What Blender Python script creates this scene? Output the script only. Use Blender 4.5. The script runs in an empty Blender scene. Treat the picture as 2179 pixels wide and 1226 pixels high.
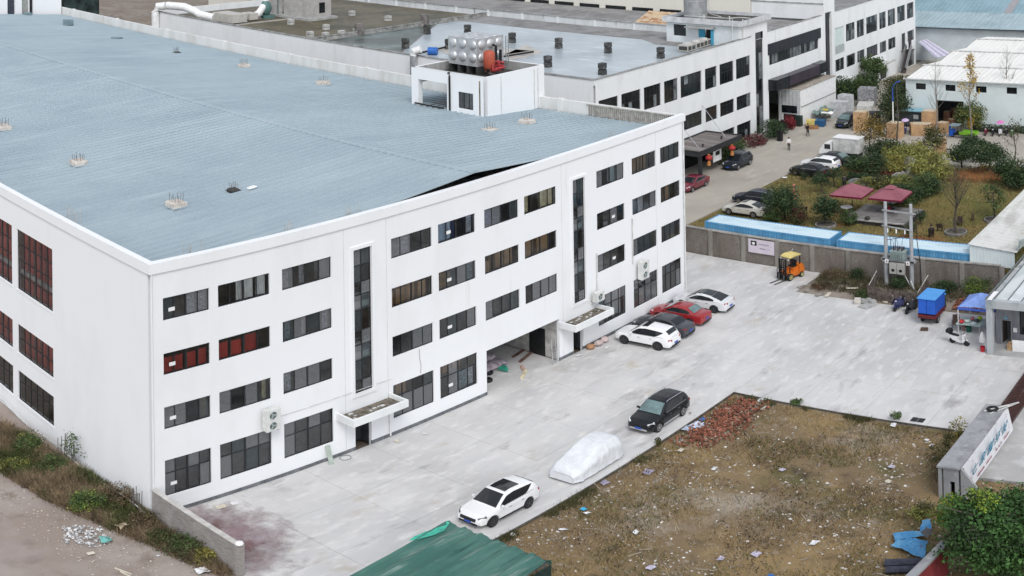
import bpy, math, random
import numpy as np
from mathutils import Vector, Matrix, noise as mnoise
R = math.radians
S = bpy.context.scene
C = S.collection
rnd = random.Random(7)

# ------------------------------------------------------------------ camera (a stitched drone panorama: equirectangular crop)
CP = np.array([-31.50287, -50.93345, 37.27534])
YAW, PITCH, ROLL, FPX, V0 = (0.705903, 0.010571, -0.013823, 2508.655829, -330.204994)
def _basis(yaw, pit, rol):
    cy, sy, cp, sp, cr, sr = math.cos(yaw), math.sin(yaw), math.cos(pit), math.sin(pit), math.cos(rol), math.sin(rol)
    f = np.array([cy*cp, sy*cp, sp]); r = np.array([sy, -cy, 0.]); u = np.cross(r, f)
    return cr*r+sr*u, -sr*r+cr*u, f
RV, UV, FV = _basis(YAW, PITCH, ROLL)
cam = bpy.data.cameras.new('drone_camera'); camo = bpy.data.objects.new('drone_camera', cam); C.objects.link(camo)
cam.type = 'PANO'; cam.panorama_type = 'EQUIRECTANGULAR'
cam.longitude_min, cam.longitude_max = -1089.5/FPX, 1089.5/FPX
cam.latitude_max, cam.latitude_min = V0/FPX, (V0-1226)/FPX
cam.clip_start, cam.clip_end = 0.1, 3000
m = Matrix.Identity(4)
for i, col in enumerate((RV, UV, -FV)):
    for k in range(3): m[k][i] = col[k]
for k in range(3): m[k][3] = CP[k]
camo.matrix_world = m
S.camera = camo
def ray(u, v):
    th = (u-1089.5)/FPX; la = -(v-V0)/FPX
    return RV*math.sin(th)*math.cos(la)+FV*math.cos(th)*math.cos(la)+UV*math.sin(la)
def G(u, v, z=0.0):                      # surveyed point: sight line of the photograph met with the level z
    d = ray(u, v); t = (z-CP[2])/d[2]; p = CP+t*d
    return float(p[0]), float(p[1])

# ------------------------------------------------------------------ sky, sun, exposure
w = bpy.data.worlds.new('World'); S.world = w; w.use_nodes = True
nt = w.node_tree; nt.nodes.clear()
sky = nt.nodes.new('ShaderNodeTexSky'); sky.sky_type = 'NISHITA'; sky.sun_disc = False
SUN_EL, SUN_AZ = R(50), R(229)           # azimuth of the sun measured from +x, counter-clockwise
sky.sun_elevation = SUN_EL; sky.sun_rotation = R(90)-SUN_AZ
sky.air_density = 1.0; sky.dust_density = 1.5; sky.ozone_density = 1.0; sky.altitude = 50
hsv = nt.nodes.new('ShaderNodeHueSaturation'); hsv.inputs['Saturation'].default_value = 0.34
bg = nt.nodes.new('ShaderNodeBackground'); bg.inputs['Strength'].default_value = 0.15
wo = nt.nodes.new('ShaderNodeOutputWorld')
nt.links.new(sky.outputs[0], hsv.inputs['Color']); nt.links.new(hsv.outputs[0], bg.inputs[0]); nt.links.new(bg.outputs[0], wo.inputs[0])
sl = bpy.data.lights.new('sun', 'SUN'); sl.energy = 1.1; sl.angle = R(22); sl.color = (1.0, 0.99, 0.98)
so = bpy.data.objects.new('sun', sl); C.objects.link(so); so.location = (-40, -60, 90)
so.rotation_euler = Vector((math.cos(SUN_AZ)*math.cos(SUN_EL), math.sin(SUN_AZ)*math.cos(SUN_EL), math.sin(SUN_EL))).to_track_quat('Z', 'Y').to_euler()
vs = S.view_settings
vs.view_transform = 'Standard'; vs.look = 'None'; vs.gamma = 1.0; vs.exposure = 0.45; vs.use_curve_mapping = False
S.cycles.max_bounces = 6; S.cycles.diffuse_bounces = 3; S.cycles.transparent_max_bounces = 8
S.cycles.use_denoising = True

# ------------------------------------------------------------------ materials
MATS = {}
def _nodes(name):
    mt = bpy.data.materials.new(name); mt.use_nodes = True
    n = mt.node_tree.nodes; b = n['Principled BSDF']
    return mt, n, mt.node_tree.links, b
def col(c): return (c[0], c[1], c[2], 1.0)
def mat(name, c, rough=0.7, var=0.12, scale=1.5, stretch=(1, 1, 1), bump=0.0, bscale=20, metal=0.0, spec=0.3, c2=None, var2=None, coat=0.0, isl=0.0, sat2=None):
    """Plain procedural paint / concrete / cloth: colour broken up by noise in world space, optional second colour patches and bump."""
    if name in MATS: return MATS[name]
    mt, n, L, b = _nodes(name)
    geo = n.new('ShaderNodeNewGeometry')
    mp = n.new('ShaderNodeMapping'); mp.inputs['Scale'].default_value = stretch
    L.new(geo.outputs['Position'], mp.inputs['Vector'])
    nz = n.new('ShaderNodeTexNoise'); nz.inputs['Scale'].default_value = scale; nz.inputs['Detail'].default_value = 6; nz.inputs['Roughness'].default_value = 0.65
    L.new(mp.outputs[0], nz.inputs['Vector'])
    rp = n.new('ShaderNodeValToRGB')
    d = c2 if c2 else tuple(max(0, x*(1-var*1.6)) for x in c)
    e = c if c2 else tuple(min(1, x*(1+var*0.9)) for x in c)
    lo, hi = (0.35, 0.65) if not var2 else var2
    rp.color_ramp.elements[0].position = lo; rp.color_ramp.elements[0].color = col(d)
    rp.color_ramp.elements[1].position = hi; rp.color_ramp.elements[1].color = col(e)
    L.new(nz.outputs['Fac'], rp.inputs[0])
    out = rp.outputs[0]
    if isl:
        mx = n.new('ShaderNodeHueSaturation')
        mr = n.new('ShaderNodeMapRange'); mr.inputs[3].default_value = 1-isl; mr.inputs[4].default_value = 1+isl
        L.new(geo.outputs['Random Per Island'], mr.inputs[0]); L.new(mr.outputs[0], mx.inputs['Value']); L.new(out, mx.inputs['Color'])
        out = mx.outputs[0]
    L.new(out, b.inputs['Base Color'])
    b.inputs['Roughness'].default_value = rough; b.inputs['Metallic'].default_value = metal
    b.inputs['Specular IOR Level'].default_value = spec
    if coat: b.inputs['Coat Weight'].default_value = coat; b.inputs['Coat Roughness'].default_value = 0.05
    if bump:
        n2 = n.new('ShaderNodeTexNoise'); n2.inputs['Scale'].default_value = bscale; n2.inputs['Detail'].default_value = 5
        bp = n.new('ShaderNodeBump'); bp.inputs['Strength'].default_value = bump; bp.inputs['Distance'].default_value = 0.02
        L.new(geo.outputs['Position'], n2.inputs['Vector']); L.new(n2.outputs['Fac'], bp.inputs['Height']); L.new(bp.outputs[0], b.inputs['Normal'])
    MATS[name] = mt
    return mt
def layered(name, base, layers, rough=0.9, bump=0.3, bscale=8, spec=0.2, rough_from=None):
    """base colour and a list of (colour, noise scale, stretch, low, high, detail, seed) patches laid over it."""
    if name in MATS: return MATS[name]
    mt, n, L, b = _nodes(name)
    geo = n.new('ShaderNodeNewGeometry')
    prev = None
    for (c, sc, st, lo, hi, det, sd) in layers:
        mp = n.new('ShaderNodeMapping'); mp.inputs['Scale'].default_value = st; mp.inputs['Location'].default_value = (sd*13.1, sd*7.7, sd*3.3)
        L.new(geo.outputs['Position'], mp.inputs['Vector'])
        nz = n.new('ShaderNodeTexNoise'); nz.inputs['Scale'].default_value = sc; nz.inputs['Detail'].default_value = det; nz.inputs['Roughness'].default_value = 0.62
        L.new(mp.outputs[0], nz.inputs['Vector'])
        mr = n.new('ShaderNodeMapRange'); mr.inputs[1].default_value = lo; mr.inputs[2].default_value = hi
        L.new(nz.outputs['Fac'], mr.inputs[0])
        mx = n.new('ShaderNodeMix'); mx.data_type = 'RGBA'
        L.new(mr.outputs[0], mx.inputs['Factor'])
        if prev is None: mx.inputs['A'].default_value = col(base)
        else: L.new(prev, mx.inputs['A'])
        mx.inputs['B'].default_value = col(c)
        prev = mx.outputs['Result']
        last = mr.outputs[0]
    L.new(prev, b.inputs['Base Color'])
    b.inputs['Roughness'].default_value = rough; b.inputs['Specular IOR Level'].default_value = spec
    if rough_from:                            # the last layer is wet: smoother
        r2 = n.new('ShaderNodeMapRange'); r2.inputs[3].default_value = rough; r2.inputs[4].default_value = rough_from
        L.new(last, r2.inputs[0]); L.new(r2.outputs[0], b.inputs['Roughness'])
    if bump:
        n2 = n.new('ShaderNodeTexNoise'); n2.inputs['Scale'].default_value = bscale; n2.inputs['Detail'].default_value = 6
        bp = n.new('ShaderNodeBump'); bp.inputs['Strength'].default_value = bump; bp.inputs['Distance'].default_value = 0.03
        L.new(geo.outputs['Position'], n2.inputs['Vector']); L.new(n2.outputs['Fac'], bp.inputs['Height']); L.new(bp.outputs[0], b.inputs['Normal'])
    MATS[name] = mt
    return mt
def glass(name, tint, clear=0.5, rough=0.04, dust=.13, dc=(.22, .22, .22)):  # dust: flat grey mixed in to lighten panes in place of reflections
    """window glass: lets part of the room behind through, reflects by Fresnel"""
    if name in MATS: return MATS[name]
    mt, n, L, b = _nodes(name); n.remove(b)
    tr = n.new('ShaderNodeBsdfTransparent'); tr.inputs[0].default_value = (clear*tint[0], clear*tint[1], clear*tint[2], 1)
    gl = n.new('ShaderNodeBsdfGlossy'); gl.inputs['Roughness'].default_value = rough
    gl.inputs[0].default_value = (1, 1, 1, 1)
    fr = n.new('ShaderNodeFresnel'); fr.inputs[0].default_value = 1.5
    df = n.new('ShaderNodeBsdfDiffuse'); df.inputs[0].default_value = (*dc, 1)
    m0 = n.new('ShaderNodeMixShader'); m0.inputs[0].default_value = dust
    L.new(tr.outputs[0], m0.inputs[1]); L.new(df.outputs[0], m0.inputs[2])
    mx = n.new('ShaderNodeMixShader')
    L.new(fr.outputs[0], mx.inputs[0]); L.new(m0.outputs[0], mx.inputs[1]); L.new(gl.outputs[0], mx.inputs[2])
    L.new(mx.outputs[0], n['Material Output'].inputs[0])
    MATS[name] = mt
    return mt

# ------------------------------------------------------------------ mesh helpers
class MB:
    """collects faces of one mesh object"""
    def __init__(s): s.v = []; s.f = []; s.m = []
    def quad(s, *p, mi=0):
        n = len(s.v); s.v += [tuple(x) for x in p]; s.f.append(tuple(range(n, n+len(p)))); s.m.append(mi); return s
    def box(s, x0, x1, y0, y1, z0, z1, mi=0):
        n = len(s.v)
        s.v += [(x0, y0, z0), (x1, y0, z0), (x1, y1, z0), (x0, y1, z0), (x0, y0, z1), (x1, y0, z1), (x1, y1, z1), (x0, y1, z1)]
        s.f += [(n, n+3, n+2, n+1), (n+4, n+5, n+6, n+7), (n, n+1, n+5, n+4), (n+1, n+2, n+6, n+5), (n+2, n+3, n+7, n+6), (n+3, n, n+4, n+7)]
        s.m += [mi]*6; return s
    def bar(s, p, q, a, b=None, mi=0, up=(0, 0, 1)):
        """rectangular bar from p to q, a wide, b high"""
        b = a if b is None else b
        p, q = Vector(p), Vector(q); d = (q-p).normalized(); u = Vector(up)
        if abs(d.dot(u)) > 0.99: u = Vector((1, 0, 0))
        r = d.cross(u).normalized(); u = r.cross(d)
        n = len(s.v)
        for e in (p, q):
            for i, j in ((-1, -1), (1, -1), (1, 1), (-1, 1)): s.v.append(tuple(e+r*(i*a/2)+u*(j*b/2)))
        s.f += [(n+3, n+2, n+1, n), (n+4, n+5, n+6, n+7)]+[(n+i, n+(i+1) % 4, n+4+(i+1) % 4, n+4+i) for i in range(4)]
        s.m += [mi]*6; return s
    def tube(s, pts, r, k=8, mi=0, cap=True):
        """round tube along pts; r number or list"""
        pts = [Vector(p) for p in pts]; rs = r if isinstance(r, (list, tuple)) else [r]*len(pts)
        rings = []
        for i, p in enumerate(pts):
            d = (pts[min(i+1, len(pts)-1)]-pts[max(i-1, 0)]).normalized()
            u = Vector((0, 0, 1)) if abs(d.z) < 0.95 else Vector((1, 0, 0))
            a = d.cross(u).normalized(); b = d.cross(a)
            n = len(s.v); rings.append(n)
            for j in range(k):
                t = 2*math.pi*j/k; s.v.append(tuple(p+a*(rs[i]*math.cos(t))+b*(rs[i]*math.sin(t))))
        for A, B in zip(rings, rings[1:]):
            for j in range(k): s.f.append((A+j, A+(j+1) % k, B+(j+1) % k, B+j)); s.m.append(mi)
        if cap:
            s.f.append(tuple(rings[0]+j for j in range(k))[::-1]); s.f.append(tuple(rings[-1]+j for j in range(k))); s.m += [mi, mi]
        return s
    def loft(s, rings, mi=0, close=True, caps=True):
        """skin a list of rings with equal point counts"""
        k = len(rings[0]); st = []
        for r in rings: st.append(len(s.v)); s.v += [tuple(p) for p in r]
        for A, B in zip(st, st[1:]):
            for j in range(k if close else k-1): s.f.append((A+j, A+(j+1) % k, B+(j+1) % k, B+j)); s.m.append(mi)
        if caps: s.f.append(tuple(st[0]+j for j in range(k))[::-1]); s.f.append(tuple(st[-1]+j for j in range(k))); s.m += [mi, mi]
        return s
    def prism(s, poly, z0, z1, mi=0):
        return s.loft([[(x, y, z0) for x, y in poly], [(x, y, z1) for x, y in poly]], mi)
    def dome(s, c, rx, ry, rz, k=10, h=4, mi=0):
        rings = []
        for i in range(h+1):
            t = (math.pi/2)*i/h*0.999
            rings.append([(c[0]+rx*math.cos(t)*math.cos(2*math.pi*j/k), c[1]+ry*math.cos(t)*math.sin(2*math.pi*j/k), c[2]+rz*math.sin(t)) for j in range(k)])
        return s.loft(rings, mi)
    def ball(s, c, rx, ry, rz, k=10, h=6, mi=0):
        rings = []
        for i in range(h+1):
            t = -math.pi/2*0.98+math.pi*0.98*i/h
            rings.append([(c[0]+rx*math.cos(t)*math.cos(2*math.pi*j/k), c[1]+ry*math.cos(t)*math.sin(2*math.pi*j/k), c[2]+rz*math.sin(t)) for j in range(k)])
        return s.loft(rings, mi)
    def mesh(s, name, mats, smooth=None):
        me = bpy.data.meshes.new(name); me.from_pydata(s.v, [], s.f)
        for mt in (mats if isinstance(mats, (list, tuple)) else [mats]): me.materials.append(mt)
        if any(s.m): me.polygons.foreach_set('material_index', s.m)
        if smooth is not None:
            me.polygons.foreach_set('use_smooth', [True]*len(me.polygons)); me.set_sharp_from_angle(angle=R(smooth))
        me.update(); return me
    def build(s, name, mats, parent=None, smooth=None, kind=None, world=True):
        return link(name, s.mesh(name, mats, smooth), parent, kind, world)
def link(name, me, parent=None, kind=None, world=True):
    o = bpy.data.objects.new(name, me); C.objects.link(o)
    if parent:
        o.parent = parent
        if world:                           # geometry given in world coordinates under an unrotated parent
            p = Vector((0, 0, 0)); q = parent
            while q: p += q.location; q = q.parent
            o.location = -p
    if kind: o['kind'] = kind
    return o
def tag(o, label, cat, group=None):
    o['label'] = label; o['category'] = cat
    if group: o['group'] = group
    return o
def thing(name, label, cat, loc=(0, 0, 0), rz=0.0, group=None):
    o = bpy.data.objects.new(name, None); C.objects.link(o); o.location = loc; o.rotation_euler = (0, 0, rz); o.empty_display_size = 0.3
    return tag(o, label, cat, group)
def copy_tree(o, parent=None):
    c = o.copy(); C.objects.link(c); c.parent = parent
    for ch in list(o.children): copy_tree(ch, c)
    return c
def structure(o): o['kind'] = 'structure'; return o
def inpoly(x, y, P):
    r = False; j = len(P)-1
    for i in range(len(P)):
        if (P[i][1] > y) != (P[j][1] > y) and x < (P[j][0]-P[i][0])*(y-P[i][1])/(P[j][1]-P[i][1])+P[i][0]: r = not r
        j = i
    return r
def scatter(P, n, rr):
    xs = [p[0] for p in P]; ys = [p[1] for p in P]; out = []
    while len(out) < n:
        x, y = rr.uniform(min(xs), max(xs)), rr.uniform(min(ys), max(ys))
        if inpoly(x, y, P): out.append((x, y))
    return out
def rect_facade(mb, us, zs, holes, put, thick, mi=0):
    """wall sheet in (u, z) with rectangular holes; put(u, d, z) gives the point, d = depth behind the face"""
    U = sorted(set(us+[h[0] for h in holes]+[h[1] for h in holes])); Z = sorted(set(zs+[h[2] for h in holes]+[h[3] for h in holes]))
    U = [u for u in U if us[0]-1e-6 <= u <= us[-1]+1e-6]; Z = [z for z in Z if zs[0]-1e-6 <= z <= zs[-1]+1e-6]
    for z0, z1 in zip(Z, Z[1:]):
        run = None
        for u0, u1 in list(zip(U, U[1:]))+[(None, None)]:
            solid = u0 is not None and not any(h[0]-1e-6 <= u0 and u1 <= h[1]+1e-6 and h[2]-1e-6 <= z0 and z1 <= h[3]+1e-6 for h in holes)
            if solid: run = (run[0], u1) if run else (u0, u1)
            elif run:
                a, b = run
                mb.quad(put(a, 0, z0), put(b, 0, z0), put(b, 0, z1), put(a, 0, z1), mi=mi)
                mb.quad(put(a, thick, z0), put(a, thick, z1), put(b, thick, z1), put(b, thick, z0), mi=mi); run = None
    for (a, b, c, d) in holes:
        mb.quad(put(a, 0, c), put(a, 0, d), put(a, thick, d), put(a, thick, c), mi=mi)
        mb.quad(put(b, 0, c), put(b, thick, c), put(b, thick, d), put(b, 0, d), mi=mi)
        mb.quad(put(a, 0, c), put(a, thick, c), put(b, thick, c), put(b, 0, c), mi=mi)
        mb.quad(put(a, 0, d), put(b, 0, d), put(b, thick, d), put(a, thick, d), mi=mi)
    return mb
# ------------------------------------------------------------------ material library
white_wall = layered('white_render', (0.80, 0.81, 0.82), [((0.75, 0.755, 0.755), 0.35, (1, 1, .4), .50, .75, 6, 1), ((0.68, 0.67, 0.65), 1.2, (1, 1, .09), .66, .85, 4, 2)], rough=0.85, bump=0.12, bscale=5)
white_old = layered('weathered_white_render', (0.75, 0.765, 0.765), [((0.67, 0.68, 0.675), 0.4, (1, 1, .4), .48, .72, 6, 3), ((0.55, 0.54, 0.51), 1.1, (1, 1, .08), .64, .82, 5, 4)], rough=0.9, bump=0.15, bscale=5)
stained = layered('stained_parapet', (0.68, 0.68, 0.665), [((0.55, 0.535, 0.50), 0.5, (1, 1, .25), .46, .68, 6, 5), ((0.24, 0.20, 0.16), 1.2, (1, 1, .16), .64, .78, 7, 6)], rough=0.92, bump=0.3)
concrete = layered('bare_concrete', (0.40, 0.40, 0.39), [((0.28, 0.28, 0.27), 0.7, (1, 1, .3), .42, .66, 7, 7), ((0.16, 0.16, 0.15), 1.7, (1, 1, .1), .60, .75, 5, 8)], rough=0.92, bump=0.3)
plinth_m = mat('dark_plinth_render', (0.16, 0.17, 0.18), 0.9, .25, 2)
alu = mat('dark_window_frame', (0.022, 0.024, 0.026), 0.45, .1, 3)
alu_grey = mat('grey_window_frame', (0.30, 0.31, 0.32), 0.5, .1, 3)
pane_m = glass('window_glass', (0.95, 0.98, 0.98), 0.93)
pane_clear, pane_sheen, pane_film = glass('clean_window_glass', (.97, 1, 1), .96, dust=.03), glass('sheen_window_glass', (.93, .96, .98), .9, .12, .34, (.33, .345, .36)), glass('tinted_window_glass', (.80, .90, .92), .8, .05, .20, (.16, .20, .22))
any_pane = lambda i, j: rnd.choice((pane_m, pane_m, pane_clear, pane_sheen, pane_sheen, pane_film))
pane_dark = mat('far_window_glass', (0.012, 0.015, 0.017), 0.10, .4, .8, spec=0.5)
pane_grey = mat('curtained_far_glass', (0.16, 0.18, 0.19), 0.15, .4, .9, spec=0.5)
room_m = mat('unlit_room_render', (0.48, 0.48, 0.48), 0.95, .3, .6)
red_cloth = mat('dark_red_sheeting', (0.46, 0.055, 0.045), 0.7, .25, 1.2, (1, 1, .3))
white_cloth = mat('white_curtain', (0.80, 0.80, 0.80), 0.9, .2, 5, (3, 3, .3))
blue_cloth = mat('pale_blue_curtain', (0.46, 0.58, 0.74), 0.9, .2, 5, (3, 3, .3))
carton_m = mat('brown_cardboard', (0.47, 0.30, 0.165), 0.9, .18, 1.5)
tape_m = mat('pale_carton_tape', (0.55, 0.46, 0.33), 0.6, .1, 3)
yellow_board = mat('yellowish_board', (0.70, 0.62, 0.42), 0.8, .25, 2)
steel = mat('galvanised_steel', (0.52, 0.53, 0.54), 0.38, .15, 3, metal=0.85)
rust = mat('rusty_steel', (0.16, 0.075, 0.045), 0.9, .3, 4)
black_m = mat('black_plastic', (0.016, 0.016, 0.017), 0.5, .2, 4)
white_p = mat('white_paint', (0.80, 0.80, 0.79), 0.5, .06, 2)
dirty_white = mat('dirty_white_paint', (0.58, 0.58, 0.56), 0.7, .2, 1.5)
roof_blue = layered('blue_grey_steel_sheet', (0.335, 0.41, 0.445), [((0.29, 0.36, 0.40), 0.10, (1, 1, 1), .40, .65, 5, 9), ((0.375, 0.45, 0.48), 0.5, (.25, 1.2, 1), .50, .75, 5, 10), ((0.25, 0.31, 0.34), 1.0, (.15, 2.5, 1), .62, .80, 4, 11)], rough=0.42, bump=0.05, spec=0.35)
brick_old = layered('grey_brown_brick', (0.19, 0.165, 0.145), [((0.27, 0.25, 0.22), 0.6, (1, 1, .6), .45, .7, 7, 12), ((0.09, 0.075, 0.06), 0.5, (1, 1, .25), .52, .72, 6, 13), ((0.12, 0.10, 0.09), 9.0, (1, 1, 2.2), .52, .60, 2, 14)], rough=0.95, bump=0.6, bscale=14)
kerb_dirt = mat('dark_kerb_dirt', (0.10, 0.09, 0.075), 0.95, .3, 3)

# ------------------------------------------------------------------ the white factory
factory = thing('factory_building', 'long white four-storey factory with a pale blue corrugated roof and rows of dark windows', 'building')
AX, AY, AZ = 49.05, 104.0, 16.0
FL = [4.0, 7.5, 10.85, 14.25]                                   # storey floors
COLS = [(.76, 3.63), (4.19, 7.61), (8.47, 12.02), (16.70, 20.14), (20.70, 24.09), (24.97, 28.36), (28.97, 32.4), (37.11, 40.58), (41.61, 44.87), (45.51, 48.30)]
ROWS = [(1.22, 3.67), (5.71, 7.15), (9.17, 10.51), (12.50, 13.84)]
holes = []; wins = []
for r, (z0, z1) in enumerate(ROWS):
    for c, (x0, x1) in enumerate(COLS):
        if r == 0 and c in (5, 6): continue
        holes.append((x0, x1, z0, z1)); wins.append((c, r, x0, x1, z0, z1))
PASS = (24.98, 32.55, -.2, 3.45)
STAIRS = [(13.66, 15.08, 4.05, 13.82), (34.22, 35.64, 4.05, 13.82)]
DOORS = [(13.66, 14.93, -.2, 2.0), (34.10, 35.20, -.2, 2.0)]
holes += [PASS]+STAIRS+DOORS
T = 0.24
mb = MB(); rect_facade(mb, [0, AX], [-.2, 15.4], holes, lambda u, d, z: (u, d, z), T)
mb.build('front_wall', white_wall, factory)
SIDEW = [(10.82, 15.64), (16.37, 21.2)]
SROWS = [(1.28, 3.5), (4.82, 6.95), (9.45, 13.67)]
sh = [(a, b, c, d) for a, b in SIDEW for c, d in SROWS]
mb = MB(); rect_facade(mb, [T, AY], [-.3, 15.4], sh, lambda u, d, z: (d, u, z), T)
mb.build('side_wall', white_wall, factory)
mb = MB(); mb.box(AX-T, AX, T, AY, 0, 15.4); mb.box(0, AX, AY, AY+T, 0, 15.4); mb.build('rear_wall', white_old, factory)
mb = MB(); mb.box(-.10, AX+.10, -.10, .32, 15.4, AZ); mb.build('front_parapet', white_wall, factory)
mb = MB(); mb.box(-.10, .32, .322, AY, 15.4, AZ-.003); mb.build('side_parapet', white_wall, factory)
mb = MB()                                                        # right-hand parapet, in bays between little piers
y = .322
while y < AY:
    y2 = min(y+12.4, AY); mb.box(AX-.30, AX+.06, y, y2-.5, 14.3, AZ-.08+rnd.uniform(-.02, .02)); mb.box(AX-.38, AX+.10, y2-.5, y2, 14.3, AZ-.003); y = y2
mb.build('rear_parapet', stained, factory)
mb = MB()                                                        # louvred stretch near the corner
for k in range(44): mb.box(AX-.40, AX-.33, .6+k*.2, .69+k*.2, 14.85, 15.78)
mb.box(AX-.42, AX-.31, .5, 9.5, 15.78, 15.86)
mb.build('louvre', mat('rusty_grey_louvre', (0.40, 0.38, 0.34), 0.8, .3, 3), factory, kind='stuff')
for a, b in [(0, 13.66), (14.93, 24.98), (32.55, 34.1), (35.2, AX)]: mb = MB(); mb.box(a-.03, b+.0, -.035, 0.05, -.05, .24); mb.build('plinth', plinth_m, factory)
# pilaster joints and down pipes
mb = MB(); mb.tube([(.06, -.05, .3), (.06, -.05, 15.4)], .035, 6); mb.build('downpipe', white_old, factory)
for x in (16.35,): mb = MB(); mb.tube([(x, -.09, .1), (x, -.09, 3.3)], .05, 6); mb.build('downpipe', white_p, factory)
for x, a, b in ((36.9, 3.6, 7.4), (41.45, 5.2, 9.0), (48.75, .3, 15.3)): mb = MB(); mb.tube([(x, -.09, a), (x, -.09, b)], .045, 6); mb.build('downpipe', dirty_white, factory)
mb = MB(); mb.tube([(7.95, -.04, 4.35), (12.9, -.04, 4.3), (16.5, -.04, 4.25)], .018, 4); mb.build('cable', dirty_white, factory)
mb = MB(); mb.tube([(18.9, -.035, 5.6), (18.92, -.035, 4.9), (19.02, -.035, 4.4), (18.97, -.035, 3.8)], .02, 4); mb.build('cable', alu_grey, factory)
for x in (12.95, 16.3, 33.0, 44.9): mb = MB(); mb.box(x-.012, x+.012, -.004, .02, .3, 15.3); mb.build('wall_joint', mat('grey_joint', (0.55, 0.56, 0.56), .9), factory)
# inside: floors, rooms
mb = MB()
for z in FL: mb.box(T+.02, AX-T-.02, T+.002, AY-.02, z-.30, z)
mb.build('floor_slab', room_m, factory)
mb = MB()
mb.box(T+.03, AX-T-.03, 6.2, 6.4, 4.0, 14.0); mb.box(T+.03, 24.6, 6.21, 6.39, 0.0, 3.7); mb.box(32.9, AX-T-.03, 6.21, 6.39, 0.0, 3.7)
for xx in (12.6, 16.1, 24.45, 32.75, 36.2): mb.box(xx, xx+.16, T+.003, 6.19, 0.01, 14.0)
mb.box(6.2, 6.35, 6.42, AY-.3, 0, 14.0)
mb.build('partition', room_m, factory)

# windows ---------------------------------------------------------------
def window(parent, x0, x1, z0, z1, cols, rows, put, glassm=pane_m, framem=alu, depth=.10, fw=.055, mids=(), name='window', pane_of=None, flip=False):
    """frame (part) with one pane object (sub-part) per light; cols / rows: lists of fractions"""
    mb = MB()
    def bx(a, b, c, d, n0=depth-.02, n1=depth+.05):
        P = [put(a, n0, c), put(b, n0, c), put(b, n1, c), put(a, n1, c), put(a, n0, d), put(b, n0, d), put(b, n1, d), put(a, n1, d)]
        n = len(mb.v); mb.v += P; mb.f += [(n, n+3, n+2, n+1), (n+4, n+5, n+6, n+7), (n, n+1, n+5, n+4), (n+1, n+2, n+6, n+5), (n+2, n+3, n+7, n+6), (n+3, n, n+4, n+7)]; mb.m += [0]*6
    W, H = x1-x0, z1-z0; g = .002
    bx(x0+g, x0+fw, z0+g, z1-g); bx(x1-fw, x1-g, z0+g, z1-g); bx(x0+fw, x1-fw, z0+g, z0+fw); bx(x0+fw, x1-fw, z1-fw, z1-g)
    cu = [x0+fw]+[x0+W*c for c in cols]+[x1-fw]; ru = [z0+fw]+[z0+H*r for r in rows]+[z1-fw]
    for i, c in enumerate(cu[1:-1]): hw = .055 if i in mids else .028; bx(c-hw, c+hw, z0+fw, z1-fw, depth-.015, depth+.045)
    for r in ru[1:-1]: bx(x0+fw, x1-fw, r-.03, r+.03, depth-.012, depth+.042)
    wo = mb.build(name, framem, parent)
    for i in range(len(cu)-1):
        for j in range(len(ru)-1):
            p = MB(); a, b, c, d = cu[i], cu[i+1], ru[j], ru[j+1]
            P4 = [put(a, depth+.01, c), put(b, depth+.01, c), put(b, depth+.01, d), put(a, depth+.01, d)]; p.quad(*(P4[::-1] if flip else P4))
            p.build('pane', pane_of(i, j) if pane_of else glassm, wo)
    return wo
front = lambda u, d, z: (u, d, z)
side = lambda u, d, z: (d, u, z)
def patch(parent, name, put, a, b, c, d, dep, m, wav=0, n=1):
    mb = MB()
    for k in range(n):
        u0, u1 = a+(b-a)*k/n, a+(b-a)*(k+1)/n
        e0, e1 = dep+wav*math.sin(k*2.1), dep+wav*math.sin((k+1)*2.1)
        mb.quad(put(u0, e0, c), put(u1, e1, c), put(u1, e1, d), put(u0, e0, d))
    return mb.build(name, m, parent)
W = {}
for (c, r, x0, x1, z0, z1) in wins:
    cols = [.24, .5, .76]
    o = window(factory, x0, x1, z0, z1, cols, [.62] if r == 0 else [], front, mids=(1,), pane_of=(lambda i, j: pane_clear) if (c, r) in ((0, 2), (1, 2), (1, 3), (4, 3), (6, 3), (3, 2), (5, 2), (6, 2)) else any_pane)
    W[c, r] = o
    w_ = x1-x0
    if c == 0 or (c == 4) or (c == 7 and r in (1, 2)):
        xx = x0+w_*(.20 if c == 0 else .30 if c == 4 else .62); zz = z0+(z1-z0)*(.42 if r else .30)
        mb = MB(); mb.box(xx-.19, xx+.19, .075, .085, zz-.11, zz+.11); mb.build('sticker', white_p, o)
def curt(c, r, f0, f1, m, dep=.30, z0f=0.02, z1f=.98, wav=.04, name='curtain'):
    x0, x1 = COLS[c]; z0, z1 = ROWS[r]; w_ = x1-x0
    patch(W[c, r], name, front, x0+w_*f0, x0+w_*f1, z0+(z1-z0)*z0f, z0+(z1-z0)*z1f, dep, m, wav, max(2, int(14*(f1-f0))))
lace = mat('grey_lace_curtain', (0.46, 0.48, 0.53), 0.9, .35, 6)
curt(0, 3, .52, .74, lace); curt(0, 3, .78, .97, lace)
curt(1, 3, .40, .52, white_cloth); curt(1, 3, .56, .72, white_cloth); curt(1, 3, .78, .96, white_cloth)
curt(2, 3, .06, .18, lace); curt(2, 3, .4, .5, lace); curt(2, 3, .72, .97, mat('dull_grey_blind', (.2, .2, .2), .9))
for c, fr in ((0, ((.03, .46, .72), (.54, .74, .70), (.78, .97, .72))), (1, ((.03, .22, .74), (.26, .48, .70), (.54, .78, .80)))):
    for a, b, h in fr: curt(c, 2, a, b, red_cloth, .26, -.3, h, .015, 'red_board')
curt(2, 2, .1, .2, lace); curt(2, 2, .44, .52, white_cloth); curt(2, 2, .86, .97, lace)
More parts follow.
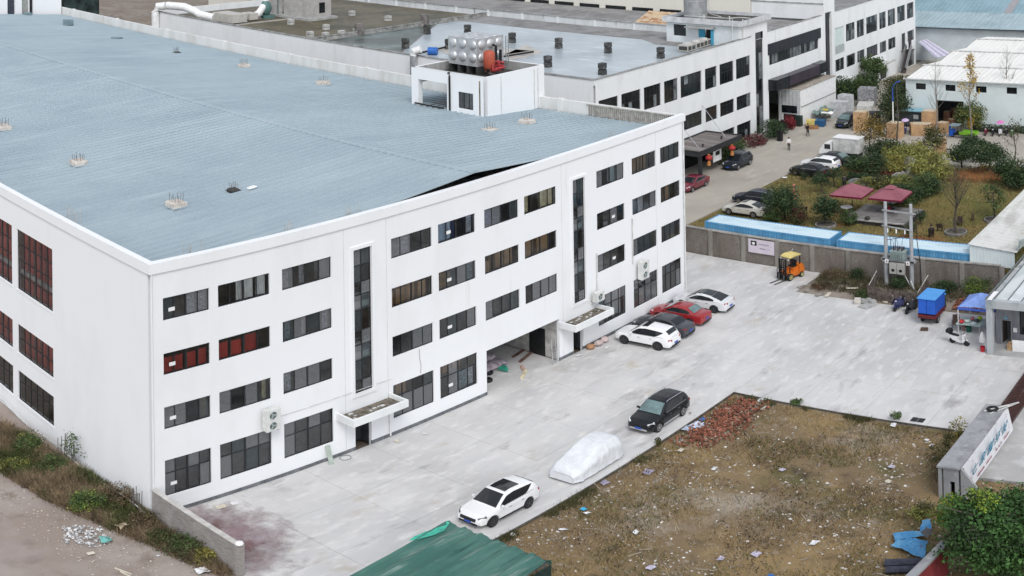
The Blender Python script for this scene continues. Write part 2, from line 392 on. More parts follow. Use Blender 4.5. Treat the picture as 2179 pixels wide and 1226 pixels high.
curt(2, 0, .38, .48, white_cloth, wav=.02); curt(2, 0, .82, .9, lace); curt(1, 1, .88, .95, yellow_board); curt(0, 1, .84, .97, carton_m)
curt(4, 3, .08, .42, blue_cloth); curt(4, 3, .45, .5, mat('deep_blue_curtain', (.05, .09, .25), .9)); curt(5, 3, .05, .3, mat('violet_blue_curtain', (.16, .18, .34), .9, .4, 4)); curt(3, 3, .25, .5, lace)
curt(4, 3, .84, .97, lace); curt(6, 3, .03, .2, yellow_board); curt(6, 3, .53, .97, yellow_board, wav=0)
curt(7, 3, .5, .76, mat('white_poster', (.72, .74, .74), .6, .1, 3), wav=0, name='poster'); curt(7, 2, .3, .48, lace, .3, .0, .2)
curt(8, 2, .05, .5, mat('blue_grey_film', (.20, .25, .31), .5, .3, 3)); curt(4, 0, .5, .97, lace, .3, .02, .6)
curt(7, 0, .05, .97, white_cloth, .45, .02, .9, .10); curt(7, 0, .3, .34, alu, .2); curt(4, 2, .84, .97, lace); curt(2, 1, .0, .2, lace)
curt(5, 1, .3, .9, mat('dull_film', (.13, .13, .13), .6, .2, 3)); curt(6, 1, .3, .97, mat('dull_film', (.13, .13, .13), .6)); curt(3, 1, .45, .97, mat('bluish_film', (.10, .12, .13), .5))
for c, r in ((0, 0), (1, 0), (2, 0)): curt(c, r, .03, .97, mat('dusty_film', (.10, .10, .105), .5, .2, 1.5), .2)
# left face
for a, b in SIDEW:
    for k, (z0, z1) in enumerate(SROWS):
        o = window(factory, a, b, z0, z1, [1/6, 2/6, .5, 4/6, 5/6], [[.62], [.5], [.25, .5, .75]][k], side, mids=(2,), flip=True, glassm=pane_clear)
        for j in range(6):
            top = z1 if k or a < 16 else z1
            lo = z0
            if k == 0: lo = z0+(z1-z0)*(.2 if j == 0 else 1.0)
            if lo < z1: patch(o, 'red_board', side, a+(b-a)*j/6+.09, a+(b-a)*(j+1)/6-.05, lo-.2, z1+.2, .42, red_cloth, .01, 2)
        mb = MB(); mb.box(-.05, 0.0-.002, a-.06, b+.06, z0-.09, z0-.001); mb.build('window_sill', white_wall, factory)
# stair windows, borders, landings
for (x0, x1, z0, z1) in STAIRS:
    fr = [(z-z0)/(z1-z0) for z in (4.9, 6.3, 7.35, 8.35, 9.75, 10.75, 11.6, 12.7)]
    o = window(factory, x0, x1, z0, z1, [.48], fr, front, name='stair_window', pane_of=lambda i, j: (pane_clear, pane_film, pane_sheen)[(j+i*2) % 3])
    mb = MB(); f = .07
    mb.box(x0-.22, x0-.002, -f, -.001, z0-.22, z1+.22); mb.box(x1+.002, x1+.22, -f, -.001, z0-.22, z1+.22)
    mb.box(x0-.002, x1+.002, -f, -.001, z1+.002, z1+.22); mb.box(x0-.002, x1+.002, -f, -.001, z0-.22, z0-.002)
    mb.build('stair_window_border', white_wall, factory)
    for zl in (6.35, 9.8):
        mb = MB(); mb.box(x0-.5, x1+.6, .27, 2.0, zl, zl+.42); mb.build('landing', white_p, factory)
        mb = MB(); mb.box(x0-.4, x1+.5, .30, .33, zl+1.35, zl+1.40)
        for k in range(16): mb.box(x0-.3+k*.14, x0-.28+k*.14, .30, .33, zl+.42, zl+1.35)
        mb.build('railing', alu_grey, factory)
# canopies and doors
for (x0, x1, xd0, xd1) in ((12.2, 16.5, 13.66, 14.93), (32.45, 36.95, 34.1, 35.2)):
    mb = MB(); mb.box(x0, x1, -1.5, -.002, 2.72, 2.86); mb.box(x0, x1, -1.5, -1.36, 2.862, 3.22); mb.box(x0, x0+.14, -1.359, -.002, 2.862, 3.22); mb.box(x1-.14, x1, -1.359, -.002, 2.862, 3.22)
    cn = mb.build('canopy', white_old, factory)
    mb = MB(); mb.box(x0+.142, x1-.142, -1.358, -.003, 2.862, 2.93); mb.build('canopy_debris', mat('canopy_silt', (.17, .15, .12), .95, .4, 3, bump=.6), cn)
    mb = MB()
    for k in range(9): xx = rnd.uniform(x0+.3, x1-.5); yy = rnd.uniform(-1.2, -.2); mb.box(xx, xx+rnd.uniform(.08, .3), yy, yy+rnd.uniform(.05, .2), 2.93, 2.98)
    mb.build('canopy_litter', dirty_white, cn, kind='stuff')
    mb = MB(); mb.box(xd0, xd1, .9, .95, 0.0, 2.0); mb.box(xd1-.04, xd1-.003, .25, .9, 0.0, 2.0); d = mb.build('door', mat('dark_grey_door', (.045, .05, .055), .5, .2, 2), factory)
mb = MB(); mb.box(35.25, 35.5, -.06, -.002, .24, 2.3); mb.build('door_post', white_old, factory)
# the drive-through bay
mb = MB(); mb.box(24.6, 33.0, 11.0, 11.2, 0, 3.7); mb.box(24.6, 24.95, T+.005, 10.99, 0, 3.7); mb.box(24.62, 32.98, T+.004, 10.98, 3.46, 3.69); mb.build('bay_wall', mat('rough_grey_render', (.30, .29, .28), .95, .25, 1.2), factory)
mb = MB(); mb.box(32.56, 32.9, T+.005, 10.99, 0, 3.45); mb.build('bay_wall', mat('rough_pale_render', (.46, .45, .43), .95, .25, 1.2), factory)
mb = MB(); mb.box(32.50, 32.555, 1.3, 2.7, 0.0, 2.25); mb.build('bay_door', mat('black_steel_door', (.018, .019, .02), .6, .2, 2), factory)
# ---- corrugated roof: one sheet per rib bay, two slopes, ridge along y
RZ0, RSL, RX = 16.52, .070, 24.5
def rz(x): return RZ0-abs(x-RX)*RSL
SH = .70
def sheet_mesh(sgn, xe, nm):
    mb = MB(); prof = [(0, .0), (.27, .0), (.29, .012), (.33, .012), (.35, .0), (.56, .0), (.59, .085), (.655, .085), (.698, .0)]
    N = 3
    for i in range(N):
        a, b = RX+(xe-RX)*i/N, RX+(xe-RX)*(i+1)/N
        for (y0, h0), (y1, h1) in zip(prof, prof[1:]):
            q = [(a, y0, rz(a)+h0), (b, y0, rz(b)+h0), (b, y1, rz(b)+h1), (a, y1, rz(a)+h1)]
            mb.quad(*(q if sgn > 0 else q[::-1]))
    mb.quad((RX, 0, rz(RX)-.06), (RX, 0, rz(RX)), (xe, 0, rz(xe)), (xe, 0, rz(xe)-.06))
    return mb.mesh(nm, roof_blue)
right_end = AX-.45
m_l, m_r = sheet_mesh(-1, .34, 'roof_sheet'), sheet_mesh(1, right_end, 'roof_sheet')
ny = int((AY-2-.38)/SH)
PH = (41.4, AX-.42, 14.7, 23.2)                                   # penthouse footprint
for k in range(ny):
    for me in (m_l, m_r):
        if me is m_r and k*SH+.38 > 101.6: continue
        o = link('roof_sheet', me, factory, world=False); o.location = (0, .38+k*SH, rnd.uniform(-.006, .006))
mb = MB(); mb.box(RX-.28, RX+.28, .4, AY-1.4, RZ0-.02, RZ0+.062); mb.build('ridge_cap', roof_blue, factory)
mb = MB(); mb.box(.34, right_end, .33, .36, 14.4, 16.3-.03-.5); mb.build('roof_gap_shade', black_m, factory)  # black strip painted in for the shade of the open gap
# roof penthouse by the right-hand parapet
x0, x1, y0, y1 = PH; zt = 18.72; zb = 14.9
ph_h = [(15.88, 17.58, 15.75, 17.2), (18.9, 22.35, zb, 17.72)]
mb = MB(); rect_facade(mb, [y0, y1], [zb, zt], ph_h, lambda u, d, z: (x0+d, u, z), .5)
mb.build('penthouse_wall', white_wall, factory)
mb = MB(); mb.box(x0+.501, x1+.8, y0, y0+.2, zb, zt); mb.box(x1+.6, x1+.8, y0+.201, y1, zb, zt); mb.box(x0+.501, x1+.599, y1-.2, y1, 17.2, zt)
mb.box(x0+.501, x1+.599, 18.7, 18.88, zb, 17.6); mb.box(x1+.1, x1+.595, 22.2, 22.79, zb, 17.2); mb.build('penthouse_wall', white_wall, factory)
mb = MB(); mb.box(x0+.502, x1+.598, y0+.201, y1-.201, 17.72, 17.9); mb.build('penthouse_roof', concrete, factory)
mb = MB(); mb.box(x0+.503, x0+.52, y0+.21, y1-.21, 17.91, zt-.03); mb.box(x0+.521, x1+.59, y1-.22, y1-.203, 17.91, zt-.03); mb.box(x1+.58, x1+.598, y0+.21, y1-.221, 17.91, zt-.03); mb.box(x0+.521, x1+.579, y0+.203, y0+.22, 17.91, zt-.03); mb.build('parapet_lining', concrete, factory)
mb = MB(); mb.box(x0+.521, x0+.75, 18.7, 18.9, 17.93, zt-.05); mb.build('penthouse_upstand', concrete, factory)
mb = MB(); mb.box(x0+.502, x1+.5, y0+.202, y1-.202, 17.901, 17.93); mb.build('roof_silt', mat('dark_roof_silt', (.075, .07, .062), .9, .4, 1.5), factory)
window(factory, 15.88, 17.58, 15.75, 17.2, [.32, .66], [], lambda u, d, z: (x0+d, u, z), flip=True)
mb = MB(); mb.box(x0+.7, x0+.75, 15.3, 18.3, 15.3, 17.5); mb.build('partition', room_m, factory)
mb = MB(); mb.tube([(x0+.9, 20.5, 18.02), (x0-.06, 18.55, 18.75), (x0-.08, 18.52, 18.4), (x0-.08, 18.52, 15.4)], .09, 7); mb.build('soil_pipe', black_m, factory)
for xx in (43.6, 48.0, 48.5): mb = MB(); mb.tube([(x0+(xx-41.4), y0-.04, zb), (x0+(xx-41.4), y0-.04, zt-.2)], .035, 6); mb.build('downpipe', dirty_white, factory)
mb = MB(); mb.box(x0-.006, x0+.002, 15.05, 15.2, 15.4, 18.4); mb.build('stain_strip', mat('brown_wet_stain', (.20, .16, .11), .9, .5, 2.5, (1, 1, .3)), factory)
mb = MB(); mb.box(41.5, 46.5, 19.2, 22.4, 15.2, 15.26); mb.bar((41.2, 22.6, 15.55), (41.3, 19.2, 15.5), .12); mb.build('roof_opening', black_m, factory)
# rear penthouse, far end of the roof
rp = MB(); rect_facade(rp, [33.0, 48.0], [14.6, 19.6], [(39.9, 41.1, 14.6, 18.2), (42.2, 43.3, 14.6, 18.2), (43.4, 44.0, 14.6, 18.2)], lambda u, d, z: (u, 102.4+d, z), .3)
rp.box(48.0, 48.6, 102.41, 106.4, 14.6, 19.6); rp.box(33.0, 48.0, 106.2, 106.4, 14.6, 19.6); rp.box(33.0, 33.3, 102.7, 106.2, 14.6, 19.6); rp.box(33.3, 48, 102.7, 106.2, 19.3, 19.5)
rp.build('rear_penthouse_wall', white_wall, factory)
for a, b, mm in ((39.9, 41.1, mat('blue_black_door', (.05, .06, .08), .5)), (42.2, 43.3, mat('grey_louvred_door', (.33, .34, .32), .7, .2, 4)), (43.4, 44.0, alu)): mb = MB(); mb.box(a, b, 102.72, 102.78, 14.6, 18.2); mb.build('rear_door', mm, factory)
# ------------------------------------------------------------------ ground, yards, lot, track, lawn
dirt = layered('bare_earth', (0.20, 0.165, 0.13), [((0.27, 0.235, 0.20), 0.25, (1, 1, 1), .4, .65, 7, 20), ((0.12, 0.095, 0.07), 0.8, (1, 1, 1), .52, .7, 6, 21)], rough=0.97, bump=0.6, bscale=5)
yard_m = layered('worn_yard_concrete', (0.555, 0.547, 0.538), [((0.46, 0.452, 0.444), 0.11, (.7, 1.4, 1), .42, .66, 6, 22), ((0.60, 0.59, 0.575), 0.30, (.7, 1.3, 1), .46, .64, 10, 23), ((0.66, 0.648, 0.63), 1.1, (.6, 1.4, 1), .52, .70, 10, 24), ((0.22, 0.215, 0.21), 0.22, (.5, 1.6, 1), .66, .80, 9, 64), ((0.36, 0.35, 0.345), 0.6, (.5, 1.2, 1), .58, .72, 10, 25), ((0.47, 0.43, 0.37), 0.35, (1, 1.6, 1), .60, .74, 5, 26)], rough=0.85, bump=0.12, bscale=9)
road_m = layered('beige_road_concrete', (0.40, 0.37, 0.315), [((0.34, 0.31, 0.265), 0.14, (1, 1, 1), .42, .66, 6, 27), ((0.46, 0.43, 0.375), 0.6, (.5, 1.4, 1), .55, .72, 6, 28)], rough=0.9, bump=0.12, bscale=9)
lot_m = layered('dry_lot_soil', (0.195, 0.142, 0.082), [((0.29, 0.205, 0.10), 0.16, (1, 1, 1), .46, .64, 8, 29), ((0.125, 0.11, 0.05), 0.30, (1, 1, 1), .54, .70, 6, 30), ((0.30, 0.26, 0.21), 1.3, (1, 1, 1), .58, .70, 7, 31), ((0.40, 0.36, 0.31), 0.13, (1, 1, 1), .58, .78, 10, 66), ((0.06, 0.045, 0.03), 0.5, (1, 1, 1), .56, .72, 9, 32)], rough=1.0, bump=0.8, bscale=3.5)
lawn_m = layered('autumn_lawn', (0.15, 0.125, 0.045), [((0.20, 0.145, 0.055), 0.12, (1, 1, 1), .40, .62, 5, 33), ((0.085, 0.10, 0.03), 0.16, (1, 1, 1), .50, .68, 5, 34), ((0.24, 0.105, 0.045), 0.10, (1, 1, 1), .62, .75, 4, 35)], rough=1.0, bump=0.8, bscale=3)
track_m = layered('brown_dirt_track', (0.285, 0.235, 0.20), [((0.37, 0.325, 0.29), 0.22, (1, 1, 1), .42, .64, 7, 36), ((0.20, 0.16, 0.13), 0.6, (1, 1, 1), .54, .72, 6, 37), ((0.33, 0.28, 0.28), 0.09, (1, 1, 1), .52, .70, 4, 38)], rough=0.97, bump=0.5, bscale=4)
def sheet(name, P, z, m, mat_=None):
    mb = MB(); mb.quad(*[(x, y, z) for x, y in P]); return structure(mb.build(name, m))
ground = sheet('ground', [(-700, -700), (900, -700), (900, 900), (-700, 900)], -.30, dirt)
def slabs(root, x0, x1, y0, y1, dx, dy, m, zt=0.0):
    nx, nn = max(1, round((x1-x0)/dx)), max(1, round((y1-y0)/dy)); sx, sy = (x1-x0)/nx, (y1-y0)/nn
    mb = MB(); mb.box(.009, sx-.009, .009, sy-.009, -.22, 0); me = mb.mesh('slab', m)
    for i in range(nx):
        for j in range(nn):
            o = link('slab', me, root, world=False); o.location = (x0+i*sx, y0+j*sy, zt+rnd.uniform(-.004, .004))
yard = bpy.data.objects.new('concrete_yard', None); C.objects.link(yard); structure(yard)
slabs(yard, .02, 34.15, -12.85, -.03, 4.9, 4.3, yard_m)
slabs(yard, 34.15, 58.5, -12.85, -.03, 4.9, 4.3, yard_m)
slabs(yard, 49.1, 58.5, -.03, 14, 4.7, 4.5, yard_m)
slabs(yard, 34.15, 58.5, -30.3, -12.85, 4.9, 4.4, yard_m)
slabs(yard, 24.98, 32.5, -.03, 10.9, 3.8, 3.6, yard_m, -.012)
slabs(yard, 1.2, 8.0, -18.8, -12.85, 3.4, 3.0, yard_m)
drive = bpy.data.objects.new('entrance_drive', None); C.objects.link(drive); structure(drive)
slabs(drive, 28.6, 62, -62, -30.34, 4.8, 4.5, layered('pale_drive_concrete', (0.46, 0.45, 0.44), [((0.38, 0.37, 0.36), 0.2, (1, 1, 1), .42, .66, 6, 39), ((0.55, 0.545, 0.53), 0.8, (1, 1, 1), .52, .7, 7, 40)], rough=.88, bump=.1))
road = bpy.data.objects.new('factory_road', None); C.objects.link(road); structure(road)
slabs(road, 59.2, 130, 10.35, 22.3, 5.9, 6.0, road_m)
slabs(road, 95.0, 117, -40, 10.35, 5.5, 5.0, road_m)
slabs(road, 130, 166, 7.3, 22.3, 6, 7.5, road_m); slabs(road, 105.1, 121.5, 22.32, 39.9, 5.4, 5.8, road_m); slabs(road, 117, 130, 7.4, 10.35, 6, 3, road_m)
# uneven sheets
def terrain(name, x0, x1, y0, y1, nx, ny, zf, m, keep=None):
    mb = MB(); 
    for j in range(ny+1):
        for i in range(nx+1):
            x = x0+(x1-x0)*i/nx; y = y0+(y1-y0)*j/ny; mb.v.append((x, y, zf(x, y)))
    for j in range(ny):
        for i in range(nx):
            if keep and not keep(x0+(x1-x0)*(i+.5)/nx, y0+(y1-y0)*(j+.5)/ny): continue
            n = j*(nx+1)+i; mb.f.append((n, n+1, n+nx+2, n+nx+1)); mb.m.append(0)
    return structure(mb.build(name, m, smooth=180))
def nz(x, y, s, k=0): return mnoise.fractal(Vector((x*s, y*s, k)), 1.0, 2.0, 4)
def lotz(x, y):
    e = min(1, max(0, min(34.15-x, -12.9-y)/1.6))
    return -.16+e*(.10+.14*nz(x, y, .22, 3)+.05*nz(x, y, .9, 9))
lot = terrain('vacant_lot', -14, 34.13, -48, -12.87, 150, 110, lotz, lot_m, lambda x, y: not (x < 8.02 and y > -18.8) and not (x > 28.4 and y < -30.3))
def trackz(x, y): return -.12+.10*nz(x, y, .15, 5)+.02*nz(x, y, 1.1, 2)+max(0, .5-abs(x+1.6))*.35
track = terrain('dirt_track', -40, -.02, -40, 60, 70, 170, trackz, track_m)
def lawnz(x, y): return -.02+.10*nz(x, y, .12, 7)+1.1*math.exp(-((x-85)**2/30+(y+9.5)**2/60))+.5*math.exp(-((x-94)**2/8+(y+11)**2/30))
lawn = terrain('garden_lawn', 59.1, 98.0, -46, 10.3, 90, 110, lawnz, lawn_m, lambda x, y: not (x > 94.8 and y > -9 and y < 0) )
def patchz(x, y):
    e = min(1, max(0, min(x-53.6, -7.55-y, y+24)/1.0)); return .006+e*(.16+.10*nz(x, y, .5, 4)+(.45*math.exp(-((x-56)**2/4+(y+9.5)**2/2.5))))
planting = terrain('dirt_patch', 53.6, 58.45, -24, -7.55, 30, 80, patchz, dirt)
# purple-brown earth washed over the yard by the near brick wall: thins out to nothing at its edge
def feathered(m, cx, cy, rx, ry, lo, hi, k=.5):
    n = m.node_tree.nodes; L = m.node_tree.links; b = n['Principled BSDF']; geo = n.new('ShaderNodeNewGeometry'); mp = n.new('ShaderNodeMapping'); mp.inputs['Location'].default_value = (-cx/rx, -cy/ry, 0); mp.inputs['Scale'].default_value = (1/rx, 1/ry, 0)
    L.new(geo.outputs['Position'], mp.inputs['Vector']); ln = n.new('ShaderNodeVectorMath'); ln.operation = 'LENGTH'; L.new(mp.outputs[0], ln.inputs[0])
    nz_ = n.new('ShaderNodeTexNoise'); nz_.inputs['Scale'].default_value = .9; nz_.inputs['Detail'].default_value = 8; nz_.inputs['Roughness'].default_value = .7; L.new(geo.outputs['Position'], nz_.inputs['Vector'])
    ma = n.new('ShaderNodeMath'); ma.operation = 'MULTIPLY_ADD'; ma.inputs[1].default_value = 1.6; L.new(nz_.outputs['Fac'], ma.inputs[0]); L.new(ln.outputs['Value'], ma.inputs[2])
    mr = n.new('ShaderNodeMapRange'); mr.inputs[1].default_value = lo; mr.inputs[2].default_value = hi; mr.inputs[3].default_value = 1; mr.inputs[4].default_value = 0; L.new(ma.outputs[0], mr.inputs[0]); L.new(mr.outputs[0], b.inputs['Alpha']); return m
mb = MB(); mb.quad((.03, -9.5, .012), (7.5, -9.5, .012), (7.5, -.05, .012), (.03, -.05, .012))
structure(mb.build('earth_stain', feathered(layered('purple_brown_silt', (.29, .20, .215), [((.18, .10, .10), .5, (1, 1, 1), .44, .62, 8, 41), ((.38, .30, .32), .9, (1, 1, 1), .5, .66, 6, 42)], rough=.95), .6, -3.6, 4.2, 4.4, 1.0, 1.95)))
for (a, b) in (((.05, -12.87), (34.17, -12.87)), ((34.17, -12.87), (34.17, -27.7))):
    mb = MB(); mb.bar((a[0], a[1], -.055), (b[0], b[1], -.055), .09, .12); structure(mb.build('kerb', kerb_dirt))
gx, gy = G(1953, 894)
iron = mat("dark_iron", (.03, .03, .032), .7, .3, 8)
for k in range(2): mb = MB(); mb.box(gx-.3, gx+.3, gy-.42+k*.43, gy-.02+k*.43, .008, .016); tag(mb.build("drain_cover", iron), ["dark iron drain cover in the yard by the lot edge, right half", "dark iron drain cover in the yard by the lot edge, left half"][k], "drain cover", "drain covers by the lot edge")
mb = MB(); mb.quad(*[(x, y, .010) for x, y in (G(1700, 578), G(1728, 598), G(1752, 584), G(1722, 566))]); structure(mb.build('concrete_patch', mat('pale_new_concrete', (.52, .51, .49), .9, .1, 1)))

# ------------------------------------------------------------------ boundary wall with piers
bw = thing('boundary_wall', 'long grey brown brick boundary wall with piers and a thin coping behind the yard', 'wall')
WX = 58.62
mb = MB(); mb.box(WX, WX+.20, -23.2, 7.8, -.1, 2.5); mb.build('brickwork', brick_old, bw)
mb = MB(); mb.box(WX-.08, WX+.28, -23.2, 7.8, 2.5, 2.6); mb.build('coping', mat('grey_coping', (.36, .345, .32), .9, .25, 1), bw)
for k in range(9): yy = 3.4-k*3.35; mb = MB(); mb.box(WX-.13, WX-.002, yy-.2, yy+.2, -.1, 2.495); mb.build('pier', layered('pale_pier_render', (.27, .25, .225), [((.15, .135, .12), .8, (1, 1, .3), .48, .7, 6, 43)], rough=.95, bump=.4), bw)
# ------------------------------------------------------------------ buildings behind: three-storey white block with towers
bl = thing('office_block', 'long white three-storey block with two stair towers and a flat wet roof', 'building')
YB, BX0, BX1, BZ, RF = 22.3, 67.2, 159.4, 13.65, 12.7
cb = white_old
PB1 = [(67.75, 71.25), (71.87, 75.54), (76.19, 79.59), (80.27, 83.13), (83.76, 88.43), (89.23, 91.98), (92.68, 96.12), (96.75, 100.38)]
PB2 = [(126.1, 129.45), (130.23, 133.55), (134.27, 137.15), (137.93, 142.45), (143.29, 146.1), (146.88, 150.2), (151.03, 154.65), (155.5, 158.7)]
ZR = [(.05, 2.65), (4.55, 6.36), (8.63, 11.27)]
hb = []
for k, (a, b) in enumerate(PB1): hb += [(a, b, 8.63, 11.27), (a, b, 4.55, 6.36)]+([(a, b, .05, 2.65)] if k > 2 else [])
for k, (a, b) in enumerate(PB2):
    hb += [(a, b, 8.45, 11.15)] if k else [(a-.15, b, 7.3, 11.1)]
    hb += [(a, b, 4.45, 6.3)] if k != 6 else [(152.9, 154.6, 3.4, 6.3)]
hb += [(137.9, 142.4, .05, 2.9), (143.3, 146.0, .05, 2.9), (126.3, 129.3, .05, 2.6), (155.6, 158.6, .05, 2.9)]
hb += [(101.85, 103.9, .3, 13.95), (122.45, 124.6, .3, 13.95)]
hb += [(105.3, 121.2, -.3, 5.62), (105.6, 120.6, 9.0, 10.45)]
yput = lambda u, d, z: (u, YB+d, z)
mb = MB(); rect_facade(mb, [BX0, BX1], [-.3, 13.0], hb[:], yput, .3)
mb.build('front_wall', cb, bl)
mb = MB(); mb.box(BX0, BX0+.3, YB+.301, 107, 0, BZ-.06); mb.build('side_wall', cb, bl)
mb = MB(); mb.box(BX1-.3, BX1, YB+.301, 60, 0, 13.0); mb.build('rear_wall', cb, bl)
mb = MB(); mb.box(BX0+.3, BX1-.3, 107, 107.3, 0, BZ); mb.build('rear_wall', cb, bl)
# the tall glazed strips run above z 13: towers
def far_window(x0, x1, z0, z1, n, rows, grey=.35, nm='window'):
    po = lambda i, j: pane_grey if rnd.random() < (grey if j == 0 and rows else grey) else pane_dark
    return window(bl, x0, x1, z0, z1, [(i+1)/n for i in range(n-1)], rows, yput, framem=alu, depth=.14, fw=.08, pane_of=po, name=nm)
for k, (a, b) in enumerate(PB1):
    far_window(a, b, 8.63, 11.27, 5 if b-a > 3.2 else 4, [.55], .12); far_window(a, b, 4.55, 6.36, 4, [.7], .06)
    if k > 2: far_window(a, b, .05, 2.65, 5, [.6], .1)
for k, (a, b) in enumerate(PB2):
    if k: far_window(a, b, 8.45, 11.15, 5, [.6], .35)
    if k != 6: far_window(a, b, 4.45, 6.3, 4, [], .35)
far_window(152.9, 154.6, 3.4, 6.3, 2, [.6], .1); far_window(137.9, 142.4, .05, 2.9, 4, [], .1); far_window(143.3, 146, .05, 2.9, 3, [], .1); far_window(126.3, 129.3, .05, 2.6, 3, [], .1); far_window(155.6, 158.6, .05, 2.9, 3, [], .1)
far_window(105.6, 120.6, 9.0, 10.45, 17, [], .55)
for a, b in ((101.85, 103.9), (122.45, 124.6)):
    o = window(bl, a, b, .3, 13.0, [.5], [k/7 for k in range(1, 7)], yput, depth=.14, fw=.08, pane_of=lambda i, j: pane_grey if rnd.random() < .15 else pane_dark, name='stair_window')
mb = MB(); mb.box(125.97, 129.43, YB+.14, YB+.2, 7.31, 11.09); mb.build('billboard', mat('blank_pale_green_board', (.60, .68, .66), .4, .05, .5), bl)
mb = MB(); mb.box(125.97, 129.43, YB-.06, YB-.005, 7.2, 8.4); mb.build('balcony_rail', mat('grey_green_rail', (.42, .46, .45), .6), bl)
mb = MB(); mb.box(BX0, 100.95, YB-.001+.0015, YB+.3, 13.001, BZ); mb.box(105.2, 121.9, YB, YB+.3, 13.001, BZ); mb.box(125.7, BX1, YB, YB+.3, 13.001, BZ); mb.build('parapet', cb, bl)
mb = MB(); mb.box(BX0-.08, 100.6, YB-.08, YB+.34, BZ, BZ+.06); mb.box(BX0-.08, BX0+.36, YB+.341, 107, BZ-.06, BZ+.05); mb.box(105.2, 121.9, YB-.06, YB+.34, BZ, BZ+.06); mb.box(125.7, BX1, YB-.06, YB+.34, BZ, BZ+.06); mb.build('coping', mat('grey_mossy_coping', (.30, .30, .285), .95, .35, 1.2), bl)
# roofs
wet = layered('wet_blue_membrane', (.40, .45, .47), [((.30, .34, .365), .10, (1, 1, 1), .42, .66, 6, 44), ((.52, .58, .61), .5, (1.8, .5, 1), .54, .72, 6, 45)], rough=.35, bump=.08, spec=.5)
puddle = layered('ponded_brown_roof', (.125, .108, .070), [((.07, .066, .045), .16, (1, 1, 1), .42, .62, 6, 46), ((.17, .145, .09), .6, (1, 1, 1), .52, .7, 6, 47)], rough=.55, bump=.1, bscale=2)
algae = layered('wet_algae_roof', (.075, .085, .075), [((.16, .20, .19), .14, (1, 1, 1), .45, .62, 6, 48), ((.05, .06, .045), .5, (1, 1, 1), .5, .7, 6, 49)], rough=.4, bump=.08)
greyroof = layered('grey_roof_concrete', (.27, .265, .26), [((.17, .165, .16), .25, (1, 1, 1), .42, .66, 6, 50), ((.36, .355, .34), .8, (1, 1, 1), .56, .72, 6, 51)], rough=.8, bump=.2)
def flat(nm, P, z, m): mb = MB(); mb.quad(*[(x, y, z) for x, y in P]); return mb.build(nm, m, bl)
flat('roof_slab', [(BX0+.3, YB+.3), (BX1-.3, YB+.3), (BX1-.3, 106.9), (BX0+.3, 106.9)], RF, greyroof)
flat('roof_membrane', [(BX0+.6, YB+.7), (94.8, YB+.7), (94.8, 33), (97.5, 37), (97.5, 70), (93, 70), (72.3, 56), (BX0+.6, 50)], RF+.006, wet)
flat('roof_wet_area', [(BX0+.6, 50.3), (72.2, 56.2), (92.8, 70.2), (BX0+.6, 70.2)], RF+.006, algae)
flat('roof_pond', [(BX0+.6, 71.1), (103.9, 71.1), (103.9, 106.5), (BX0+.6, 106.5)], RF+.007, puddle)
flat('roof_patch', [G(930, 108, RF), G(960, 93, RF), G(1130, 108, RF), G(1000, 128, RF)], RF+.012, layered('pale_dry_patch', (.50, .47, .42), [((.36, .36, .35), .5, (1, 1, 1), .45, .6, 6, 52)], rough=.7))
flat('roof_patch', [G(1070, 118, RF), G(1120, 95, RF), G(1155, 112, RF), G(1090, 130, RF)], RF+.012, MATS['pale_dry_patch'])
mb = MB(); mb.box(BX0+.31, 104.4, 70.6, 70.85, RF, RF+.45); mb.box(BX0+.31, 104.4, 70.55, 70.9, RF+.45, RF+.55); mb.build('roof_divider', mat('grey_mossy_coping', (.30, .30, .285)), bl)
mb = MB(); yy = 34.0; 
mb.box(104.4, 104.75, 33.6, 107, RF, BZ); mb.build('far_parapet', layered('pale_mossy_parapet', (.62, .64, .65), [((.50, .52, .52), .5, (1, 1, .3), .45, .65, 6, 53), ((.08, .085, .07), 1.2, (1, 1, .35), .62, .74, 6, 54)], rough=.9, bump=.2), bl)
for k in range(11): mb = MB(); mb.box(104.25, 104.395, 36+k*6.8, 36.3+k*6.8, RF, BZ-.01); mb.build('parapet_rib', white_old, bl)
mb = MB(); mb.box(104.3, 104.85, 33.6, 107, BZ, BZ+.06); mb.build('coping', MATS['grey_mossy_coping'], bl)
# vents standing on the roof
vent_dark = layered('dark_louvre_stack', (.055, .055, .052), [((.13, .13, .125), .9, (1, 1, 3), .5, .6, 3, 55)], rough=.7)
def vent(u, v, h, w_=.75, lab='', m=vent_dark, zb=RF, grp='dark vent stacks on the pale blue roof'):
    x, y = G(u, v, zb); t = thing('roof_vent', lab, 'vent', (x, y, zb), 0, grp)
    mb = MB(); mb.box(-w_/2, w_/2, -w_/2, w_/2, 0, h*.45); mb.build('shaft', m, t, world=False)
    mb = MB(); mb.box(-w_/2+.06, w_/2-.06, -w_/2+.06, w_/2-.06, h*.45, h*.55); mb.build('slot', black_m, t, world=False)
    mb = MB(); mb.box(-w_/2, w_/2, -w_/2, w_/2, h*.55, h); mb.build('cowl', m, t, world=False); return t
vl = [((995, 73), 'on the far edge beside the divider'), ((1090, 91), 'behind the steel tank, far row'), ((1189, 103), 'third from the right in the far row'), ((1294, 113), 'second from the right in the far row'), ((1406, 124), 'rightmost, beside the parapet and air conditioners'), ((1166, 143), 'in the near row behind the water tank house'), ((1282, 159), 'nearest the front corner of the roof'), ((863, 103), 'by the silver flue pipe'), ((909, 73), 'at the dark wet patch'), ((955, 105), 'behind the panel tank')]
for k, ((u, v), d) in enumerate(vl): vent(u, v, 1.35, .72, 'dark vent stack '+d)
pv = mat('pale_vent_block', (.50, .50, .48), .9, .2, 2)
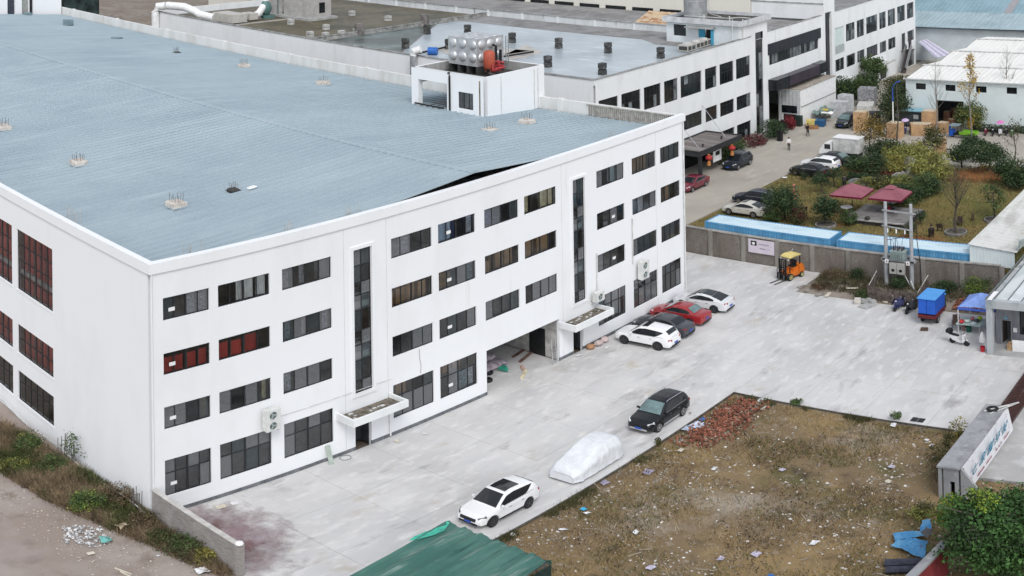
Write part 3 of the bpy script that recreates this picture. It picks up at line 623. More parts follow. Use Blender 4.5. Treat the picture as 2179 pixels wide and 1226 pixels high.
pl = [((549, 40), 'furthest left by the hut plinth'), ((619, 52), 'in front of the hut corner'), ((694, 63), 'right of the hut window side'), ((727, 76), 'with a cross slot, near the divider'), ((693, 80), 'lowest, near the parapet'), ((749, 33), 'far out by the rear parapet'), ((826, 44), 'far out, with white lid'), ((759, 72), 'by the divider post'), ((660, 78), 'at the near parapet')]
for (u, v), d in pl: vent(u, v, .75, .75, 'pale vent block on the brown roof '+d, pv, RF, 'pale vent blocks on the brown roof')
for (u, v) in ((776, 76), (908, 54)):
    x, y = G(u, v, RF); mb = MB(); mb.box(x-.4, x+.4, 70.2, 71.3, RF+.02, RF+1.6); tag(mb.build('roof_vent', layered('rusty_grey_stack', (.22, .20, .19), [((.10, .09, .085), 1.5, (1, 1, 1), .45, .6, 4, 56)])), 'grey square stack on the roof divider, '+('left one' if u < 800 else 'right one'), 'vent', 'square stacks on the roof divider')
# hut on the brown roof
hut = thing('roof_hut', 'small grey rendered hut with a window and a flat plinth on the brown roof', 'hut')
hutm = mat('grey_hut_render', (.40, .385, .37), .9, .12, 1)
mb = MB(); mb.box(82.9, 87.0, 87.0, 93.5, RF+.35, 17.5); mb.build('wall', hutm, hut)
mb = MB(); mb.box(82.0, 87.6, 86.2, 98.5, RF, RF+.35); mb.build('plinth', concrete, hut)
mb = MB(); mb.box(84.6, 85.7, 86.94, 86.998, RF+1.0, RF+2.6); mb.build('window', pane_dark, hut)
mb = MB(); mb.box(82.4, 87.3, 86.6, 94.5, 17.5, 17.7); mb.build('roof', concrete, hut)
mb = MB(); mb.box(82.5, 82.85, 93.9, 97.6, RF+.35, 17); mb.box(83.2, 86.5, 97.8, 98.2, RF+.35, 17); mb.build('wall', hutm, hut)
for k in range(2): mb = MB(); mb.tube([(82.6+k*.5, 94.5+k, RF+.4), (82.6+k*.5, 94.5+k, 17)], .2, 8); mb.build('pipe', mat('dull_green_metal', (.12, .17, .16), .6), hut)
# white ducts and boxes on the parapet
du = thing('duct', 'fat white insulated duct bending over the parapet of the office block', 'duct')
dm = mat('white_duct_wrap', (.76, .76, .75), .6, .08, 2)
mb = MB(); mb.tube([(66.6, 105.2, 11.0), (66.6, 105.2, 13.6), (66.9, 104.9, 14.5), (67.6, 103.6, 14.7)], .62, 12); mb.tube([(67.7, 103.4, 14.75), (69.0, 100.6, 14.7), (69.7, 98.6, 14.1), (69.9, 97.9, 13.7), (71.0, 95.6, 13.35)], .62, 12); mb.build('pipe', dm, du, smooth=50)
fan = thing('extractor_fan', 'beige extractor boxes and green fan unit on the flat roof beside the white duct', 'fan unit')
bxm = mat('beige_plant_box', (.48, .46, .42), .7, .1, 2)
mb = MB(); mb.box(71.2, 74.0, 91.2, 96.2, RF+.2, 14.15); mb.build('plenum_box', bxm, fan)
mb = MB(); mb.box(75.4, 77.0, 92.4, 94.6, RF+.2, 13.9); mb.build('plenum_box', bxm, fan)
mb = MB(); mb.tube([(74.0, 94, 13.5), (75.4, 93.6, 13.4)], .5, 10); mb.tube([(77, 93.5, 13.3), (78.0, 93.6, 13.6), (79.2, 93.9, 14.6)], .55, 10); mb.tube([(79.8, 94.2, 15.4), (79.8, 94.2, 17)], .62, 10); mb.build('connector', dm, fan, smooth=50)
mb = MB(); mb.ball((79.7, 94.0, 14.3), 1.0, .8, 1.2, 12, 8); mb.box(78.8, 80.8, 93.2, 94.9, RF, 13.2); mb.build('blower', mat('green_cast_blower', (.10, .19, .175), .5, .15, 2), fan, smooth=40)
mb = MB(); mb.box(71, 84, 90.3, 90.7, RF, RF+.12); tag(mb.build('roof_kerb', mat('grey_roof_kerb', (.42, .41, .38), .9)), 'long grey concrete kerb running across the brown roof', 'kerb')
fl = thing('flue_pipe', 'shiny steel flue pipe with a bent top against the white side wall', 'flue pipe')
mb = MB(); mb.tube([(66.75, 48.6, 10.5), (66.75, 48.6, 13.7)], .42, 12); mb.build('shaft', steel, fl, smooth=40)
mb = MB(); mb.tube([(66.75, 48.6, 13.72), (66.8, 48.5, 14.25), (67.2, 47.8, 14.5)], .45, 12); mb.build('elbow', dm, fl, smooth=40)
bb = thing('blue_barrel', 'small blue plastic drum lying on the near parapet of the flat roof', 'drum', (G(921, 117, RF)[0], G(921, 117, RF)[1], RF))
mb = MB(); mb.tube([(-.3, .5, .5), (.3, -.5, .5)], .5, 12); mb.build('barrel', mat('blue_plastic', (.03, .13, .42), .4, .1, 3), bb, smooth=40, world=False)
for (a, b, lab) in (((870, 118), (958, 98), 'left of the tank'), ((1060, 122), (1135, 110), 'right of the tank')):
    p, q = G(*a, RF+.3), G(*b, RF+.3); mb = MB(); mb.tube([(p[0], p[1], RF+.3), (q[0], q[1], RF+.3)], .13, 6); tag(mb.build('roof_pipe', black_m), 'black pipe lying across the pale blue roof '+lab, 'pipe', 'black pipes across the flat roof')
# stair-tower penthouse with steel tank
tw = bl
mb = MB(); rect_facade(mb, [YB+.301, 33.4], [RF, 15.35], [(26.3, 28.5, RF, 14.75), (30.4, 32.3, 13.55, 15.05)], lambda u, d, z: (98.0+d, u, z), .25); mb.build('tower_wall', mat('pale_blue_grey_render', (.66, .70, .71), .9, .06, .7), bl)
mb = MB(); rect_facade(mb, [100.96, 105.15], [13.001, 15.35], [(101.85, 103.9, 13.001, 13.95)], yput, .3)
mb.box(98.0, 100.94, YB, YB+.3, BZ+.07, 15.35); mb.box(98.25, 105.15, 33.1, 33.4, RF, 15.35); mb.box(104.9, 105.15, YB+.301, 33.09, 13.7, 15.35); mb.build('tower_wall', cb, bl)
mb = MB(); mb.box(101.9, 103.85, YB+.14, YB+.2, 13.0, 13.93); mb.build('stair_window', pane_dark, bl)
mb = MB(); mb.box(97.6, 105.6, YB-.4, 33.8, 15.352, 15.6)
for a in ((97.6, 105.6, YB-.4, YB-.2), (97.6, 105.6, 33.6, 33.8), (97.6, 97.8, YB-.199, 33.599), (105.4, 105.6, YB-.199, 33.599)): mb.box(*a, 15.6, 16.05)
mb.build('tower_eaves', mat('grey_white_eaves', (.56, .57, .58), .9, .15, 1), bl)
mb = MB(); mb.box(97.81, 105.39, YB-.19, 33.59, 15.6, 15.63); mb.build('tower_roof', mat('dark_roof_silt', (.075, .07, .062)), bl)
mb = MB(); mb.box(98.1, 98.2, 30.4, 32.3, 13.55, 15.05); mb.build('window', pane_dark, bl)
for y0, y1, xx in ((27.55, 28.5, 98.05), (26.0, 26.6, 97.4)): mb = MB(); mb.box(xx if xx > 98 else 97.3, xx+.05 if xx > 98 else 97.95, y0 if xx > 98 else 26.2, y1 if xx > 98 else 26.26, RF+.02, 14.72); mb.build('door', mat('bright_blue_door', (.045, .30, .46), .5, .08, 2), bl)
mb = MB(); mb.box(98.3, 98.35, 26.3, 27.5, RF, 14.7); mb.build('doorway', black_m, bl)
mb = MB(); mb.box(96.9, 97.998, 25.9, 30.0, 14.85, 15.0); mb.build('door_canopy', concrete, bl)
tk = thing('water_tank', 'tall grey steel water tank on the tower roof', 'water tank', (100.1, 30.2, 15.63))
mb = MB(); mb.tube([(0, 0, 0), (0, 0, .9), (0, 0, .95), (0, 0, 4.2)], 1.55, 20); mb.build('drum', mat('dull_zinc', (.36, .37, .38), .5, .15, 1.5, (1, 1, .4), metal=.3), tk, smooth=40, world=False)
for zz in (1.0, 2.4): mb = MB(); mb.tube([(0, 0, zz), (0, 0, zz+.08)], 1.59, 20); mb.build('hoop', steel, tk, smooth=40, world=False)
mb = MB(); mb.tube([(1.0, -1.2, 3.8), (1.3, -1.4, .6), (2.2, -2.6, .1)], .05, 6); mb.build('pipe', dirty_white, tk, world=False)
mb = MB(); mb.tube([(98.6, 31, 16.15), (98.6, 24.2, 16.2), (99.2, 23.2, 16.3), (99.2, 21.5, 16.3)], .06, 6)
for yy in (28, 24.2): mb.tube([(98.6, yy, 15.6), (98.6, yy, 16.5)], .10, 6)
mb.tube([(97.55, 23.2, 12.75), (97.55, 23.2, 16.25)], .06, 6); mb.tube([(98.3, 22.1, 13.7), (98.3, 22.1, 16.25)], .06, 6); tag(mb.build('roof_pipe', dirty_white), 'thin white pipe run along the tower roof edge and down its wall', 'pipe')
# canopy fascias of the recessed bay and bay interior
mb = MB(); mb.box(105.2, 121.25, YB-.12, YB-.002, 10.47, 11.95); mb.build('sign_band', mat('blank_dark_band', (.020, .022, .030), .4, .2, 1), bl)
mb = MB(); mb.box(109.0, 118.3, YB-1.3, YB-.003, 5.72, 7.1); mb.build('canopy_fascia', mat('dark_violet_fascia', (.045, .035, .050), .4, .2, .6), bl)
for a in ((105.2, 108.99), (118.31, 121.22)): mb = MB(); mb.box(*a, YB-1.25, YB-.003, 5.66, 7.15); mb.build('canopy_fascia', mat('black_glazed_fascia', (.016, .018, .022), .25, .2, .6), bl)
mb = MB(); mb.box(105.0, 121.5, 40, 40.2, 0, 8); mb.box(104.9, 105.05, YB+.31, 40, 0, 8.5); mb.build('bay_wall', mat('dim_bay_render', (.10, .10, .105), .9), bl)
mb = MB(); mb.box(121.4, 121.6, YB+.31, 40, 0, 8.5); mb.box(105.06, 121.39, YB+.31, 39.9, 7.6, 7.8); mb.build('bay_wall', white_old, bl)
# small canopies of the right-hand wing
for x0, x1, z in ((125.9, 131.6, 3.0), (138.0, 145.7, 3.25)):
    mb = MB(); mb.box(x0, x1, YB-1.8, YB-.002, z-.25, z-.1); mb.box(x0, x1, YB-1.8, YB-1.65, z-.099, z+.15); mb.build('canopy', dirty_white, bl)
mb = MB(); mb.bar((150.2, YB-1.2, 0.1), (153.0, YB-1.2, 3.6), .9, .12); mb.box(152.5, 154.6, YB-1.6, YB-.01, 3.3, 3.42); mb.build('outside_stair', mat('dark_brown_steel', (.06, .05, .05), .7, .2, 2), bl)
mb = MB(); mb.bar((150.2, YB-1.7, .9), (153.0, YB-1.7, 4.4), .06, .9); mb.bar((150.2, YB-.75, .9), (153.0, YB-.75, 4.4), .06, .9); mb.build('stair_rail', mat('grey_steel_sheet', (.25, .255, .26), .6), bl)
mb = MB(); mb.box(152.3, 153.5, YB-1.5, YB-1.4, 3.43, 6.1); mb.build('stair_door', mat('dark_brown_steel', (.06, .05, .05)), bl)
# cream rear block behind the flat roof
rb = thing('rear_block', 'cream coloured long rear building with a row of narrow slots behind the flat roof', 'building')
cream = layered('cream_render', (.70, .675, .60), [((.60, .58, .52), .3, (1, 1, .4), .45, .7, 6, 57)], rough=.9)
mb = MB(); mb.box(121.6, 122, 34, 170, 0, 17.0); mb.build('wall', cream, rb)
mb = MB(); mb.box(122.3, 190, 34, 170, 15.6, 16.0); mb.build('roof', greyroof, rb)
for k in range(20): mb = MB(); mb.box(121.50, 121.598, 46+k*5.2, 49.9+k*5.2, 12.6, 13.25); mb.build('slot_window', pane_dark, rb)
mb = MB(); mb.box(121.45, 122.1, 34, 170, 17.0, 17.1); mb.build('coping', MATS['grey_mossy_coping'], rb)
mb = MB(); mb.box(118.5, 121.4, 44, 170, 12.0, 12.2); mb.build('ledge', cream, rb)
# tower two and the white wall behind the recessed bay
mb = MB(); mb.box(121.9, 125.7, YB-.25, YB, 13.951, 19); mb.box(121.9, 122.44, YB-.25, YB-.001, 0, 13.95); mb.box(124.61, 125.7, YB-.25, YB-.001, 0, 13.95); mb.box(121.9, 122.2, YB+.001, 33.9, 13, 19); mb.box(125.4, 125.7, YB+.001, 33.9, 13, 19); mb.build('tower_wall', cb, bl)
mb = MB(); mb.box(122.46, 124.6, YB+.06, YB+.1, 13.0, 13.95); mb.build('stair_window', pane_dark, bl)
mb = MB(); mb.box(121.8, 121.89, YB-.3, 33.9, 15.3, 15.42); mb.build('string_course', MATS['grey_mossy_coping'], bl)
mb = MB(); mb.tube([(106.5, 30.5, RF+.8), (113.5, 30.5, RF+.8)], .35, 8); tag(mb.build('blue_roll', mat('blue_plastic', (.03, .13, .42))), 'long bright blue roll lying on the recessed flat roof', 'roll')
tr = thing('tiled_roof', 'small ochre tiled roof peeping over the flat roof parapet', 'roof')
tm = layered('ochre_tiles', (.52, .40, .26), [((.33, .17, .09), 1.2, (1.5, .4, 1), .46, .58, 4, 58), ((.62, .55, .45), 2, (1, 1, 1), .56, .68, 4, 59)], rough=.8)
for k in range(9):
    for j in range(4):
        mb = MB(); y = 35.2+k*1.1; x = 106.2+j*1.25; mb.quad((x, y, 12.7+j*.42), (x, y+1.04, 12.75+j*.42), (x+1.3, y+1.04, 13.25+j*.42), (x+1.3, y, 13.2+j*.42)); mb.quad((x, y, 12.62+j*.42), (x, y+1.04, 12.67+j*.42), (x, y+1.04, 12.75+j*.42), (x, y, 12.7+j*.42)); mb.build('tile', tm, tr)
# blue sheds far right
bs = thing('blue_shed', 'large far shed with two pale blue corrugated roof slopes and a pale wall', 'shed')
bluer = layered('faded_blue_sheet', (.33, .42, .45), [((.25, .33, .36), .3, (1, 1, 1), .45, .66, 5, 60), ((.38, .50, .53), .9, (.3, 1.5, 1), .54, .7, 5, 61)], rough=.5)
SX = 163.0; EZ = 6.0
mb = MB(); mb.box(SX+.6, SX+.8, -60, 60, -.2, EZ-.1); mb.build('wall', mat('pale_sheet_wall', (.58, .64, .66), .7, .06, .5), bs)
def ribs(mb, x0, z0, x1, z1, y0, y1, st, h, th=.08):
    n = int((y1-y0)/st)
    for k in range(n):
        a, b = y0+k*st, y0+(k+1)*st
        for (p, q, hh, gg) in ((a, a+st*.7, 0, 0), (a+st*.7, a+st*.8, 0, h), (a+st*.8, a+st*.9, h, h), (a+st*.9, b, h, 0)):
            mb.quad((x0, q, z0+gg), (x0, p, z0+hh), (x1, p, z1+hh), (x1, q, z1+gg))
mb = MB(); ribs(mb, SX, EZ, SX+9, 7.6, -60, 60, .9, .06); mb.build('roof_slope', bluer, bs)
mb = MB(); ribs(mb, SX+9, 7.6, SX+17.9, 6.0, -60, 60, 1.8, .06); mb.build('roof_slope', bluer, bs)
mb = MB(); ribs(mb, SX+18, EZ, SX+27, 8.6, -60, 60, .9, .06); mb.build('roof_slope', layered('stronger_blue_sheet', (.25, .37, .42), [((.20, .30, .34), .3, (1, 1, 1), .45, .66, 5, 62)], rough=.5), bs)
mb = MB(); ribs(mb, SX+27, 8.6, SX+36, 6.0, -60, 60, 1.8, .06); mb.build('roof_slope', bluer, bs)
mb = MB(); ribs(mb, SX+36.2, EZ+.5, SX+46, 9.0, -60, 60, .9, .06); mb.build('roof_slope', mat('grey_blue_sheet', (.27, .33, .36), .6, .2, .5), bs)
for a in (13.0, -6): mb = MB(); mb.quad((SX+18.2, a, EZ+.12), (SX+18.2, a-1.5, EZ+.12), (SX+26.8, a-1.5, 8.62), (SX+26.8, a, 8.62)); mb.build('rooflight', mat('dirty_rooflight', (.34, .32, .33), .6), bs)
mb = MB(); mb.bar((SX-.1, -60, EZ-.06), (SX-.1, 60, EZ-.06), .25, .18); mb.build('gutter', mat('dark_gutter', (.05, .07, .08), .5), bs)
# white sheds
ws = thing('white_shed', 'pale shed of three gabled bays with white roofs, square windows and a wide dark doorway', 'shed')
shw = mat('pale_green_white_sheet', (.66, .73, .73), .7, .04, .5)
shr = layered('creamy_white_sheet', (.74, .73, .69), [((.60, .59, .55), .35, (.4, 1.6, 1), .50, .70, 5, 63)], rough=.6)
X0, YL, YR_ = 115.9, 7.15, -26.0; BXS = [(116.0, 123.0, 129.2), (129.2, 135.1, 141.0), (141.0, 146.5, 152.5)]
WH = [(5.7, 4.28, 4.95, 5.8), (1.5, 0.1, 4.95, 5.82), (-2.75, -4.2, 4.95, 5.82), (-6.95, -8.35, 4.95, 5.84), (-11.2, -12.6, 4.95, 5.84)]
hh = [(-a, -b, c, d) for a, b, c, d in WH]+[(-2.75, .95, -.2, 3.5)]
mb = MB(); rect_facade(mb, [-YL, -YR_], [-.2, 6.4], hh, lambda u, d, z: (X0+d, -u, z), .2); mb.build('front_wall', shw, ws)
for a, b, c, d in WH: window(ws, -a, -b, c, d, [.5], [], lambda u, d_, z: (X0+d_, -u, z), pane_of=lambda i, j: pane_dark, framem=alu)
mb = MB()
for k, (a, b, c) in enumerate(BXS): mb.quad((a if k else X0+.2, YL, -.2), (a if k else X0+.2, YL, 6.38), (b, YL, 6.98), (c, YL, 6.38), (c, YL, -.2))
mb.build('side_wall', shw, ws)
for k, (a, b, c) in enumerate(BXS):
    mb = MB(); ribs(mb, a-.25 if k == 0 else a, 6.40, b, 7.0, YR_, YL+.25, .75, .05); mb.build('roof_slope', shr, ws)
    mb = MB(); ribs(mb, b, 7.0, c, 6.42, YR_, YL+.25, .75, .05); mb.build('roof_slope', shr, ws)
    mb = MB(); mb.bar((b, YR_, 7.06), (b, YL+.25, 7.06), .5, .05); mb.build('ridge_cap', dirty_white, ws)
mb = MB(); mb.bar((X0-.28, YR_, 6.38), (X0-.28, YL+.25, 6.38), .16, .14); mb.build('gutter', mat('pale_grey_gutter', (.5, .52, .52), .6), ws)
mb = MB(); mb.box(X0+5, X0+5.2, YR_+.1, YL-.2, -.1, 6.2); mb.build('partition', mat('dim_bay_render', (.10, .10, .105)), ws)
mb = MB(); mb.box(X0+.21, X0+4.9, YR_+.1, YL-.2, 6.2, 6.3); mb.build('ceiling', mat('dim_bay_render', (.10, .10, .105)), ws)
mb = MB(); mb.bar((X0-.04, 2.75, .0), (X0-.04, 2.75, 3.5), .1); mb.bar((X0-.04, -.95, .0), (X0-.04, -.95, 3.5), .1); mb.bar((X0-.04, 2.8, 3.55), (X0-.04, -1, 3.55), .1); mb.build('door_frame', alu, ws)
# ------------------------------------------------------------------ vehicles
rubber = mat('tyre_rubber', (.022, .022, .023), .85, .2, 4)
rim_l = mat('alloy_rim', (.46, .46, .47), .35, .1, 5, metal=.7)
rim_d = mat('dark_alloy_rim', (.09, .09, .095), .4, .1, 5, metal=.6)
car_glass = mat('dark_car_glass', (.018, .021, .024), .06, .2, 1, spec=.6)
clear_glass = mat('greenish_windscreen', (.15, .22, .22), .06, .2, 1.2, spec=.6)
lamp_w = mat('headlamp_lens', (.72, .74, .76), .12, .1, 8, spec=.6)
lamp_r = mat('tail_lamp_red', (.34, .015, .015), .2, .2, 8)
plate_m = mat('blue_number_plate', (.03, .09, .42), .4, .1, 8)
chrome = mat('chrome_trim', (.62, .62, .63), .2, .05, 4, metal=.9)
def paint(nm, c, rough=.28, metal=.0): return mat('car_paint_'+nm, c, rough, .03, .8, coat=.6 if max(c) > .1 else .22, metal=metal, spec=.5 if max(c) > .1 else .3)
def lerpk(K, x):
    """piecewise smooth interpolation through (x, v) knots sorted by falling or rising x"""
    K = sorted(K)
    if x <= K[0][0]: return K[0][1]
    for (a, u), (b, v) in zip(K, K[1:]):
        if x <= b: t = (x-a)/(b-a); return u+(v-u)*t
    return K[-1][1]
KIND = {
 'suv': dict(L=4.65, W=1.88, wb=2.74, R=.365, belt=[(-2.325, .72), (-2.28, .98), (-2.0, 1.10), (-.5, 1.07), (.9, 1.03), (1.3, 1.0), (1.95, .92), (2.22, .80), (2.325, .60)],
     roof=[(-2.20, 1.10), (-1.98, 1.46), (-1.75, 1.60), (-1.2, 1.66), (-.3, 1.70), (.25, 1.63), (.55, 1.46), (1.18, 1.02)], zb=.30, xc=1.15, xr=.25, xd=-2.18, xt=-1.80),
 'sedan': dict(L=4.72, W=1.82, wb=2.72, R=.32, belt=[(-2.36, .66), (-2.32, .92), (-2.1, 1.00), (-1.5, 1.00), (.9, .93), (1.4, .90), (2.0, .80), (2.26, .70), (2.36, .52)],
     roof=[(-1.72, 1.00), (-1.15, 1.34), (-.8, 1.42), (-.2, 1.46), (.2, 1.42), (.55, 1.28), (1.22, .91)], zb=.24, xc=1.2, xr=.3, xd=-1.70, xt=-1.02),
 'fastback': dict(L=4.78, W=1.86, wb=2.8, R=.345, belt=[(-2.39, .70), (-2.34, 1.0), (-2.12, 1.06), (-1.5, 1.02), (.9, .94), (1.4, .91), (2.0, .81), (2.28, .70), (2.39, .52)],
     roof=[(-2.02, 1.06), (-1.5, 1.24), (-.9, 1.40), (-.2, 1.47), (.2, 1.43), (.55, 1.29), (1.25, .92)], zb=.25, xc=1.22, xr=.3, xd=-2.0, xt=-1.0),
 'wagon': dict(L=4.80, W=1.84, wb=2.8, R=.335, belt=[(-2.4, .70), (-2.36, .98), (-2.1, 1.05), (-.5, 1.03), (.9, .98), (1.4, .95), (2.05, .86), (2.3, .74), (2.4, .55)],
     roof=[(-2.30, 1.05), (-2.02, 1.45), (-1.7, 1.55), (-.8, 1.60), (-.2, 1.60), (.3, 1.52), (.6, 1.38), (1.22, .97)], zb=.27, xc=1.2, xr=.3, xd=-2.28, xt=-1.9),
}
WCACHE = {}
def wheel_meshes(Rw, rimm):
    k = (Rw, rimm.name)
    if k in WCACHE: return WCACHE[k]
    t = MB(); N = 24; prof = [(-.11, Rw*.66), (-.11, Rw*.93), (-.085, Rw), (.085, Rw), (.11, Rw*.93), (.11, Rw*.66)]
    t.loft([[(r*math.cos(2*math.pi*j/N), y, r*math.sin(2*math.pi*j/N)) for j in range(N)] for y, r in prof], 0, True, True)
    rm = MB(); r = Rw*.66
    for s in (1,):
        rm.loft([[(q*math.cos(2*math.pi*j/N), y, q*math.sin(2*math.pi*j/N)) for j in range(N)] for y, q in ((.105, r), (.125, r), (.125, r*.88), (.09, r*.86))], 0, True, False)
        for a in range(5):
            c, d = math.cos(2*math.pi*a/5+.3), math.sin(2*math.pi*a/5+.3)
            rm.bar((c*.03, .118, d*.03), (c*r*.9, .118, d*r*.9), .055, .012, up=(0, 1, 0))
        rm.tube([(0, .10, 0), (0, .128, 0)], .055, 8)
    WCACHE[k] = (t.mesh('tyre', rubber, 40), rm.mesh('rim', rimm, 40)); return WCACHE[k]
def car(name, label, cat, x, y, yaw, kind, pm, group=None, rim=None, wind=None, roofglass=None, rails=None, trim=None, sill=True, lampf=lamp_w, pillar_trim=None):
    K = KIND[kind]; rim = rim or rim_l; wind = wind or car_glass; trim = trim or black_m
    t = thing(name, label, cat, (x, y, 0), R(yaw), group)
    L, W, wb, Rw, zb = K['L'], K['W'], K['wb'], K['R'], K['zb']; h = W/2; xf, xrw = wb/2+.06, -wb/2+.06
    hw = lambda X: h*lerpk([(-1, .80), (-.96, .90), (-.80, .965), (-.5, 1), (.5, 1), (.80, .95), (.94, .86), (1, .72)], X/(L/2))
    bz = lambda X: lerpk(K['belt'], X); rz_ = lambda X: lerpk(K['roof'], X)
    def arch(X):
        a = 0
        for c in (xf, xrw):
            d = abs(X-c); Ra = Rw+.075
            if d < Ra: a = max(a, Rw-.02+math.sqrt(Ra*Ra-d*d)*.98)
        return a
    b = MB(); rings = []; n = 76
    for i in range(n+1):
        X = L/2-L*i/n; w_, zt = hw(X), bz(X); a = arch(X)
        lo = zb+(.10 if abs(X) > L/2-.12 else 0); zm = min(.60, zt-.16); ag = max(lo+.07, a); am = max(zm, a+.03); at_ = max(zt-.13, am+.02)
        P = [(0, lo), (w_*.74, lo), (w_*.76, ag if a else lo+.01), (w_*.975, ag), (w_, am), (w_*.985, at_), (w_*.93, max(zt-.025, at_+.005)), (w_*.55, zt+.03), (0, zt+.04)]
        rings.append([(X, p[0], p[1]) for p in P]+[(X, -p[0], p[1]) for p in P[-2:0:-1]])
    b.loft(rings[::-1]); body = b.build('body', pm, t, smooth=38, world=False)
    # cabin
    g = MB(); rings = []; xa, xb_ = K['roof'][0][0], K['roof'][-1][0]; n = 34
    wbt = lambda X: hw(X)*.955
    def wrf(X): return wbt(X)-max(0, rz_(X)-bz(X))*.30
    for i in range(n+1):
        X = xb_-(xb_-xa)*i/n; zr, ze = rz_(X), min(bz(X)-.02, rz_(X)-.001)
        wr, we = wrf(X), wbt(X)
        P = [(we, ze), (wr, max(ze+.001, zr-.075)), (wr-.09, max(ze+.002, zr-.018)), (wr*.5, zr+.012), (0, zr+.02)]
        rings.append([(X, p[0], p[1]) for p in P]+[(X, -p[0], p[1]) for p in P[-2::-1]])
    g.loft(rings[::-1], close=False, caps=False); g.build('cabin', pm, t, smooth=45, world=False)
    def top(X, f): wr = wrf(X)-.10; return (X, f*wr, rz_(X)+.028+.008*(1-f*f))
    def toppatch(nm, x0, x1, f0, m, N=8):
        q = MB(); M = 6
        for i in range(N):
            for j in range(M):
                a0, a1 = x0+(x1-x0)*i/N, x0+(x1-x0)*(i+1)/N; c0, c1 = -f0+2*f0*j/M, -f0+2*f0*(j+1)/M
                q.quad(top(a0, c0), top(a1, c0), top(a1, c1), top(a0, c1))
        return q.build(nm, m, t, smooth=60, world=False)
    toppatch('windscreen', K['xc']-.06, K['xr']+.06, .98, wind)
    toppatch('rear_window', K['xt']-.02, K['xd']+.10, .92, car_glass if wind is not clear_glass else wind)
    if roofglass: toppatch('sunroof', roofglass[0], roofglass[1], .84, car_glass)
    for s in (1, -1):
        def sp(X, z, e=.008): 
            zt, zl = rz_(X)-.075, bz(X)-.02; f = (z-zl)/max(.05, zt-zl); return (X, s*(wbt(X)+(wrf(X)-wbt(X))*min(1.05, f)+e), z)
        xw = K['xt']+(.06 if kind == 'suv' else -.05) if kind in ('suv', 'wagon') else (K['xt']-.30)
        spans = [(K['xc']-.32, -.04), (-.06, -1.02), (-1.04, xw)] if xw < -1.2 else [(K['xc']-.32, -.04), (-.06, xw)]
        rise = lambda X: (max(0, -1.08-X)**1.3*.62 if kind == 'suv' else 0)
        q = MB(); a_, b_ = .42, xw+.12
        for i in range(14):
            a0, a1 = a_+(b_-a_)*i/14, a_+(b_-a_)*(i+1)/14; q.quad(*[sp(X, zz, .004) for X, zz in ((a0, bz(a0)+.05+rise(a0)), (a1, bz(a1)+.05+rise(a1)), (a1, max(bz(a1)+.055+rise(a1), rz_(a1)-.11)), (a0, max(bz(a0)+.055+rise(a0), rz_(a0)-.11)))])
        q.build('door_pillar', black_m, t, world=False)
        for (x0, x1) in spans:
            q = MB(); N = 8
            for i in range(N):
                a0, a1 = x0+(x1-x0)*i/N, x0+(x1-x0)*(i+1)/N
                l0, l1 = bz(a0)+.045+rise(a0), bz(a1)+.045+rise(a1); u0, u1 = max(l0+.004, rz_(a0)-.105), max(l1+.004, rz_(a1)-.105)
                q.quad(sp(a0, l0), sp(a1, l1), sp(a1, u1), sp(a0, u0))
            q.build('side_window', car_glass, t, world=False)
        q = MB()
        for i in range(12):
            a0, a1 = K['xc']-.25+(xw-K['xc']+.25)*i/12, K['xc']-.25+(xw-K['xc']+.25)*(i+1)/12
            q.quad(sp(a0, bz(a0)+.018), sp(a1, bz(a1)+.018), sp(a1, bz(a1)+.04), sp(a0, bz(a0)+.04))
        q.build('window_trim', pillar_trim or chrome, t, world=False)
        for (x0, x1) in ((.98, -.03), (-.06, -.98)):
            q = MB()
            for i in range(6):
                a0, a1 = x0+(x1-x0)*i/6, x0+(x1-x0)*(i+1)/6
                pt = lambda X, f: (X, s*(hw(X)*(1 if f == 0 else .992)+.006), max(.42, arch(X)+.05) if f == 0 else bz(X)-.15)
                q.quad(pt(a0, 0), pt(a1, 0), pt(a1, 1), pt(a0, 1))
            d = q.build('door', pm, t, smooth=60, world=False)
            hq = MB(); xx = x1+.22; hq.bar((xx-.09, s*(hw(xx)+.02), bz(xx)-.17), (xx+.09, s*(hw(xx)+.02), bz(xx)-.165), .03, .03); hq.build('handle', chrome, d, world=False)
        q = MB(); q.box(.0, .10, -.09, .09, -.06, .06); me = q.mesh('mirror', pm); o = link('mirror', me, t, world=False); o.location = (K['xc']-.42, s*(h+.05), bz(.7)+.10)
        if sill: q = MB(); q.bar((xf-.5, s*(h*.965), zb+.05), (xrw+.5, s*(h*.965), zb+.05), .06, .10); q.build('sill', trim, t, world=False)
        q = MB(); lx = L/2-.20; q.bar((lx+.10, s*hw(lx)*.74, bz(lx)-.10), (lx-.26, s*hw(lx-.3)*.955, bz(lx-.2)-.07), .10, .12, up=(.3, 0, 1)); q.build('headlight', lampf, t, world=False)
        q = MB(); q.bar((-L/2+.045, s*hw(-L/2)*.72, bz(-L/2+.1)-.10), (-L/2+.16, s*hw(-L/2+.2)*.975, bz(-L/2+.2)-.10), .10, .13); q.build('tail_light', lamp_r, t, world=False)
        if rails:
            q = MB(); q.tube([(-1.75, s*(wrf(-1.5)-.07), rz_(-1.75)+.02), (-1.6, s*(wrf(-1.5)-.06), rz_(-1.5)+.06), (0, s*(wrf(0)-.06), rz_(0)+.06), (.2, s*(wrf(0)-.06), rz_(.2)+.02)], .022, 6); q.build('roof_rail', rails, t, world=False)
    q = MB(); gz = bz(L/2-.1); q.box(L/2-.10, L/2+.012, -.50, .50, gz-.24, gz-.05); q.build('grille', black_m, t, world=False)
    q = MB(); q.box(L/2-.12, L/2+.015, -h*.62, h*.62, zb+.04, zb+.17); q.build('front_bumper_trim', trim, t, world=False)
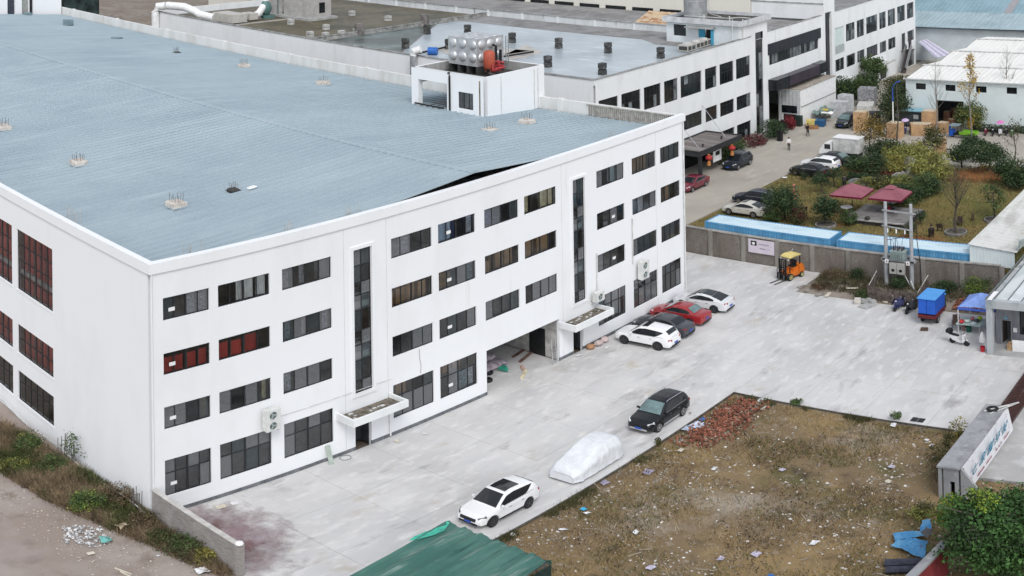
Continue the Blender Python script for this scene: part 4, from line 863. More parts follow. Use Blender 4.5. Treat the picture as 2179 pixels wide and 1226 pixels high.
    q = MB(); q.box(-L/2-.012, -L/2+.12, -h*.68, h*.68, zb+.05, zb+.20); q.build('rear_bumper_trim', trim, t, world=False)
    for xx, zz in ((L/2+.02, .48), (-L/2-.02, .62)): q = MB(); q.box(min(xx, xx-.02), max(xx, xx-.02)+.005, -.22, .22, zz-.07, zz+.07); q.build('number_plate', plate_m, t, world=False)
    tm, rm = wheel_meshes(Rw, rim)
    for cx in (xf, xrw):
        for s in (1, -1):
            e = link('wheel', tm, t, world=False); e.location = (cx, s*(h-.125), Rw); e.rotation_euler = (0, 0, 0 if s > 0 else math.pi)
            r_ = link('rim', rm, e, world=False)
    return t
P_white, P_black, P_grey, P_red = paint('white', (.80, .80, .80)), paint('black', (.012, .014, .016)), paint('graphite', (.075, .08, .09), .3, .3), paint('red', (.30, .018, .022))
P_pearl, P_maroon, P_navy, P_beige = paint('pearl_grey_white', (.66, .67, .68)), paint('maroon', (.16, .015, .03)), paint('blue_black', (.018, .022, .032)), paint('champagne', (.58, .56, .50))
P_slate = paint('dark_slate', (.035, .04, .045), .3, .2)
car('parked_car', 'white crossover with black panoramic roof parked along the lot edge behind the green tarpaulin', 'car', 13.45, -11.05, 180, 'suv', P_white, None, rim_d, roofglass=(.10, -1.0), lampf=mat('smoked_headlamp', (.10, .11, .12), .1, .2, 8))
car('parked_car', 'shiny black crossover with chrome roof rails parked beside the weedy lot', 'car', 28.1, -11.12, 181, 'suv', P_black, None, rim_l, wind=clear_glass, rails=chrome, trim=chrome)
car('parked_car', 'white crossover parked nose to the factory wall beside a dark grey saloon', 'car', 38.62, -3.2, 94.5, 'suv', P_white, 'cars nosed in at the factory wall', rim_d, roofglass=(.15, -.35))
car('parked_car', 'dark grey saloon parked between the white crossover and the red saloon', 'car', 41.2, -2.85, 92, 'sedan', P_grey, 'cars nosed in at the factory wall')
car('parked_car', 'red saloon parked between the dark grey saloon and the silver white fastback', 'car', 43.95, -2.6, 92, 'sedan', P_red, 'cars nosed in at the factory wall', wind=clear_glass)
car('parked_car', 'silver white fastback with dark glass roof at the corner of the factory', 'car', 47.15, -2.75, 93.5, 'fastback', P_pearl, 'cars nosed in at the factory wall', rim_d, roofglass=(.25, -1.0))
car('parked_car', 'maroon saloon on the road half hidden by the factory corner', 'car', 77.3, 16.85, 180, 'sedan', P_maroon)
car('parked_car', 'blue black crossover parked by the dark entrance canopy with red lanterns', 'car', 87.65, 17.1, 180, 'suv', P_navy, rails=chrome)
car('parked_car', 'champagne coloured fastback behind the blue container, partly behind a bush', 'car', 71.4, 7.0, 90, 'fastback', P_beige, 'cars parked at the garden edge', roofglass=(.15, -.3))
car('parked_car', 'dark blue estate car with silver roof rails beside the champagne fastback', 'car', 75.2, 8.0, 90, 'wagon', P_navy, 'cars parked at the garden edge', rails=chrome)
car('parked_car', 'black saloon parked at the lawn edge in front of a white estate', 'car', 87.75, 7.85, 85, 'sedan', P_black, 'cars parked at the garden edge', pillar_trim=chrome)
car('parked_car', 'white estate car with dark windows between two dark saloons by the garden', 'car', 90.75, 8.0, 88, 'wagon', P_white, 'cars parked at the garden edge', roofglass=(.2, -.3))
car('parked_car', 'dark slate saloon facing the garden between the white estate and white truck', 'car', 93.5, 7.1, -90, 'sedan', P_slate, 'cars parked at the garden edge', wind=clear_glass)
car('parked_car', 'dark green grey people carrier facing the camera beside the brown carton stack', 'car', 112.3, 14.3, 182, 'suv', P_slate, wind=clear_glass)
# small white box truck
t = thing('box_truck', 'small white box truck parked by the garden shrubs', 'truck', (96.4, 8.0, 0), R(90))
mb = MB(); mb.box(-2.75, .55, -.9, .9, .85, 2.65); mb.build('cargo_box', dirty_white, t, world=False)
mb = MB(); mb.box(-2.80, .60, -.95, .95, 2.65, 2.72); mb.build('box_roof', white_p, t, world=False)
mb = MB(); mb.loft([[(.7, -.8, .5), (.7, .8, .5), (.7, .8, 1.95), (.7, -.8, 1.95)], [(1.75, -.8, .5), (1.75, .8, .5), (1.65, .78, 1.9), (1.65, -.78, 1.9)], [(2.4, -.8, .5), (2.4, .8, .5), (2.35, .76, 1.1), (2.35, -.76, 1.1)]]); mb.build('cab', white_p, t, world=False)
for s in (1, -1): mb = MB(); mb.box(.95, 1.7, s*.80-.01, s*.80+.01, 1.15, 1.75); mb.build('side_window', car_glass, t, world=False)
mb = MB(); mb.quad((1.72, -.7, 1.82), (2.36, -.68, 1.16), (2.36, .68, 1.16), (1.72, .7, 1.82)); mb.build('windscreen', car_glass, t, world=False)
mb = MB(); mb.box(-2.7, 2.2, -.45, .45, .45, .84); mb.build('chassis', black_m, t, world=False)
tm, rm = wheel_meshes(.32, rim_l)
for cx in (1.6, -1.7):
    for s in (1, -1): e = link('wheel', tm, t, world=False); e.location = (cx, s*.72, .32); e.rotation_euler = (0, 0, 0 if s > 0 else math.pi); link('rim', rm, e, world=False)
# car under a white cover
t = thing('covered_car', 'car wrapped in a crumpled white dust cover between the white and black crossovers', 'covered car', (20.62, -11.3, 0), R(181.5))
mb = MB(); rings = []; CV = [(-2.42, .70), (-2.36, 1.12), (-2.2, 1.36), (-1.8, 1.58), (-1.2, 1.66), (-.4, 1.65), (.2, 1.53), (1.2, 1.16), (2.0, .98), (2.3, .84), (2.42, .62)]; n = 130
for i in range(n+1):
    X = 2.42-4.84*i/n; e = max(.02, 1-max(0, abs(X)-2.2)/.24); zt = lerpk(CV, X); hwc = .97*(1-.22*max(0, abs(X)-1.9)/.5); P = []
    for j in range(61):
        f = -1+2*j/60; a = abs(f)
        if a < .55: y = f/.55*hwc*.70; z = zt+.02*(1-(a/.55)**2)
        else:
            q = (a-.55)/.45; y = math.copysign(hwc*(.70+.30*min(1, q/.36)**.9+.02*q), f); z = zt-(zt-.14)*(q/.36*.36 if q < .36 else .36+.64*(q-.36)/.64)
        fold = .03*math.sin(X*6.2+f*9+2*mnoise.noise(Vector((X, f*2, 3))))*min(1, max(0, a-.45)*3)+.028*mnoise.noise(Vector((X*2.6, f*3.2, 1)))*min(1, max(0, a-.35)*2.2)+.045*(mnoise.ridged_multi_fractal(Vector((X*1.9, f*2.6, 4)), .8, 2.1, 4, 1, 2)-1)*min(1, max(0, a-.52)*3.4)
        P.append((X, y+math.copysign(fold, f), max(.06, z+fold*.4+.008*mnoise.noise(Vector((X*2, f*4, 7))))))
    rings.append(P)
mb.loft(rings[::-1], close=False, caps=False)
for rr, fl in ((rings[0], 1), (rings[-1], -1)): 
    n0 = len(mb.v); mb.v += [(p[0]+.02*fl, p[1], p[2]) for p in rr]; mb.f.append(tuple(range(n0, n0+61))[::fl]); mb.m.append(0)
mb.build('cover', mat('white_car_cover', (.70, .72, .74), .5, .06, 2.2, spec=.4, bump=.25, bscale=4), t, smooth=40, world=False)
for cx in (1.4, -1.4):
    for s in (1, -1): e = link('wheel', tm, t, world=False); e.location = (cx, s*.72, .32)
# ------------------------------------------------------------------ forklift
t = thing('forklift', 'orange forklift with a pale yellow roof and black mast in front of the brick wall', 'forklift', (56.45, -5.55, 0), R(165))
org = mat('forklift_orange', (.62, .16, .02), .45, .1, 2); fy = mat('pale_yellow_roof', (.68, .55, .20), .5, .08, 2)
mb = MB(); mb.loft([[(-1.25, -.52, .35), (-1.25, .52, .35), (-1.25, .52, .95), (-1.25, -.52, .95)], [(-.95, -.56, .30), (-.95, .56, .30), (-.95, .56, 1.28), (-.95, -.56, 1.28)], [(-.62, -.56, .30), (-.62, .56, .30), (-.62, .56, 1.22), (-.62, -.56, 1.22)]]); mb.build('counterweight', org, t, smooth=50, world=False)
mb = MB(); mb.box(-.61, .62, -.54, .54, .32, .72); mb.box(-.61, -.02, -.42, .42, .721, 1.0); mb.build('body', org, t, world=False)
mb = MB(); mb.box(-.58, -.12, -.26, .26, 1.001, 1.16); mb.box(-.60, -.48, -.26, .26, 1.161, 1.62); mb.build('seat', black_m, t, world=False)
mb = MB(); mb.loft([[(-.80, -.56, 2.10), (-.80, .56, 2.10), (-.80, .56, 2.2), (-.80, -.56, 2.2)], [(.0, -.58, 2.14), (.0, .58, 2.14), (.0, .58, 2.25), (.0, -.58, 2.25)], [(.52, -.54, 2.06), (.52, .54, 2.06), (.52, .54, 2.16), (.52, -.54, 2.16)]]); mb.build('roof', fy, t, world=False)
for s in (1, -1): mb = MB(); mb.bar((.55, s*.5, .7), (.40, s*.5, 2.1), .06); mb.build('post', black_m, t, world=False); mb = MB(); mb.bar((-.72, s*.5, 1.2), (-.72, s*.5, 2.12), .07); mb.build('post', black_m, t, world=False)
mb = MB(); mb.bar((.62, 0, .7), (.42, 0, 1.22), .10); mb.tube([(.40+.16*math.cos(a*.5236)*.5, .17*math.sin(a*.5236), 1.24+.08*math.cos(a*.5236)) for a in range(13)], .016, 5, cap=False); mb.build('steering_wheel', black_m, t, world=False)
for s in (1, -1): mb = MB(); mb.bar((.88, s*.34, .10), (.88, s*.34, 2.05), .10, .14); mb.build('mast_rail', black_m, t, world=False)
mb = MB(); mb.bar((.88, -.34, 2.0), (.88, .34, 2.0), .07); mb.bar((.88, -.34, 1.2), (.88, .34, 1.2), .06); mb.tube([(.88, .1, .2), (.88, .1, 1.9)], .035, 6); mb.tube([(.88, -.1, .2), (.88, -.1, 1.9)], .035, 6); mb.build('mast_crossbar', black_m, t, world=False)
mb = MB(); mb.bar((1.0, -.52, .22), (1.0, .52, .22), .08, .12); mb.bar((1.0, -.52, .62), (1.0, .52, .62), .08, .12); 
for yy in (-.5, -.25, 0, .25, .5): mb.bar((1.0, yy, .2), (1.0, yy, 1.15), .04)
mb.bar((1.0, -.52, 1.13), (1.0, .52, 1.13), .05); mb.build('load_backrest', black_m, t, world=False)
for s in (1, -1): mb = MB(); mb.bar((1.05, s*.26, .06), (2.15, s*.26, .05), .12, .05); mb.bar((1.05, s*.26, .05), (1.05, s*.26, .65), .12, .05, up=(1, 0, 0)); mb.build('fork', mat('worn_fork_steel', (.10, .10, .10), .6, .3, 5), t, world=False)
tk_, rk_ = wheel_meshes(.33, mat('forklift_rim', (.5, .45, .2), .6)); ts_, rs_ = wheel_meshes(.25, MATS['forklift_rim'])
for s in (1, -1):
    for (cx, zz, a, b_) in ((.55, .33, tk_, rk_), (-.85, .25, ts_, rs_)): e = link('wheel', a, t, world=False); e.location = (cx, s*.52, zz); e.scale = (1, 1.2, 1); e.rotation_euler = (0, 0, 0 if s > 0 else math.pi); link('rim', b_, e, world=False)
mb = MB(); mb.tube([(-.78, -.45, 1.2), (-.80, -.45, 2.3), (-.95, -.45, 2.42)], .03, 6); mb.build('exhaust', steel, t, world=False)
for s in (1, -1): mb = MB(); mb.ball((.62, s*.42, 1.95), .06, .07, .07, 8, 5); mb.build('work_lamp', lamp_w, t, world=False)
# ------------------------------------------------------------------ scooters, motorcycles
def scooter(label, x, y, yaw, pm, seatm=None, group=None, box=None, brolly=None, blanket=None, z=0.0, name='scooter'):
    t = thing(name, label, 'scooter', (x, y, z), R(yaw), group); seatm = seatm or black_m
    w, r = wheel_meshes(.24, rim_d)
    for cx in (.62, -.58): e = link('wheel', w, t, world=False); e.location = (cx, 0, .24); e.scale = (1, .5, 1); link('rim', r, e, world=False)
    mb = MB(); mb.loft([[(.50, -.16, .35), (.50, .16, .35), (.46, .18, .95), (.46, -.18, .95)], [(.36, -.20, .28), (.36, .20, .28), (.38, .18, .95), (.38, -.18, .95)]]); mb.loft([[(.38, -.16, .27), (.38, .16, .27), (.38, .16, .34), (.38, -.16, .34)], [(-.05, -.18, .26), (-.05, .18, .26), (-.05, .18, .36), (-.05, -.18, .36)]])
    mb.loft([[(-.04, -.15, .28), (-.04, .15, .28), (-.10, .16, .70), (-.10, -.16, .70)], [(-.45, -.17, .36), (-.45, .17, .36), (-.45, .16, .72), (-.45, -.16, .72)], [(-.85, -.08, .58), (-.85, .08, .58), (-.88, .07, .74), (-.88, -.07, .74)]]); mb.build('body', pm, t, smooth=35, world=False)
    mb = MB(); mb.loft([[(-.04, -.10, .71), (-.04, .10, .71), (-.05, .09, .79), (-.05, -.09, .79)], [(-.4, -.15, .73), (-.4, .15, .73), (-.4, .13, .82), (-.4, -.13, .82)], [(-.82, -.09, .75), (-.82, .09, .75), (-.8, .08, .86), (-.8, -.08, .86)]]); mb.build('seat', seatm, t, smooth=35, world=False)
    mb = MB(); mb.tube([(.62, 0, .24), (.47, 0, .6), (.40, 0, 1.0)], .035, 6); mb.tube([(.34, -.32, 1.04), (.40, 0, 1.0), (.34, .32, 1.04)], .018, 6); mb.build('handlebar', black_m, t, world=False)
    mb = MB(); mb.loft([[(.84, -.05, .36), (.84, .05, .36), (.80, .05, .40), (.80, -.05, .40)], [(.62, -.07, .50), (.62, .07, .50), (.62, .07, .53), (.62, -.07, .53)], [(.42, -.06, .42), (.42, .06, .42), (.40, .06, .46), (.40, -.06, .46)]]); mb.build('mudguard', pm, t, world=False)
    for s in (1, -1): mb = MB(); mb.tube([(.36, s*.26, 1.03), (.33, s*.34, 1.22)], .012, 5); mb.ball((.33, s*.36, 1.26), .02, .07, .05, 8, 5); mb.build('mirror', mat('mirror_back', (.3, .3, .31), .3, metal=.5), t, world=False)
    mb = MB(); mb.ball((.49, 0, .88), .05, .10, .07, 8, 6); mb.build('headlight', lamp_w, t, world=False)
    if box: mb = MB(); mb.loft([[(-.65, -.2, .85), (-1.0, -.2, .85), (-1.0, .2, .85), (-.65, .2, .85)], [(-.63, -.22, 1.05), (-1.03, -.22, 1.05), (-1.03, .22, 1.05), (-.63, .22, 1.05)], [(-.7, -.16, 1.2), (-.95, -.16, 1.2), (-.95, .16, 1.2), (-.7, .16, 1.2)]]); mb.build('top_box', box, t, world=False)
    if blanket:
        mb = MB(); rings = []
        for i in range(7):
            q = i/6; rings.append([(.62-.10*math.sin(k*1.7)-.75*q, .36*math.sin((k/8-.5)*math.pi), 1.10-.55*abs(k/8-.5)*2-.06*math.sin(q*7+k)-.10*q) for k in range(9)])
        mb.loft(rings, close=False, caps=False); mb.build('wind_apron', blanket, t, smooth=60, world=False)
    if brolly:
        mb = MB(); mb.tube([(.30, 0, 1.0), (.22, 0, 1.95)], .014, 5); mb.build('umbrella_pole', steel, t, world=False)
        mb = MB(); mb.loft([[(.15+.95*math.cos(2*math.pi*j/12), .50*math.sin(2*math.pi*j/12), 1.78) for j in range(12)], [(.18+.55*math.cos(2*math.pi*j/12), .32*math.sin(2*math.pi*j/12), 1.93) for j in range(12)], [(.2+.1*math.cos(2*math.pi*j/12), .08*math.sin(2*math.pi*j/12), 2.0) for j in range(12)]]); mb.build('umbrella', brolly, t, smooth=50, world=False)
    return t
sb, sk, sw, sr = paint('scooter_blue', (.05, .06, .18)), paint('scooter_black', (.02, .02, .025)), paint('scooter_white', (.72, .72, .72)), paint('scooter_wine', (.17, .02, .035))
navy_cloth = mat('navy_apron', (.05, .055, .14), .9, .3, 4); grey_cloth = mat('dark_grey_apron', (.05, .05, .055), .9, .3, 4)
scooter('navy scooter with quilted wind apron by the wooden enclosure, left of the pair', 53.0, -16.75, 172, sb, None, 'scooters beside the blue tricycle', blanket=navy_cloth)
scooter('dark grey scooter with wind apron between the navy scooter and blue tricycle', 52.75, -17.85, 170, sk, None, 'scooters beside the blue tricycle', blanket=grey_cloth)
scooter('white and red delivery scooter with a basket parked in front of the stall', 47.55, -23.5, -104, sw, None, None, box=black_m)
# blue cargo tricycle
t = thing('cargo_tricycle', 'three-wheeled cart with a bright blue box body and dark red tailboard', 'tricycle', (51.9, -20.0, 0), R(0))
bl1, bl2, dred = mat('bright_blue_sheet', (.02, .11, .52), .45, .06, 2), mat('lighter_blue_roof', (.07, .30, .68), .45, .06, 2), mat('dark_red_steel', (.13, .02, .025), .6, .2, 3)
mb = MB(); mb.box(-1.50, .65, -.66, .66, 1.0, 2.28); mb.build('box_body', bl1, t, world=False)
mb = MB(); mb.loft([[(-1.60, -.74, 2.28), (.72, -.74, 2.28), (.72, .74, 2.28), (-1.60, .74, 2.28)], [(-1.58, -.72, 2.34), (.70, -.72, 2.34), (.70, .72, 2.38), (-1.58, .72, 2.38)]]); mb.build('roof', bl2, t, world=False)
mb = MB(); mb.box(-1.512, -1.502, -.02, .02, 1.02, 2.26); mb.box(-1.53, -1.503, .10, .13, 1.5, 1.6); mb.build('rear_door_seam', mat('navy_seam', (.01, .04, .2), .6), t, world=False)
for s in (1, -1): mb = MB(); mb.box(-1.5, .6, s*.68-.02, s*.68+.02, .62, .99); mb.build('side_board', dred, t, world=False)
mb = MB(); mb.box(-1.56, -1.51, -.68, .68, .62, .92); mb.build('tailboard', dred, t, world=False)
mb = MB(); mb.box(-1.5, .66, -.65, .65, .56, .62); mb.box(-1.4, 1.9, -.2, .2, .42, .555); mb.build('chassis', black_m, t, world=False)
mb = MB(); mb.loft([[(.75, -.55, .6), (.75, .55, .6), (.75, .55, 1.75), (.75, -.55, 1.75)], [(1.4, -.5, .5), (1.4, .5, .5), (1.25, .48, 1.75), (1.25, -.48, 1.75)], [(1.75, -.4, .55), (1.75, .4, .55), (1.6, .4, 1.1), (1.6, -.4, 1.1)]]); mb.build('cab', mat('dark_green_cab', (.03, .05, .05), .5), t, world=False)
mb = MB(); mb.box(.70, 1.32, -.56, .56, 1.75, 1.80); mb.build('cab_roof', bl2, t, world=False)
for (cx, yy) in ((-.75, .60), (-.75, -.60), (1.75, 0)): e = link('wheel', tm, t, world=False); e.location = (cx, yy, .32); e.scale = (1, .7, 1); e.rotation_euler = (0, 0, 0 if yy >= 0 else math.pi); link('rim', rm, e, world=False)
# ------------------------------------------------------------------ wall-mounted condensers
def condenser(label, x, z, fans, w_=.95, h_=.62, grp='air conditioner units on the factory wall'):
    t = thing('air_conditioner', label, 'air conditioner', (x, -.45, z), 0, grp); H = h_*fans
    cs = mat('cream_condenser_case', (.66, .67, .64), .5, .08, 3)
    mb = MB(); mb.box(-w_/2, w_/2, -.20, .20, 0, H); mb.build('case', cs, t, world=False)
    for k in range(fans):
        zc = h_*(k+.5); mb = MB(); N = 18; r = h_*.40
        mb.loft([[(-.05+q*math.cos(2*math.pi*j/N), yy, zc+q*math.sin(2*math.pi*j/N)) for j in range(N)] for q, yy in ((r, -.205), (r, -.225), (r*.9, -.225), (r*.88, -.203))], close=True, caps=False); mb.build('fan_ring', cs, t, smooth=30, world=False)
        mb = MB(); mb.v += [(-.05+r*.88*math.cos(2*math.pi*j/N), -.204, zc+r*.88*math.sin(2*math.pi*j/N)) for j in range(N)]; mb.f.append(tuple(range(N))); mb.m.append(0); mb.build('fan_opening', mat('dim_fan_opening', (.12, .15, .145), .6, .3, 6), t, world=False)
        mb = MB()
        for a in range(3): c, s = math.cos(a*2.094), math.sin(a*2.094); mb.bar((-.05, -.212, zc), (-.05+c*r*.8, -.212, zc+s*r*.8), r*.36, .008, up=(0, 1, 0))
        mb.build('fan_blade', mat('pale_fan_blade', (.35, .40, .39), .5), t, world=False)
    for s in (1, -1): mb = MB(); mb.bar((s*w_*.35, -.20, -.03), (s*w_*.35, .44, -.03), .05); mb.bar((s*w_*.35, -.18, -.03), (s*w_*.35, .42, -.35), .03); mb.build('bracket', steel, t, world=False)
    mb = MB(); mb.tube([(w_/2+.03, .1, .2), (w_/2+.09, .3, .1), (w_/2+.08, .42, -.3)], .03, 6); mb.build('pipe', dirty_white, t, world=False)
    return t
condenser('double-fan air conditioner under the second-floor window near the left corner', 7.28, 3.90, 2, .95, .70)
condenser('double-fan air conditioner above the ground-floor window near the right corner', 42.3, 3.75, 2, .95, .76)
condenser('small single-fan air conditioner beside the right-hand stair window', 36.55, 3.72, 1, .95, .74)
# ------------------------------------------------------------------ roof things of the factory
stubm = layered('broken_concrete', (.58, .54, .49), [((.42, .38, .34), 2.2, (1, 1, 1), .45, .6, 5, 70)], rough=.95, bump=.5)
rebar_m = mat('rusty_rebar', (.13, .11, .10), .8, .3, 5)
def stub(x, y, lab, w_=.55, h_=.32, m=stubm, flash=False):
    z = rz(x); t = thing('column_stub', lab, 'column stub', (x, y, z), 0, 'column stubs with starter bars poking through the roof')
    mb = MB(); c = [(-1, -1), (1, -1), (1, 1), (-1, 1)]
    mb.loft([[(a*w_*.62, b*w_*.62, -.05) for a, b in c], [(a*w_*.58, b*w_*.58, h_*.7+rnd.uniform(0, .05)) for a, b in c], [(a*w_*.5, b*w_*.5, h_+rnd.uniform(-.04, .06)) for a, b in c]]); mb.build('concrete_base', m, t, world=False)
    fw_ = .42 if flash else .6; mb = MB(); mb.box(-fw_, fw_, -fw_, fw_*.8, .02, .07); mb.build('flashing', MATS['dark_iron'] if flash else roof_blue, t, world=False)
    for a, b in ((-.8, -.8), (0, -.85), (.8, -.8), (.85, 0), (.8, .8), (-.8, .8), (-.85, 0), (0, .85)):
        mb = MB(); lx, ly = rnd.uniform(-.06, .06), rnd.uniform(-.06, .06); hh = rnd.uniform(.35, .6); mb.tube([(a*w_*.42, b*w_*.42, h_*.6), (a*w_*.42+lx, b*w_*.42+ly, h_+hh)], .017, 4); mb.build('rebar', rebar_m, t, world=False)
    return t
for (x, y, lab, fl) in ((8.08, 9.9, 'pale concrete column stub with starter bars nearest the front left corner of the roof', 0), (12.42, 9.89, 'dark flashed column stub with a loose scrap beside it on the front of the roof', 1), (8.11, 22.5, 'concrete column stub with starter bars towards the left parapet', 0), (8.26, 35.4, 'concrete column stub with starter bars cut by the left picture edge', 0), (41.76, 61.3, 'dark column stub with starter bars on the far slope, furthest of the three', 1), (42.1, 48.9, 'pale column stub with starter bars on the far slope, middle one', 0), (41.9, 35.8, 'column stub with starter bars on the far slope nearest the tank house', 0), (37.1, 10.2, 'low flat column stub with starter bars in front of the tank house', 0), (41.71, 10.3, 'cream column stub with starter bars right of the tank house', 0)):
    stub(x, y, lab, .55 if fl else .85, .14 if fl or x == 37.1 else .40, MATS['dark_louvre_stack'] if fl else stubm, bool(fl))
for (x, y, lab, h_) in ((42.56, 88.9, 'small grey blue roof cowl far back on the factory roof', .8), (41.8, 74.7, 'flat pale roof cowl near the rear parapet', .2), (42.6, 101.5, 'little dark roof cowl by the far roof house', .35)):
    t = thing('roof_cowl', lab, 'cowl', (x, y, rz(x))); mb = MB(); mb.box(-.55, .55, -.5, .5, 0, h_); mb.build('cap', mat('grey_blue_cowl', (.20, .27, .30), .5), t, world=False); mb = MB(); mb.box(-1.3, .4, -.7, -.2, .04, .08); mb.build('flashing', MATS['dark_iron'], t, world=False)
mb = MB(); mb.loft([[(13.2, 9.2, rz(13.2)+.08), (13.9, 9.3, rz(13.9)+.08), (13.8, 9.7, rz(13.8)+.08), (13.2, 9.6, rz(13.2)+.08)], [(13.25, 9.25, rz(13.2)+.16), (13.8, 9.35, rz(13.8)+.16), (13.75, 9.6, rz(13.7)+.16), (13.25, 9.55, rz(13.2)+.16)]]); tag(mb.build('foam_scrap', white_p), 'white foam scrap lying beside the dark flashed stub', 'scrap')
for k, (x, lab) in enumerate(((3.2, 'starter bars sticking up behind the parapet at the front left corner'), (9.6, 'starter bars behind the parapet above the second window column'), (14.4, 'starter bars behind the parapet above the left stair window'), (40.0, 'starter bars behind the parapet above the right-hand windows'))):
    t = thing('starter_bars', lab, 'rebar', (x, .75, 15.2), 0, 'starter bars behind the front parapet')
    for j in range(7): mb = MB(); xx = rnd.uniform(-.6, .6); mb.tube([(xx, 0, 0), (xx+rnd.uniform(-.1, .1), rnd.uniform(-.1, .1), 1.1+rnd.uniform(-.1, .2))], .017, 4); mb.build('rebar', mat('pale_rebar', (.40, .39, .37), .7), t, world=False)
t = thing('starter_bars', 'starter bars sticking up behind the left side parapet', 'rebar', (.6, 9.2, 15.0), 0, 'starter bars behind the side parapet')
for j in range(9): mb = MB(); yy = rnd.uniform(-.9, .9); mb.tube([(0, yy, 0), (rnd.uniform(-.1, .1), yy+rnd.uniform(-.1, .1), 1.5+rnd.uniform(-.1, .2))], .017, 4); mb.build('rebar', MATS['pale_rebar'], t, world=False)
# sectional steel tank on the tank house
t = thing('panel_tank', 'stainless steel sectional water tank with round bulged panels on the roof house', 'water tank', (45.0, 18.6, 18.72))
tin = mat('stainless_panel', (.60, .61, .62), .42, .12, 2, metal=.6)
NX, NY, NZ, s_ = 3, 3, 2, 1.17
TX0, TY0 = 0, .0
mb = MB(); mb.box(.02, NX*s_-.02, .02, NY*s_-.02, 0, .16+NZ*s_-.02); mb.build('shell', tin, t, world=False)
for k in range(4): mb = MB(); mb.box(0, NX*s_, k*1.1, k*1.1+.2, -.78, 0); mb.build('base_beam', mat('dark_beam', (.05, .05, .05), .9), t, world=False)
pm_ = {}
def panel(fx):
    q = MB(); k = 12
    rings = []
    for rr, d in ((.5, 0), (.40, 0), (.39, .03), (.33, .10), (.2, .16), (.05, .18)):
        if rr == .5: rings.append([(max(-.5, min(.5, .72*math.cos(2*math.pi*(j+.5)/k))), max(-.5, min(.5, .72*math.sin(2*math.pi*(j+.5)/k))), d) for j in range(k)])
        else: rings.append([(rr*math.cos(2*math.pi*(j+.5)/k), rr*math.sin(2*math.pi*(j+.5)/k), d) for j in range(k)])
    q.loft([[fx(a*s_*.985, b*s_*.985, c) for a, b, c in r] for r in rings], caps=False); n = len(q.v); q.f.append(tuple(range(n-k, n))); q.m.append(0); return q.mesh('panel', tin, 35)
mx_, my_, mz_ = panel(lambda a, b, c: (-c, -a, b)), panel(lambda a, b, c: (a, -c, b)), panel(lambda a, b, c: (a, b, c*.6))
mxp = panel(lambda a, b, c: (c, a, b)); myp = panel(lambda a, b, c: (-a, c, b))
for i in range(3):
    for k in range(NZ):
        for me, lc in ((mx_, (0, (i+.5)*s_, .16+(k+.5)*s_)), (my_, ((i+.5)*s_, 0, .16+(k+.5)*s_)), (mxp, (NX*s_, (i+.5)*s_, .16+(k+.5)*s_)), (myp, ((i+.5)*s_, NY*s_, .16+(k+.5)*s_))): link('panel', me, t, world=False).location = lc
    for k in range(3): link('panel', mz_, t, world=False).location = ((i+.5)*s_, (k+.5)*s_, .16+NZ*s_)
mb = MB()
for yy in (-.35, -.05): mb.bar((NX*s_+.25, yy, 0), (NX*s_+.25, yy, 2.4), .05)
for z_ in range(8): mb.bar((NX*s_+.25, -.35, .2+z_*.3), (NX*s_+.25, -.05, .2+z_*.3), .03)
mb.build('ladder', steel, t, world=False)
mb = MB(); mb.tube([(1.9, -.5, .1), (1.9, -.5, 1.7), (1.9, -.1, 1.8)], .13, 8); mb.tube([(2.5, -.5, .1), (2.5, -.5, 1.3)], .13, 8); mb.build('riser_pipe', black_m, t, world=False)
t = thing('pump_set', 'orange red pressure vessel with red pump pipes beside the steel panel tank', 'pump', (45.2, 17.4, 18.35))
orr = mat('orange_red_enamel', (.40, .085, .050), .5, .1, 2); pr = mat('red_pipe_enamel', (.36, .045, .05), .5, .1, 3)
mb = MB(); mb.tube([(0, 0, .35), (0, 0, .5), (0, 0, 1.75), (0, 0, 1.95), (0, 0, 2.0)], [.40, .52, .52, .35, .08], 14); mb.build('pressure_vessel', orr, t, smooth=40, world=False)
mb = MB(); mb.tube([(.1, -.6, .35), (1.1, -.75, .38), (1.5, -.3, .40), (1.45, .5, .42), (.8, .6, .42)], .11, 8); mb.tube([(-.2, -.5, .75), (-.2, -.6, .3), (.3, -.65, .3)], .12, 8); mb.tube([(.6, .5, .7), (1.5, .35, .75), (1.9, -.1, .6)], .10, 8); mb.build('pipe', pr, t, smooth=40, world=False)
for xx in (.35, 1.0): mb = MB(); mb.box(xx, xx+.3, -.25, .1, 0, .5); mb.tube([(xx+.15, -.07, .5), (xx+.15, -.07, .85)], .13, 8); mb.build('pump_motor', pr, t, world=False)
for a in range(3): mb = MB(); mb.bar((.3*math.cos(a*2.1), .3*math.sin(a*2.1), 0), (.38*math.cos(a*2.1), .38*math.sin(a*2.1), .45), .06); mb.build('leg', orr, t, world=False)
for (x, y, a) in ((47.3, 15.6, .3), (46.2, 18.0, 1.2)): mb = MB(); mb.bar((x-.8*math.cos(a), y-.8*math.sin(a), 17.97), (x+.8*math.cos(a), y+.8*math.sin(a), 18.0), .35, .06); tag(mb.build('plank', mat('weathered_board', (.30, .27, .24), .9, .3, 3)), 'weathered board lying on the tank house roof, '+('front one' if y < 17 else 'one behind the pump'), 'board', 'boards on the tank house roof')
